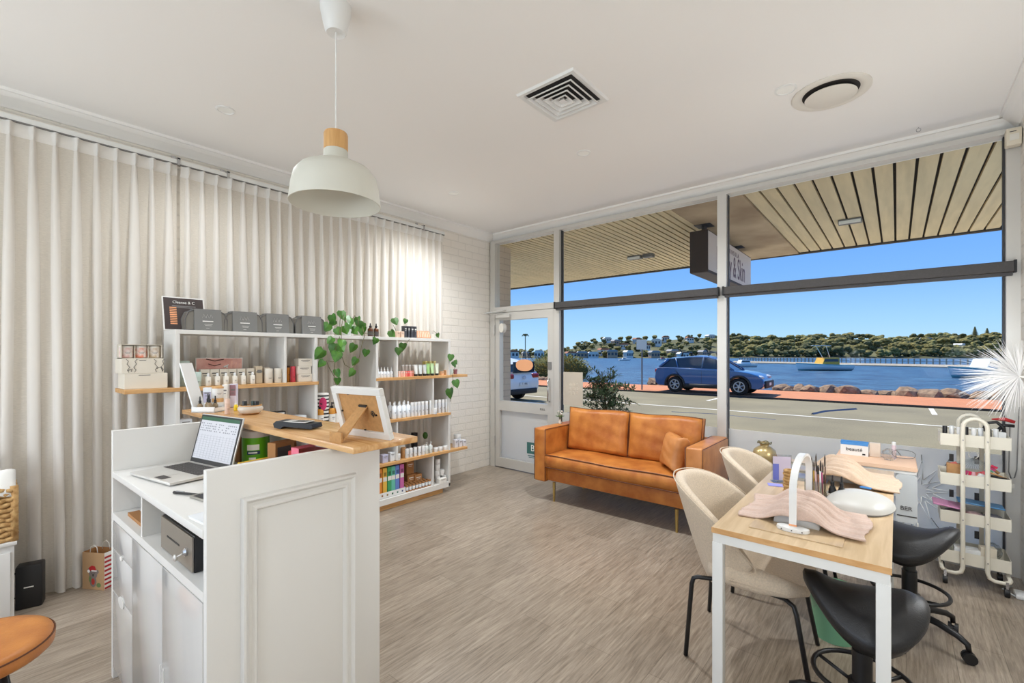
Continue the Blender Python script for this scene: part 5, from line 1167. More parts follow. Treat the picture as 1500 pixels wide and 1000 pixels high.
# --- third shelf
carton('carton', .06, .06, .075, colm((190, 190, 214)), loc=(.42, fy(562, .42), Z3), label='lavender carton at the left of the third shelf'); carton('carton', .05, .05, .085, 'clear_label', loc=(.42, fy(573, .42), Z3), label='white carton right of the lavender carton')
bottle('jar', .026, .06, 'clear_label', 'white_plastic', kind='jar', caph=.3, loc=(.44, fy(582.5, .44), Z3), label='small white jar beside the paper roll', cat='jar')
bottle('paper_roll', .045, .115, 'off_white', 'off_white', kind='cyl', caph=.1, loc=(.33, fy(587, .33), Z3), label='cream paper roll behind the jars on the third shelf', cat='roll')
bottle('jar', .026, .10, 'kraft', 'kraft', kind='cyl', caph=.2, loc=(.40, fy(591, .40), Z3), label='brown kraft canister left of the white lotion bottles', cat='jar')
b_ = bottle('lotion_bottle', .020, .09, 'clear_label', 'white_plastic', kind='cyl', caph=.3, label='x'); row(b_, [595.8, 601.6, 608, 614.2, 619.6], Z3, .43, 'short white lotion bottle on the third shelf, %s of five', 'short white lotion bottles')
b_ = bottle('pump_bottle', .022, .115, colm((214, 218, 214), .3), 'white_plastic', kind='pump', caph=.3, label='x'); row(b_, [624.5, 630.5], Z3, .43, 'clear pump bottle in the middle of the third shelf, %s of two', 'clear pump bottles')
b_ = bottle('jar', .027, .045, 'clear_label', 'white_plastic', kind='jar', caph=.35, label='x', cat='jar'); row(b_, [638, 644.8, 651.8], Z3, .43, 'low white jar in the end bay of the third shelf, %s of three', 'low white jars')
carton('carton', .05, .05, .20, 'black', True, 'paper', (.26, fy(607, .26), Z3), 0, 'tall black carton at the back of the third shelf')
plantlet('small cactus like green plant at the back of the third shelf', 'off_white', 623, Z3, .26, [], [], name='small_cactus').children[0].scale = (1.2, 1.2, 2.2)
o = bpy.data.objects['small_cactus']; MB().ico((0, 0, .15), .028, 2, .05, (1, 1, 1.4)).obj('stem', 'leaf', o, True)
for nm_, u, h in (('left', 667, .085), ('middle', 673, .075), ('right', 679, .065)): carton('carton', .045, .045, h, colm((226, 226, 232)), True, 'dark_print', (.42, fy(u, .42), Z3), 0, 'white carton on the lower shelf end by the bricks, %s of three' % nm_)
bottle('jar', .04, .12, 'clear_label', 'white_plastic', kind='jar', caph=.3, loc=(.33, fy(664, .33)+.06, Z3), label='large white jar behind the cartons on the lower shelf end', cat='jar')
# --- bottom bay: coloured boxes in a tray
cols = [((238, 150, 60), 'orange'), ((236, 190, 80), 'yellow'), ((70, 168, 110), 'green'), ((110, 200, 180), 'teal'), ((110, 140, 214), 'blue'), ((206, 110, 170), 'pink')]
for k, u in enumerate((554.5, 561.8, 568.5, 574, 580, 586.8)):
    c, n_ = cols[k]; t = carton('tall_carton', .045, .05, .275, colm(c), False, loc=(.41, fy(u, .41), Z4+.004), label='tall %s carton standing in the white display tray' % n_, group='rainbow of tall cartons')
    MB().box(.0255, .0262, -.02, .02, .15, .19).obj('label', 'paper', t); MB().box(.0262, .0268, -.014, .014, .20, .235).obj('print', colm(tuple(int(q*.6) for q in c)), t)
    if k < 5: t2 = carton('tall_carton', .045, .05, .275, colm(tuple(int(q*.9) for q in c)), False, loc=(.33, fy(u-2.5, .33), Z4+.004), label='tall %s carton in the row behind, inside the display tray' % n_, group='rainbow of tall cartons, back row')
t = thing('display_tray', 'white display tray with small icons holding the coloured cartons', 'tray', (.375, fy(570.5), Z4)); q = (fy(590.8)-fy(551))/2
MB().box(-.085, .075, -q, q, 0, .003).box(.072, .075, -q, q, 0, .055).box(-.085, -.082, -q, q, 0, .055).box(-.085, .075, -q, -q+.003, 0, .055).box(-.085, .075, q-.003, q, 0, .055).obj('tray', 'white_plastic', t)
for k in range(5): MB().box(.0755, .0762, -q+.04+k*(2*q-.08)/4-.008, -q+.04+k*(2*q-.08)/4+.008, .02, .036).obj('icon', colm(tuple(int(z*.6) for z in cols[k][0])), t)
kb = mat('kraft_dark', (170, 120, 72), .8)
for (u, x, z, w_, h, lb) in ((599, .30, Z4, .10, .13, 'large kraft carton at the back of the bottom bay, lower one'), (597, .28, Z4+.1305, .09, .13, 'large kraft carton at the back of the bottom bay, upper one'), (609, .32, Z4, .09, .12, 'kraft carton in the stack behind the little jars')):
    carton('kraft_carton', w_, .09, h, 'kraft_dark', True, 'paper', (x, fy(u, x), z), 0, lb)
k = 0; jp = None; wh = ('front', 'second', 'third', 'back')
for r_ in range(4):
    n_ = (9, 8, 7, 6)[r_]
    for i in range(n_):
        x = .435-.042*r_; y = fy(596, .435)+.04*i+.012*r_
        lb = 'tiny kraft and white jar in the %s row of the bottom bay, %s' % (wh[r_], ordn(i, n_))
        if jp is None: jp = bottle('mini_jar', .016, .062, 'kraft_dark', 'kraft_dark', kind='cyl', caph=.2, loc=(x, y, Z4), label=lb, cat='jar', group='tiny kraft jars', lab=('clear_label', .3, .95))
        else: dup(jp, (x, y, Z4), 0, lb, 'tiny kraft jars')
for k, (u, z, lb) in enumerate(((641, Z4, 'lower left'), (651, Z4, 'lower right'), (640, Z4+.062, 'second tier left'), (647, Z4+.062, 'second tier right'), (640.5, Z4+.124, 'third tier'), (641, Z4+.186, 'topmost'))):
    bottle('jar', .028, .06, colm((232, 230, 228), .4), 'white_plastic', kind='jar', caph=.4, loc=(.40, fy(u, .40), z), label='white jar stacked in the bottom right bay, %s one' % lb, cat='jar', group='white jars stacked in the bottom right bay')
carton('carton', .10, .05, .05, 'paper', loc=(.45, fy(647, .45), Z4), label='flat white carton in front of the stacked jars'[:60])
# --- left unit second shelf, seen over the bar top
q = thing('storage_tin', 'black and white striped tin with a pink badge beside the shelving', 'tin', (.40, fy(470.5)+.016, Z2)); MB().lathe([(.046, 0), (.046, .285), (.042, .288), (0, .288)], n=28, cap=False).obj('tin', 'paper', q, 40)
for k in range(9): MB().lathe([(.0465, .02+k*.03), (.0465, .032+k*.03)], n=28, cap=False).obj('stripe', 'black', q)
q2 = MB(); q2.xf(Matrix.Translation((0, 0, .20)) @ Matrix.Scale(1, 4)); q2.grid(lambda a, v: (.0475*math.cos((a-.5)*1.3-.5), .0475*math.sin((a-.5)*1.3-.5), (v-.5)*.11*math.cos((a-.5)*2.2)), 10, 4); q2.obj('badge', colm((214, 52, 110)), q, True)
b_ = bottle('pump_bottle', .030, .205, colm((206, 140, 50), .15), 'black', kind='pump', caph=.25, label='x', lab=('paper', .2, .7)); row(b_, [469, 486, 495], Z2, .42, 'amber liquid pump bottle with black pump, %s of three', 'amber pump bottles')
bottle('pump_bottle', .028, .165, colm((236, 150, 80), .3), 'peach', kind='pump', caph=.2, loc=(.32, fy(465.5, .32), Z2), label='orange pump bottle behind the amber ones', cat='bottle')
t = thing('glasses_rack', 'black and white striped spectacles case on a white carton', 'case', (.40, fy(404), Z2+.131)); MB().box(-.03, .03, -.062, .062, 0, .006).box(-.03, .03, -.062, .062, .03, .036).box(-.03, .03, -.062, -.056, 0, .036).box(-.03, .03, .056, .062, 0, .036).obj('shell', 'black', t); MB().box(-.028, .028, -.055, .055, .007, .029).obj('card', 'paper', t)
carton('carton', .15, .10, .13, 'off_white', loc=(.38, fy(404, .38), Z2), label='white carton under the striped case on the second shelf')
carton('carton', .13, .10, .06, 'clear_label', loc=(.39, fy(433, .39), Z2+.0605), label='upper flat white carton behind the card terminal'); carton('carton', .14, .11, .06, 'paper', loc=(.38, fy(434, .38), Z2), label='lower flat white carton behind the card terminal')
carton('carton', .07, .08, .075, 'clear_label', loc=(.40, fy(270, .40), Z2+.10), label='small white carton just above the desk side panel, upper one'); carton('carton', .16, .12, .0995, 'paper', loc=(.39, fy(273, .39), Z2), label='small white carton just above the desk side panel, lower one')
# ================================================================ ON THE BAR TOP
BZ = 1.1345
t = thing('tester_stand', 'white slanted card display stand with a tray of little black bottles', 'display stand', (1.13, .84, BZ), math.radians(38))
q = MB(); q.xf(Matrix.Translation((-.03, 0, .012)) @ Matrix.Rotation(math.radians(-17), 4, 'Y')); q.box(-.004, .004, -.045, .045, 0, .27, .001).obj('slanted_panel', 'white_plastic', t)
MB().box(-.03, .10, -.06, .06, 0, .006).box(-.03, .10, -.06, -.056, 0, .03).box(-.03, .10, .056, .06, 0, .03).box(.096, .10, -.06, .06, 0, .025).obj('tray', 'white_plastic', t)
for k in range(6):
    x, y = ((.0, -.035), (.02, .0), (.0, .03), (.05, -.03), (.055, .01), (.04, .04))[k]; c, s_ = math.cos(math.radians(38)), math.sin(math.radians(38))
    bottle('nail_polish', .014, .080+.012*(k % 2), colm((150, 128, 96), .3), 'black', kind='drop', caph=.55, neck=.7, loc=(1.13+c*x-s_*y, .84+s_*x+c*y, BZ+.0065), label='little black capped bottle in the tester tray, %s' % ('back left', 'back middle', 'back right', 'front left', 'front middle', 'front right')[k], cat='bottle', group='little bottles in the tester tray')
def on(u, v): p = at(u, v, 'z', BZ); return p.x, p.y
x, y = on(319, 601)
bottle('tin', .028, .070, colm((236, 234, 230)), 'bamboo', kind='jar', caph=.3, loc=(x, y, BZ), label='white tin with wooden lid under the other tin on the bar', cat='tin'); bottle('tin', .028, .066, colm((234, 232, 228)), 'bamboo', kind='jar', caph=.15, loc=(x, y, BZ+.0705), label='white tin stacked on the wooden lidded tin on the bar', cat='tin')
x, y = on(307, 599); carton('carton', .045, .03, .125, 'clear_label', loc=(x-.02, y-.0, BZ), rz=-.7, label='white purple tube pack left of the stacked tins', stripe=(colm((180, 176, 200)), .3, .8))
x, y = on(328, 598); carton('carton', .03, .03, .14, 'paper', loc=(x-.03, y+.02, BZ), rz=-.7, label='tall white carton right of the stacked tins')
x, y = on(339, 597); carton('carton', .036, .03, .142, colm((222, 216, 232)), loc=(x-.02, y+.02, BZ), rz=-.7, label='tall lilac white carton behind the pink tube', stripe=(colm((160, 120, 130)), .5, .95))
x, y = on(333, 606); bottle('cream_tube', .013, .082, colm((226, 196, 178), .35), colm((226, 196, 178), .35), kind='cyl', caph=.35, loc=(x, y, BZ), label='nude pink tube standing in front of the white cartons', cat='tube')
x, y = on(345.5, 601); bottle('nail_oil', .011, .055, colm((238, 206, 30), .25), 'white_plastic', kind='drop', caph=.45, neck=.7, loc=(x, y, BZ), label='bright yellow oil bottle beside the bowl', cat='bottle')
x, y = on(349, 599); bottle('nail_oil', .009, .055, colm((230, 220, 214), .25), 'white_plastic', kind='drop', caph=.45, neck=.7, loc=(x+.02, y+.03, BZ), label='white capped clear bottle just behind the yellow oil', cat='bottle')
x, y = on(367, 606); t = thing('bowl', 'low glass bowl with wooden base and rim on the bar top', 'bowl', (x, y, BZ)); MB().lathe([(.0, 0), (.038, .0), (.048, .008)], n=32, cap=False).obj('base', 'bamboo', t, True)
MB().lathe([(.048, .008), (.060, .022), (.062, .032), (.054, .044), (.050, .044), (.056, .032), (.052, .02), (.0, .012)], n=32, cap=False).obj('glass_bowl', colm((214, 206, 194), .12), t, True); MB().lathe([(.050, .044), (.055, .044), (.055, .049), (.050, .049)], n=32, cap=False).obj('rim', 'bamboo', t, 40)
for k, (dx, dy, c) in enumerate(((-.022, -.022, (40, 40, 40)), (.005, .012, (52, 66, 60)), (.022, .022, (30, 30, 32)))): bottle('nail_polish', .012, .055, colm((120, 110, 100), .3), colm(c, .4), kind='cyl', caph=.4, loc=(x+dx, y+dy, BZ+.014), label='dark capped polish bottle standing in the bowl, %s' % ('left', 'middle', 'right')[k], cat='bottle', group='polish bottles in the bowl')
t = thing('card_terminal', 'black and silver card payment terminal lying on the bar top', 'card terminal', (2.13, .905, BZ), math.radians(40)); t.rotation_euler = (0, 0, math.radians(58))
MB().prism([(-.095, .022), (-.09, .005), (-.06, 0), (-.045, .012), (.09, .004), (.095, .010), (.09, .024), (-.08, .033)], 'x', -.035, .035).obj('body', 'black', t, 20)
t.rotation_euler = (0, 0, math.radians(-62)); MB().box(-.030, .030, -.085, .06, .0285, .0315, .001).obj('keypad_face', 'aluminium', t); MB().box(-.024, .024, -.01, .05, .0316, .0322).obj('screen', colm((60, 70, 76), .1), t)
# photo frame seen from behind
P0, P1 = Vector((2.40, .965, BZ)), Vector((2.672, 1.005, BZ)); dx = (P1-P0).normalized(); t = thing('framed_photo', 'white photo frame seen from behind with brown easel back', 'photo frame', tuple((P0+P1)/2), math.atan2(dx.y, dx.x))
hwf = (P1-P0).length/2; TL = Matrix.Translation((0, 0, .001)) @ Matrix.Rotation(math.radians(16), 4, 'X'); hf = .20; wf = .026
for a0, a1, b0, b1 in ((-hwf, hwf, hf-wf, hf), (-hwf, hwf, 0, wf), (-hwf, -hwf+wf, wf, hf-wf), (hwf-wf, hwf, wf, hf-wf)):
    q = MB(); q.xf(TL); q.box(a0, a1, -.008, .012, b0, b1, .0015).obj('frame_side', 'white_paint', t)
q = MB(); q.xf(TL); q.box(-hwf+wf, hwf-wf, .002, .006, wf, hf-wf).obj('backing_board', 'mdf', t)
q = MB(); q.xf(TL); q.tube([(.065+.009*math.cos(i*PI/6), -.001, .10+.009*math.sin(i*PI/6)) for i in range(12)], .0014, 5, True).tube([(.065, -.001, .085), (.067, -.003, .105)], .0018, 5).obj('hanging_ring', 'black', t)
q = MB(); q.xf(TL)
for a, b_ in ((-.05, hf-wf-.001), (.08, hf-wf-.08), (-hwf+wf+.002, .1), (.0, wf+.001)): q.box(a-.004, a+.004, -.003, .002, b_-.003, b_+.003)
q.obj('turn_clips', 'black', t)
top_ = TL @ Vector((.02, 0, .125)); ft = Vector((-.005, -.135, .002)); q = MB(); wv = Vector((.030, 0, 0))
a = [top_-wv*.8, top_+wv*.8, ft+wv*1.1, ft-wv*1.1]; nrm = (a[1]-a[0]).cross(a[3]-a[0]).normalized()*.0025
A_ = [q._v(p+nrm) for p in a]; B_ = [q._v(p-nrm) for p in a]; q._f(A_); q._f(B_[::-1])
for i in range(4): j = (i+1) % 4; q._f((A_[i], A_[j], B_[j], B_[i]))
q.box(-.038, .028, -.139, -.133, 0, .036); q.obj('easel_strut', 'mdf', t); q = MB(); q.xf(TL); q.box(0, .042, -.006, .001, .118, .132).obj('strut_hinge', 'black', t)
# ================================================================ ON THE WORKTOP
WZ = .9305
lt = thing('laptop', 'open silver laptop showing a spreadsheet on the desk worktop', 'laptop', (1.726, .585, WZ), math.radians(10.8))
MB().box(-.172, .172, -.12, .115, .004, .016, .003).obj('base', 'aluminium', lt, 30)
kb_ = MB()
for r_ in range(5):
    for c in range(13): kb_.box(-.145+.0225*c, -.126+.0225*c, -.005+.021*r_, .013+.021*r_, .0162, .0178)
kb_.obj('keyboard', 'dark_print', lt); MB().box(-.045, .045, -.105, -.03, .0161, .0166).obj('touchpad', 'aluminium', lt); MB().box(.02, .085, -.11, -.075, .0167, .0172).obj('sticker', 'dark_print', lt)
SM = Matrix.Translation((0, .117, .014)) @ Matrix.Rotation(math.radians(-14), 4, 'X')
q = MB(); q.xf(SM); q.box(-.172, .172, -.002, .005, 0, .228, .002).obj('lid', 'aluminium', lt, 30)
q = MB(); q.xf(SM); q.box(-.168, .168, -.0032, -.0022, .003, .224).obj('bezel', 'black', lt)
mat('screen_white', (206, 206, 211), .3, emit=.06); mat('screen_green', (34, 90, 62), .3, emit=.05); mat('screen_grey', (130, 132, 140), .3, emit=.05)
q = MB(); q.xf(SM); s_ = q.box(-.157, .157, -.0042, -.0034, .022, .2165).obj('screen', 'screen_white', lt)
q = MB(); q.xf(SM); q.box(-.157, .157, -.0048, -.0043, .200, .2165).obj('title_bar', 'screen_green', s_)
q = MB(); q.xf(SM); rnd = random.Random(3)
for r_ in range(4):
    for c in range(20):
        if rnd.random() < .75: q.box(-.15+.015*c, -.142+.015*c, -.0046, -.0043, .150+.011*r_, .155+.011*r_)
for c in range(12): q.box(-.15+.026*c, -.1494+.026*c, -.0045, -.0043, .03, .135)
for r_ in range(11): q.box(-.15, .15, -.0045, -.0043, .03+.01*r_, .0305+.01*r_)
q.obj('spreadsheet', 'screen_grey', s_)
t = thing('pen', 'black pen lying in front of the laptop', 'pen', (2.10, .515, WZ), math.radians(25)); MB().tube([(-.07, 0, .006), (.05, 0, .006), (.068, 0, .004)], [.0055, .0045, .001], 8).obj('barrel', 'black', t, True); MB().box(-.06, -.02, -.002, .002, .011, .013).obj('clip', 'chrome', t)
tag(MB().tube([(1.98, .60, WZ+.005), (2.12, .60, WZ+.005)], .0045, 8).obj('pen', 'black'), 'second dark pen just beside the laptop corner', 'pen')
t = thing('phone', 'silver phone lying on the worktop beside the end panel', 'phone', (2.20, .555, WZ), math.radians(10)); MB().box(-.07, .07, -.036, .036, 0, .009, .003).obj('body', colm((150, 146, 136), .3), t, 30); MB().box(-.05, .066, -.032, .032, .0092, .0098).obj('screen', 'black', t)
t = thing('notebook', 'white notebook at the front of the worktop', 'notebook', (2.45, .50, WZ), math.radians(6)); MB().box(-.07, .07, -.05, .06, 0, .008).obj('pages', 'paper', t); MB().box(-.072, .072, -.052, .062, .0082, .0095).obj('cover', 'clear_label', t)
# under the bar top
t = thing('wipes_tub', 'green tub of cleaning wipes with a white lid under the bar top', 'tub', (1.775, .868, WZ)); MB().lathe([(.056, 0), (.058, .004), (.058, .135)], n=32).obj('tub', colm((92, 168, 24), .4), t, 40)
MB().lathe([(.059, .135), (.060, .138), (.060, .163), (.054, .168), (.03, .171), (0, .171)], n=32, cap=False).obj('lid', colm((206, 196, 190), .5), t, 40)
def arcpatch(r, a0, a1, z0, z1): return MB().grid(lambda u, v: (r*math.cos(a0+(a1-a0)*u), r*math.sin(a0+(a1-a0)*u), z0+(z1-z0)*v), 10, 1)
arcpatch(.0585, -1.0, -.1, .078, .104).obj('white_label', 'paper', t); arcpatch(.0586, -1.0, -.05, .058, .074).obj('blue_label', colm((40, 60, 96)), t); arcpatch(.0587, -.9, -.25, .063, .069).obj('white_print', 'paper', t); arcpatch(.0586, -.85, -.35, .035, .045).obj('size_print', 'paper', t)
def bx(name, lab, x, y, w_, d_, h, m, rz=0, z=WZ, cat='box'):
    t = thing(name, lab, cat, (x, y, z), rz); MB().box(-w_/2, w_/2, -d_/2, d_/2, 0, h, .001, 1).obj('box', m, t); return t
t = bx('kraft_box', 'kraft box leaning behind the green tub under the bar', 1.90, .955, .05, .09, .115, 'kraft', .2)
t = bx('kraft_box', 'kraft box with triangular black printed top beside the tub', 1.975, .90, .05, .10, .13, 'kraft_dark', .3); MB().box(.0255, .0262, -.04, .03, .05, .11).obj('print', 'dark_print', t)
t = bx('parcel', 'flat kraft parcel with yellow tape at its left corner', 2.09, .775, .14, .12, .075, 'kraft', .15); MB().box(-.0712, -.058, -.0612, .0612, .0, .0758).obj('yellow_tape', colm((240, 200, 40)), t); MB().box(-.01, .05, -.03, .03, .0752, .0758).obj('grey_label', 'grey_print', t)
t = bx('gift_box', 'dark red gift box with a pink ribbon under the bar', 2.25, .91, .15, .12, .125, 'red', .15); MB().box(-.05, .0, -.062, -.0605, .03, .141).box(-.05, .0, -.062, .0605, .1405, .1415).obj('pink_ribbon', 'pink', t); MB().box(.03, .07, -.0612, -.0606, .07, .11).obj('grey_window', 'grey_print', t)
bx('makeup_pouch', 'pink and white patterned pouch beside the red gift box', 2.40, .90, .09, .09, .12, colm((226, 170, 176), .5, c2=(240, 232, 230), nscale=50), .1, cat='pouch'); bx('makeup_pouch', 'small dark pouch at the right end under the bar', 2.475, .93, .04, .07, .12, 'pouch_grey', .1, cat='pouch')
bx('storage_box', 'patterned tan box hidden behind the laptop screen', 1.66, .86, .05, .07, .15, 'kraft_dark', .1)
# cubby things
t = thing('cash_drawer', 'black cash drawer with steel front and key in the desk cubby', 'cash drawer', (2.21, .455+.0, .7455), DA); MB().box(-.165, .165, .0, .40-.01, .0, .12, .003).obj('case', 'black', t, 30); q = MB().box(-.163, .163, -.006, -.0005, .004, .117, .001).obj('steel_front', colm((150, 142, 130), .35, metal=.6), t)
MB().box(-.09, .04, -.0072, -.0063, .058, .064).obj('slot', 'black', q); q = MB(); q.xf(Matrix.Translation((.115, -.006, .06)) @ Matrix.Rotation(PI/2, 4, 'X')); q.lathe([(.014, 0), (.014, .006), (.008, .012), (0, .012)], n=18, cap=False).obj('lock', 'chrome', t, 40); MB().tube([(.115, -.015, .058), (.110, -.024, .052), (.10, -.03, .046)], .003, 6).ico((.092, -.032, .042), .013, 2, 0, (1, .45, .9)).obj('key', 'aluminium', t, True)
for k, (x, y_, z) in enumerate(((1.655, .462, .7455), (1.66, .62, .7455))): tag((MB().box(-.13, .13, -.02, .02, 0, .014) if k == 0 else MB().box(-.12, .12, -.12, .12, 0, .03)).obj('paper_stack', 'kraft_dark' if k == 0 else 'paper', None, None, (x, y_, z), .03), ('kraft card strip lying at the front of the small cubby', 'white papers lying behind the kraft strip in the small cubby')[k], 'papers')
for k, z in enumerate((.7455, .80)): tag(MB().ico((0, 0, .03), .05, 2, .12, (1.0, 1.2, .5)).obj('plastic_bag', colm((214, 222, 234), .3), None, False, (2.475, .53, z)), ('crumpled pale plastic bag at the right of the cubby, lower one', 'crumpled pale plastic bag at the right of the cubby, upper one')[k], 'bag')
# ================================================================ FLOOR LEFT
sb = thing('subwoofer', 'black speaker box with side handle standing by the curtain hem', 'speaker', (.27, .215, 0), math.radians(-14))
MB().box(-.04, .04, -.055, .055, 0, .245, .008).obj('cabinet', 'black', sb, 30); MB().tube([(.0, -.056, .20), (.0, -.085, .20), (0, -.085, .06), (0, -.056, .06)], .006, 8).obj('handle', 'black_metal', sb, True); q = MB().box(.0405, .041, -.02, .02, .12, .126).obj('name_strip', 'paper', sb)
bg_ = thing('gift_bag', 'kraft Christmas gift bag with koala in a Santa hat, red striped side', 'bag', (.285, .515, 0), math.radians(-58))
bw, bd_, bh = .078, .042, .228
MB().prism([(-bw, 0), (bw, 0), (bw, bh), (-bw, bh)], 'x', bd_-.0015, bd_).obj('front_panel', colm((176, 140, 100), .8), bg_)
MB().box(-bd_, bd_-.002, -bw, -bw+.0015, 0, bh).box(-bd_, -bd_+.0015, -bw, bw, 0, bh).box(-bd_, bd_-.002, -bw, bw, 0, .0015).obj('bag_body', 'kraft_dark', bg_)
sd_ = MB().box(-bd_, bd_-.002, bw-.0015, bw, 0, bh).obj('striped_side', 'paper', bg_); q = MB()
for k in range(8): q.prism([(-bd_+.001, .004+k*.027), (bd_-.003, .0+k*.027+.004), (bd_-.003, .012+k*.027+.004), (-bd_+.001, .016+k*.027)], 'y', bw+.0002, bw+.001)
q.obj('red_stripes', 'red', sd_)
def disc(mb, y, z, ry, rz_, x=bd_): mb.poly([(x, y+ry*math.cos(a), z+rz_*math.sin(a)) for a in [i*PI/12 for i in range(24)]])
q = MB(); disc(q, 0, .095, .030, .03, bd_+.0006); disc(q, -.028, .118, .013, .013, bd_+.0005); disc(q, .028, .112, .013, .013, bd_+.0005); disc(q, 0, .05, .024, .034, bd_+.0004); q.obj('koala_print', colm((126, 112, 104), .8), bg_)
q = MB(); disc(q, 0, .09, .005, .009, bd_+.0009); disc(q, -.011, .10, .002, .002, bd_+.0009); disc(q, .011, .10, .002, .002, bd_+.0009); q.obj('koala_face', 'black', bg_)
q = MB(); q.poly([(bd_+.0008, -.028, .115), (bd_+.0008, .024, .118), (bd_+.0008, .012, .145), (bd_+.0008, -.01, .148), (bd_+.0008, -.03, .135)]); q.obj('santa_hat', 'red', bg_); q = MB(); disc(q, -.032, .112, .009, .010, bd_+.001); q.box(bd_+.0009, bd_+.0012, -.012, .026, .113, .120); q.obj('hat_trim', 'paper', bg_)
q = MB(); disc(q, 0, .05, .012, .02, bd_+.0009); q.obj('red_present', colm((170, 50, 40)), bg_); q = MB(); disc(q, -.022, .065, .008, .02, bd_+.0009); disc(q, .04, .03, .016, .014, bd_+.0006); q.obj('green_scarf', colm((96, 120, 70)), bg_)
for x in (-bd_+.004, bd_-.006): MB().tube([(x, -.03, bh-.01), (x, -.026, bh+.03), (x, 0, bh+.045), (x, .02, bh+.03), (x, .026, bh-.01)], .002, 6).obj('handle', 'off_white', bg_, True)
t = thing('floor_plant', 'thin stemmed plant with one green leaf peeking out behind the desk', 'plant', (.52, .70, 0)); MB().lathe([(.045, 0), (.06, .10), (.05, .10), (0, .09)], n=20, cap=False).obj('pot', 'off_white', t, 40); MB().tube([(0, 0, .09), (-.05, -.10, .30), (-.03, -.11, .38), (.02, -.06, .42)], .003, 5).tube([(0, 0, .09), (.02, -.04, .3), (-.02, -.115, .40)], .0025, 5).obj('stems', 'stem', t, True)
q = MB(); heart(q, (.0, -.10, .45), .06, .3, .5, -.5); q.obj('leaf', 'leaf', t)
cb_ = thing('white_cabinet', 'low white cabinet at the left edge carrying a wicker basket', 'cabinet', (.29, -.20, 0)); MB().box(-.10, .13, -.38, .345, 0, .415).obj('body', 'white_paint', cb_, 30); MB().box(-.10, .145, -.385, .355, .4155, .434, .002).obj('top', 'white_paint', cb_, 30); MB().box(.1305, .146, -.36, .33, .02, .38, .002).obj('door', 'white_paint', cb_, 30)
mat('wicker', (206, 168, 112), .8, c2=(160, 118, 66), nscale=40)
bk_ = thing('wicker_basket', 'woven water hyacinth basket on the low white cabinet', 'basket', (.325, -.02, .4350))
wm = MB()
for k in range(11):
    z = .014+k*.0265; P = []; n = 120; X0, Y0 = .085, .165
    for i in range(n):
        u = i/n*4; s_ = int(u); f_ = u-s_; c4 = [(X0, -Y0), (X0, Y0), (-X0, Y0), (-X0, -Y0)]; a = c4[s_ % 4]; b_ = c4[(s_+1) % 4]
        w_ = .005*math.sin(i*PI*.5+(k % 2)*PI); x = a[0]+(b_[0]-a[0])*f_; y = a[1]+(b_[1]-a[1])*f_
        P.append((x+(w_ if s_ in (0, 2) else 0), y+(w_ if s_ in (1, 3) else 0), z+.004*math.sin(i*.9+k)))
    wm.tube(P, .0145, 6, True)
wm.obj('weave', 'wicker', bk_, True); q = MB()
for x, y in ((.085, -.165), (.085, .165), (-.085, .165), (-.085, -.165)): q.tube([(x, y, .0), (x, y, .30)], .017, 8)
q.obj('corner_posts', 'wicker', bk_, True); q = MB()
for k in range(10): q.tube([(.10*math.cos(i*PI/5+k)*.6+.02, .12-.022*k, .31+.02*math.sin(i*PI/5)) for i in range(10)], .009, 6, True)
q.obj('coiled_rim', 'wicker', bk_, True)
MB().box(-.075, .075, -.15, .15, .27, .315, .012).obj('liner', 'paper', bk_, True)
tw = MB(); tw.grid(lambda u, v: (.02+.09*u+.012*math.sin(9*v), -.16+.33*v, .345+.05*math.sin(PI*u)*(1-.3*v)-.09*u**3+.01*math.sin(14*v+4*u)), 12, 20); o = tw.obj('white_cloth', 'paper', None, True, (.30, -.02, .4345), solid=.01); tag(o, 'white cloth folded over the wicker basket rim', 'cloth')
tag(MB().ico((0, 0, .07), .07, 3, .02, (1, 1.3, 1)).obj('towel_roll', 'paper', None, True, (.29, -.06, .4345+.375)), 'rolled white towel on top of the basket', 'towel')
tg = thing('leather_stool', 'round tan leather topped stool in the bottom left corner', 'stool', (1.755, -.012, 0)); MB().lathe([(.0, .0), (.0, .0)], n=4)
MB().lathe([(0, .425), (.195, .425), (.205, .435), (.207, .455), (.203, .468)], n=48, cap=False).obj('cushion_side', 'tan_leather', tg, 50); MB().lathe([(.203, .468), (.198, .478), (.17, .482), (0, .484)], n=48, cap=False).obj('cushion_top', 'tan_leather', tg, True); MB().tube([(.205*math.cos(2*PI*i/48), .205*math.sin(2*PI*i/48), .468) for i in range(48)], .003, 6, True).obj('piping', 'brown_seam', tg, True)
for k in range(4): a = PI/4+k*PI/2; MB().tube([(.10*math.cos(a), .10*math.sin(a), .425), (.17*math.cos(a), .17*math.sin(a), .003)], .011, 8).obj('leg', 'black_metal', tg, True)
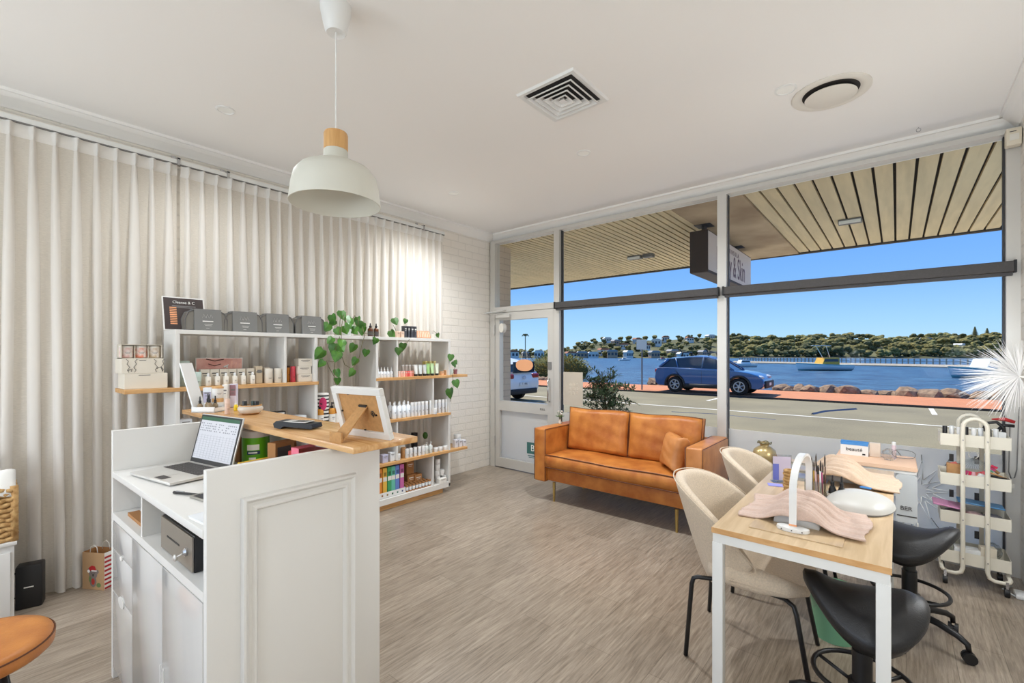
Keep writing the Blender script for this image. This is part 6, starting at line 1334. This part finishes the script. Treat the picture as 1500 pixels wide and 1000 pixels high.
# ================================================================ ON THE NAIL TABLE
TZ = .7505
tag(MB().box(-.155, .155, -.10, .10, 0, .004, .001).obj('wooden_board', 'table_oak', None, None, (3.80, 2.135, TZ)), 'thin pale wood board under the arch lamp', 'board')
def towel(lab, m, cx, cy, sx, sy, hump, hx, hy, hr, rz=0, z0=TZ+.001, seed=1, phs=0):
    rnd = random.Random(seed); ph = [rnd.uniform(0, 6) for _ in range(4)]
    def f(u, v):
        x = (u-.5)*sx; y = (v-.5)*sy; d_ = ((x-hx)/hr[0])**2; h = hump*math.exp(-d_**1.6*.9)*(1 if abs(y-hy) < hr[1] else math.exp(-((abs(y-hy)-hr[1])/.03)**2))
        w_ = .004*math.sin(26*y+5*u+ph[0])+.0035*math.sin(95*y+9*x+2*math.sin(20*x)+ph[1])+.003*math.sin(170*y+14*x+3*math.sin(13*x)+ph[2])
        return (x+.012*math.sin(7*v+ph[3]), y+.018*math.sin(5*u+ph[0])+.01*math.sin(11*u), .0085+h+w_*(.6+.8*min(1, h/.03)))
    mb = MB(); mb.grid(f, 60, 90); o = mb.obj('towel', m, None, True, (cx, cy, z0), rz, solid=.006); tag(o, lab, 'towel'); return o
def restcushion(lab, cx, cy, sx, sy, h, m):
    t = MB().prism([(sx*math.cos(a)*.5, h*math.sin(a)**.7 if math.sin(a) > 0 else 0) for a in [i*PI/14 for i in range(15)]], 'y', -sy/2, sy/2).obj('hand_rest', m, None, True, (cx, cy, TZ)); return tag(t, lab, 'hand rest')
restcushion('white hand rest just showing under the near edge of the pink towel', 3.79, 2.31, .16, .29, .056, 'white_plastic'); towel('dusty pink towel draped over the hand rest nearest the camera', 'towel_pink', 3.80, 2.315, .44, .36, .068, -.01, 0, (.095, .16), .02, seed=3)
restcushion('white hand rest under the peach towel at the far end', 3.86, 3.21, .15, .24, .06, 'white_plastic'); towel('peach towel draped over the hand rest at the far end of the table', 'towel_peach', 3.915, 3.19, .40, .42, .075, -.05, 0, (.10, .19), .06, seed=8)
al = thing('arch_lamp', 'white arch shaped LED nail lamp straddling the pink towel', 'lamp', (3.79, 2.10, TZ+.0045), 0)
MB().lathe([(.0, 0), (.048, 0), (.050, .006), (.048, .014), (.03, .018), (0, .019)], n=32, cap=False).obj('foot', 'white_plastic', al, 40)
al.children[0].scale = (1.15, .62, 1)
def archp(k, N=30):
    a = PI*k/N; return (0, .215-.215*math.cos(a), .155+.105*math.sin(a)) if 0 < k < N else ((0, 0, .155) if k == 0 else (0, .43, .155))
cpts = [(0, 0, .016)]+[archp(k) for k in range(31)]+[(0, .43, .10)]
q = MB()
sec_ = []
for i, p in enumerate(cpts):
    p = Vector(p); nx = Vector(cpts[min(i+1, len(cpts)-1)])-Vector(cpts[max(i-1, 0)]); nx.normalize(); nrm = Vector((1, 0, 0)).cross(nx).normalized()
    sec_.append([q._v(p+Vector((sx*.0125, 0, 0))+nrm*sn*.0055) for sx, sn in ((-1, -1), (1, -1), (1, 1), (-1, 1))])
for a, b_ in zip(sec_, sec_[1:]):
    for k in range(4): q._f((a[k], a[(k+1) % 4], b_[(k+1) % 4], b_[k]))
q._f(sec_[0]); q._f(sec_[-1]); q.obj('arch', 'white_plastic', al, 30); MB().box(-.013, .013, -.007, .007, .017, .025).obj('copper_collar', 'peach', al); MB().box(-.012, .012, .424, .436, .0, .11).obj('rear_leg', 'white_plastic', al)
for k in range(3): MB().box(-.035+.035*k-.002, -.035+.035*k+.002, -.0315, -.029, .006, .010).obj('button', 'dark_print', al)
# brush and file holder
x0, y0 = 3.80, 2.70
hd = thing('brush_holder', 'clear acrylic holder full of nail files and brushes', 'holder', (x0, y0, TZ)); MB().box(-.045, .045, -.04, .04, 0, .004).box(-.045, -.042, -.04, .04, 0, .08).box(.042, .045, -.04, .04, 0, .08).box(-.045, .045, -.04, -.037, 0, .08).box(-.045, .045, .037, .04, 0, .08).box(-.001, .001, -.037, .037, .004, .08).obj('case', 'clear_plastic', hd)
bc = [(150, 60, 90), (214, 60, 80), (190, 60, 130), (90, 90, 92), (200, 160, 60), (60, 60, 62), (230, 190, 190), (180, 120, 90), (120, 120, 124), (236, 236, 236), (170, 70, 110), (110, 80, 60)]
bn = ['plum', 'red', 'magenta', 'grey', 'golden', 'black', 'pale pink', 'copper', 'silver grey', 'white', 'berry', 'brown']
rnd = random.Random(2)
for k in range(12):
    bxx, byy = -.034+.0061*k, (-.02, .0, .02)[k % 3]; h = .15+rnd.uniform(0, .055)
    t = thing('nail_brush', '%s handled brush standing in the acrylic holder' % bn[k], 'brush', (x0+bxx, y0+byy, TZ+.0045), 0, 'brushes in the acrylic holder')
    MB().tube([(0, 0, 0), (rnd.uniform(-.006, .006), rnd.uniform(-.006, .006), h*.7)], .0035, 6).obj('handle', colm(bc[k], .35), t, True); MB().tube([(0, 0, h*.7), (0, 0, h*.9), (0, 0, h)], [.003, .0035, .0008], 6).obj('tip', colm((70, 60, 56)), t, True)
t = thing('polish_tray', 'small white tray holding two black capped polish bottles', 'tray', (3.885, 2.685, TZ)); MB().box(-.04, .04, -.03, .03, 0, .003).box(-.04, .04, -.03, -.027, 0, .035).box(-.04, .04, .027, .03, 0, .035).box(-.04, -.037, -.03, .03, 0, .035).box(.037, .04, -.03, .03, 0, .035).obj('tray', 'off_white', t)
for k, dx_ in enumerate((-.018, .018)): bottle('nail_polish', .016, .115, 'black', 'black', kind='drop', caph=.5, neck=.75, loc=(3.885+dx_, 2.685, TZ+.0035), label='black capped gel polish bottle in the small tray, %s one' % ('left', 'right')[k], cat='bottle', group='gel polishes in the small tray')
t = thing('clipper', 'small metal nail clipper beside the lamp dome', 'clipper', (3.865, 2.60, TZ)); MB().box(-.02, .02, -.005, .005, 0, .004).tube([(-.018, 0, .006), (.02, 0, .014)], .003, 6).obj('lever', 'chrome', t); t2 = MB().lathe([(0, .004), (.004, .004), (.004, .012), (0, .012)], n=8, cap=False).obj('pivot', 'chrome', t)
ul = thing('uv_lamp', 'white rounded UV nail lamp with a blue button on the table', 'nail lamp', (3.975, 2.66, TZ), math.radians(-12))
def dome(u, v):
    a = 2*PI*u; r_ = (1-v)**.5 if v < 1 else 0; ex = .125*r_*math.copysign(abs(math.cos(a))**.8, math.cos(a)); ey = (.14 if math.sin(a) > 0 else .17)*r_*math.copysign(abs(math.sin(a))**.8, math.sin(a))
    return (ex, ey, .008+.062*(v)**.55)
MB().grid(dome, 40, 12).obj('shell', colm((200, 198, 192), .4), ul, True); MB().prism([(.121*math.copysign(abs(math.cos(a))**.8, math.cos(a)), (.136 if math.sin(a) > 0 else .166)*math.copysign(abs(math.sin(a))**.8, math.sin(a))) for a in [i*PI/20 for i in range(40)]], 'z', 0, .008).obj('base', 'grey_print', ul, 30)
MB().box(-.022, .022, .07, .095, .066, .0725, .003).obj('blue_button', colm((60, 120, 180), .3), ul)
t = thing('straw_cup', 'twisted woven straw cup left of the arch lamp', 'cup', (3.70, 2.62, TZ)); q = MB()
for k in range(9): q.tube([(.022*math.cos(a)*(1+.12*(k % 2)), .022*math.sin(a)*(1+.12*(k % 2)), .008+.0145*k) for a in [i*PI/10 for i in range(20)]], .008, 6, True)
q.obj('weave', 'wicker', t, True)
t = thing('acrylic_stand', 'acrylic stand with a lilac price card on the table corner', 'stand', (3.62, 2.88, TZ), .5); MB().box(-.05, .05, -.03, .03, 0, .003).box(-.05, .05, .0, .003, 0, .15).obj('stand', 'clear_plastic', t); MB().box(-.045, .045, -.002, -.0005, .01, .14).obj('card', colm((206, 196, 216)), t); MB().box(-.045, -.015, -.0035, -.0022, .01, .10).obj('blue_panel', colm((110, 120, 200)), t)
tag(MB().box(-.04, .04, -.03, .03, 0, .002).obj('sample_card', colm((150, 150, 220)), None, None, (3.61, 2.79, TZ), .3), 'blue violet card lying in front of the acrylic stand', 'card')
t = thing('wire_jewel_tree', 'little orange and gold wire ornament beside the price card', 'ornament', (3.66, 2.80, TZ)); q = MB()
for k in range(6): a = k; q.tube([(0, 0, 0), (.018*math.cos(a), .018*math.sin(a), .02), (.03*math.cos(a), .03*math.sin(a), .014)], .0018, 5)
q.obj('wire', 'brass', t, True)
tag(MB().box(-.10, .10, -.13, .13, 0, .05, .006).obj('storage_case', 'clear_plastic', None, 30, (3.68, 3.10, TZ)), 'clear plastic case behind the price card', 'case')
# on the side desk
DZ = .7485
t = thing('product_box', 'white box with blue top edge and black lettering on the side desk', 'box', (3.877, 4.02, DZ)); MB().box(-.078, .078, -.04, .04, 0, .085, .001).obj('box', 'white_plastic', t); MB().box(-.078, .078, -.04, .04, .0855, .092).box(-.077, .077, -.0412, -.0403, .072, .086).obj('blue_edge', colm((70, 140, 206)), t); text('beaut\u00e9', .034, 'black', t, (.0, -.0413, .042), (PI/2, 0, 0)); MB().box(.045, .062, -.0412, -.0404, .008, .018).obj('small_label', 'black', t)
carton('packet', .06, .035, .095, colm((222, 206, 190)), False, loc=(3.99, 4.03, DZ), rz=-PI/2, label='beige packet right of the white lettered box', cat='packet')
tag(MB().ico((0, 0, .035), .04, 3, .14, (1.0, .9, 1.0)).obj('plastic_bag', 'clear_plastic', None, False, (4.065, 3.95, DZ+.002)), 'crumpled clear plastic bag on the side desk', 'bag'); bottle('slim_bottle', .012, .11, colm((226, 206, 214), .3), 'white_plastic', kind='cyl', caph=.2, loc=(4.09, 4.05, DZ), label='slim pale pink bottle behind the plastic bag', cat='bottle')
tag(MB().tube([(.06*math.cos(a), .012*math.sin(3*a), .035+.03*math.sin(a)) for a in [i*PI/12 for i in range(24)]], .0022, 6, True).obj('cable_loop', 'grey_print', None, True, (4.14, 4.03, DZ+.002)), 'loop of grey cable at the right end of the side desk', 'cable')
# round side table with gold vase
t = thing('round_side_table', 'small round wooden side table between the sofa and the chairs', 'side table', (3.27, 4.06, 0)); MB().lathe([(0, .545), (.185, .545), (.19, .55), (.19, .572), (.185, .577), (0, .577)], n=40, cap=False).obj('tabletop', 'table_oak', t, 40)
for k in range(3): a = 2*PI*k/3+.6; MB().tube([(.10*math.cos(a), .10*math.sin(a), .545), (.15*math.cos(a), .15*math.sin(a), .003)], .010, 8).obj('leg', 'black_metal', t, True)
v = thing('gold_vase', 'round brushed gold vase with a wavy neck on the small side table', 'vase', (3.31, 4.02, .5775)); MB().lathe([(0, 0), (.05, 0), (.08, .04), (.088, .085), (.075, .13), (.045, .155), (.03, .16), (.034, .175), (.05, .185), (.04, .186), (.02, .165), (0, .16)], n=36, cap=False).obj('body', colm((186, 164, 116), .3, metal=.5), v, True); MB().tube([(.048*math.cos(a), .048*math.sin(a), .186+.006*math.sin(5*a)) for a in [i*PI/12 for i in range(24)]], .004, 6, True).obj('neck_rim', colm((110, 104, 70), .4), v, True)
t = thing('bud_vase', 'tiny vase of cream dried flowers on the left sofa arm', 'vase', (1.375, 4.02, .7205)); MB().lathe([(0, 0), (.014, 0), (.018, .02), (.010, .045), (.012, .05), (0, .046)], n=16, cap=False).obj('vase', 'off_white', t, True); q = MB(); rnd = random.Random(4)
for k in range(9): a = rnd.uniform(0, 6); q.tube([(0, 0, .045), (.02*math.cos(a), .02*math.sin(a), .09), (.035*math.cos(a), .035*math.sin(a), .12+.02*rnd.random())], .0015, 4)
q.obj('stalks', 'stem', t, True); q = MB()
for k in range(9): q.ico((rnd.uniform(-.03, .03), rnd.uniform(-.03, .03), rnd.uniform(.09, .14)), .009, 1, .2)
q.obj('blossoms', 'off_white', t); q = MB()
for k in range(12): a = k*.52; leafq(q, Vector((0, 0, .075)), Vector((math.cos(a), math.sin(a), .25)), .055, .014)
q.obj('leaves', 'leaf', t)
# bin under the table
t = thing('waste_bin', 'pale green see through waste bin under the nail table', 'bin', (3.86, 2.87, 0)); MB().lathe([(.0, 0), (.088, 0), (.11, .25), (.113, .255), (.108, .25), (.086, .004), (0, .004)], n=32, cap=False).obj('bucket', colm((126, 186, 148), .35), t, 40)
mb = MB(); rnd = random.Random(2); mb.grid(lambda u, v: ((.114+.006*math.sin(31*u*2))*math.cos(2*PI*u)*(1-.03*v), (.114+.006*math.sin(29*u*2))*math.sin(2*PI*u)*(1-.03*v), .26-.09*v*(1+.3*math.sin(17*u*PI))), 48, 4); mb.obj('bin_liner', 'clear_plastic', t, True)
# ================================================================ TROLLEY
tr = thing('trolley', 'cream metal four tier salon trolley with rounded handles on casters', 'trolley', (4.475, 4.135, 0))
for s, y in ((-1, -.135), (1, .125)):
    P = [(-.15, y+.0, .10), (-.145, y, .088), (-.125, y-.0, .078), (-.085, y, .078), (-.062, y, .090), (-.054, y, .12), (-.054, y, .98)]+[(-.054*math.cos(a), y, 1.0+.054*math.sin(a)) for a in [i*PI/10 for i in range(0, 11)]]+[(.054, y, .98), (.054, y, .12), (.062, y, .090), (.085, y, .078), (.125, y, .078), (.145, y, .088), (.15, y, .10)]
    MB().tube(P, .0115, 10).obj('tube_frame', 'cream_metal', tr, True)
    for x in (-.054, .054):
        for z in (.18, .42, .66, .92): MB().tube([(x, y-s*.0, z), (x, y-.013, z)], .004, 8).obj('bolt', 'chrome', tr)
for x in (-.15, .15): MB().tube([(x, -.135, .10), (x, .125, .10)], .0105, 8).obj('base_bar', 'cream_metal', tr, True)
TZs = (.135, .385, .625, .875)
for z in TZs:
    q = MB(); a, b_, h = .155, .115, .075
    q.box(-a, a, -b_, b_, z, z+.003).box(-a, a, -b_-.001, -b_+.001, z, z+h).box(-a, a, b_-.001, b_+.001, z, z+h).box(-a-.001, -a+.001, -b_, b_, z, z+h).box(a-.001, a+.001, -b_, b_, z, z+h).obj('tray', 'cream_metal', tr)
for z in TZs[:3]:
    for x in (-.10, .02): MB().box(x, x+.022, .1165, .1185, z+.11, z+.16).obj('peg_slot', 'dark_print', tr)
for x in (-.135, .135):
    for y in (-.135, .118):
        q = MB().box(x-.006, x+.006, y-.014, y+.014, .05, .09).obj('caster_fork', 'chrome', tr); w_ = MB(); w_.xf(Matrix.Translation((x, y, .027)) @ Matrix.Rotation(PI/2, 4, 'Y')); w_.lathe([(0, -.011), (.026, -.011), (.027, -.004), (.027, .004), (.026, .011), (0, .011)], n=20, cap=False).obj('caster_wheel', 'black', q, 40)
def ont(dx, dy, tier, dz=.0035): return (4.475+dx, 4.135+dy, TZs[tier]+dz)
pc = [((206, 120, 100), 'brick pink'), ((190, 60, 60), 'red'), ((240, 236, 230), 'white'), ((232, 196, 180), 'nude'), ((60, 60, 62), 'black'), ((238, 236, 232), 'clear'), ((180, 170, 160), 'taupe'), ((236, 234, 230), 'milky')]
for k, (c, n_) in enumerate(pc): bottle('nail_polish', .012, .115, colm(c, .3), 'white_plastic' if k % 3 else 'black', kind='cyl', caph=.45, loc=ont(-.135+.033*k+(.002), -.085+.03*(k % 2), 3), label='%s polish bottle in the top tray of the trolley' % n_, group='polish bottles in the top tray')
t = thing('nail_drill', 'black and red cable and drill handpiece hanging over the top tray', 'nail drill', ont(.10, .03, 3)); MB().tube([(-.05, .0, .09), (-.03, 0, .14), (.01, 0, .15), (.04, 0, .12), (.045, 0, .07)], .010, 8).tube([(.01, .02, .08), (.04, .02, .13), (.09, .02, .13)], .010, 8).obj('cable', 'black', t, True); MB().tube([(-.01, .01, .165), (.045, .01, .170), (.09, .01, .155)], [.004, .012, .010], 8).obj('red_handpiece', 'red', t, True); MB().box(.0, .05, -.03, .01, .0, .09, .004).obj('stand', 'white_plastic', t)
bx('kraft_box', 'small kraft box in the second tray of the trolley', *ont(-.085, -.05, 2)[:2], .075, .05, .125, 'kraft', 0, TZs[2]+.0035)
t = thing('swatch_ring', 'ring of colourful nail colour swatches in the second tray', 'swatches', ont(.0, -.04, 2)); rnd = random.Random(7)
MB().tube([(.022*math.cos(a), -.01, .19+.022*math.sin(a)) for a in [i*PI/9 for i in range(18)]], .003, 6, True).obj('ring', 'off_white', t, True)
for k in range(15):
    a = -1.15+2.3*k/14; q = MB(); q.xf(Matrix.Translation((0, -.012-.001*k, .17)) @ Matrix.Rotation(a, 4, 'Y')); q.box(-.006, .006, -.001, .001, -.085, -.0, .0005, 1).obj('stick', 'clear_plastic', t); q = MB(); q.xf(Matrix.Translation((0, -.0135-.001*k, .17)) @ Matrix.Rotation(a, 4, 'Y')); q.box(-.007, .007, -.0012, .0008, -.115, -.085, .0008, 1).obj('swatch', colm([(206, 40, 80), (180, 60, 110), (60, 140, 110), (120, 60, 120), (230, 110, 120), (200, 30, 50), (190, 100, 90), (240, 180, 190)][k % 8], .3), t)
t = thing('zip_pouch', 'white triangular zip pouch in the second tray', 'pouch', ont(.03, -.075, 2)); MB().prism([(-.045, 0), (.05, 0), (.02, .075), (-.005, .085), (-.03, .04)], 'y', -.015, .015).obj('pouch', 'white_plastic', t, 30)
t = thing('nail_tools', 'bundle of black and wooden nail tools at the right of the second tray', 'tools', ont(.105, -.04, 2)); MB().tube([(-.05, -.02, .10), (.04, 0, .06)], .006, 6).tube([(-.03, .02, .125), (.01, .02, .085)], .008, 6).obj('wooden_file', 'kraft', t, True); MB().tube([(-.03, -.03, .075), (.05, -.03, .06)], .007, 6).box(-.04, .03, -.03, .02, .0, .05, .004).obj('black_tool', 'black', t, True)
t = thing('file_folder', 'pink plastic sleeve sticking out of the third tray', 'sleeve', ont(-.10, -.02, 1)); q = MB(); q.xf(Matrix.Translation((0, 0, .085)) @ Matrix.Rotation(.10, 4, 'Y')); q.box(-.09, .06, -.08, .08, 0, .010, .003).obj('sleeve', colm((208, 140, 180), .4), t)
t = thing('file_folder', 'blue plastic folder lying across the third tray', 'folder', ont(.03, .02, 1)); q = MB(); q.xf(Matrix.Translation((0, 0, .110)) @ Matrix.Rotation(.06, 4, 'Y')); q.box(-.10, .11, -.06, .06, 0, .009, .003).obj('folder', colm((80, 140, 190), .4), t)
for k, (dx_, c, n_) in enumerate(((-.085, (120, 118, 114), 'grey crinkled'), (-.0, (150, 120, 116), 'brown'), (.085, (70, 66, 70), 'dark'))): tag(MB().ico((0, 0, .035), .05, 3, .07, (1.1, 1.3, .62)).obj('packet', colm(c, .35, c2=tuple(min(255, q+60) for q in c), nscale=60), None, True, ont(dx_, -.02, 1)), '%s foil packet in the third tray' % n_, 'packet', 'foil packets in the third tray')
for k, (dx_, dy_, s_, n_) in enumerate(((-.085, .0, .055, 'left'), (.09, .02, .05, 'right'))): tag(MB().ico((0, 0, .07), s_, 3, .13, (.85, 1.1, 1.1)).obj('plastic_bag', 'clear_plastic', None, False, ont(dx_, dy_, 0)), 'crumpled clear plastic bag at the %s of the bottom tray' % n_, 'bag')
bx('product_box', 'flat white box in the bottom tray of the trolley', *ont(-.03, -.06, 0)[:2], .12, .08, .09, 'white_plastic', 0, TZs[0]+.0035); bx('product_box', 'cream box with rounded corner at the right of the bottom tray', *ont(.06, -.07, 0)[:2], .07, .06, .12, 'sensor', .1, TZs[0]+.0035)
# feathery wall decoration at the right edge
fe = thing('feather_decoration', 'large white feathery pampas burst at the right edge of the window', 'decoration', (4.64, 3.86, 1.33))
rnd = random.Random(11); q = MB()
for k in range(520):
    a = rnd.uniform(0, 2*PI); el = rnd.gauss(0, .45); l_ = rnd.uniform(.14, .25); d_ = Vector((math.cos(a)*math.cos(el)*.9-.25, math.sin(el), math.sin(a)*math.cos(el))); 
    if d_.x > .28: continue
    p1 = d_*l_*.55+Vector((0, 0, -.004)); p2 = d_*l_+Vector((0, 0, -.02)); q.tube([(0, 0, 0), p1, p2], [.0012, .0013, .0004], 3)
mat('feather', (236, 234, 232), .8, sheen=.3); q.obj('plumes', 'feather', fe); MB().tube([(0, 0, 0), (.075, .0, -.02)], .006, 6).obj('stalk', 'off_white', fe)
t = thing('hanging_cable', 'grey looped cable hanging at the right window post', 'cable', (4.70, 4.30, 0)); MB().tube([(.0, 0, 1.12), (-.01, 0, .72), (-.02, 0, .665), (-.035, 0, .66), (-.045, 0, .70), (-.04, 0, 1.0)], .003, 6).obj('cable', 'grey_print', t, True); MB().box(-.035, -.02, -.008, .008, .60, .625).obj('weight', 'off_white', t)
t = thing('power_adaptor', 'white plug pack and cord on the floor by the trolley', 'plug', (4.675, 4.05, 0)); MB().box(-.03, .03, -.05, .05, 0, .028, .008).obj('plug_pack', 'white_plastic', t, 30); MB().tube([(-.03, -.03, .01), (-.07, .06, .006), (-.02, .14, .006)], .004, 6).obj('cord', 'white_plastic', t, True)
# vertical blind edge / wall trim strip at the far right
struct(MB().box(XR-.02, XR, 3.98, 4.02, 0, .80).obj('trim_5', 'white_paint'), 'white vertical strip on the right wall')
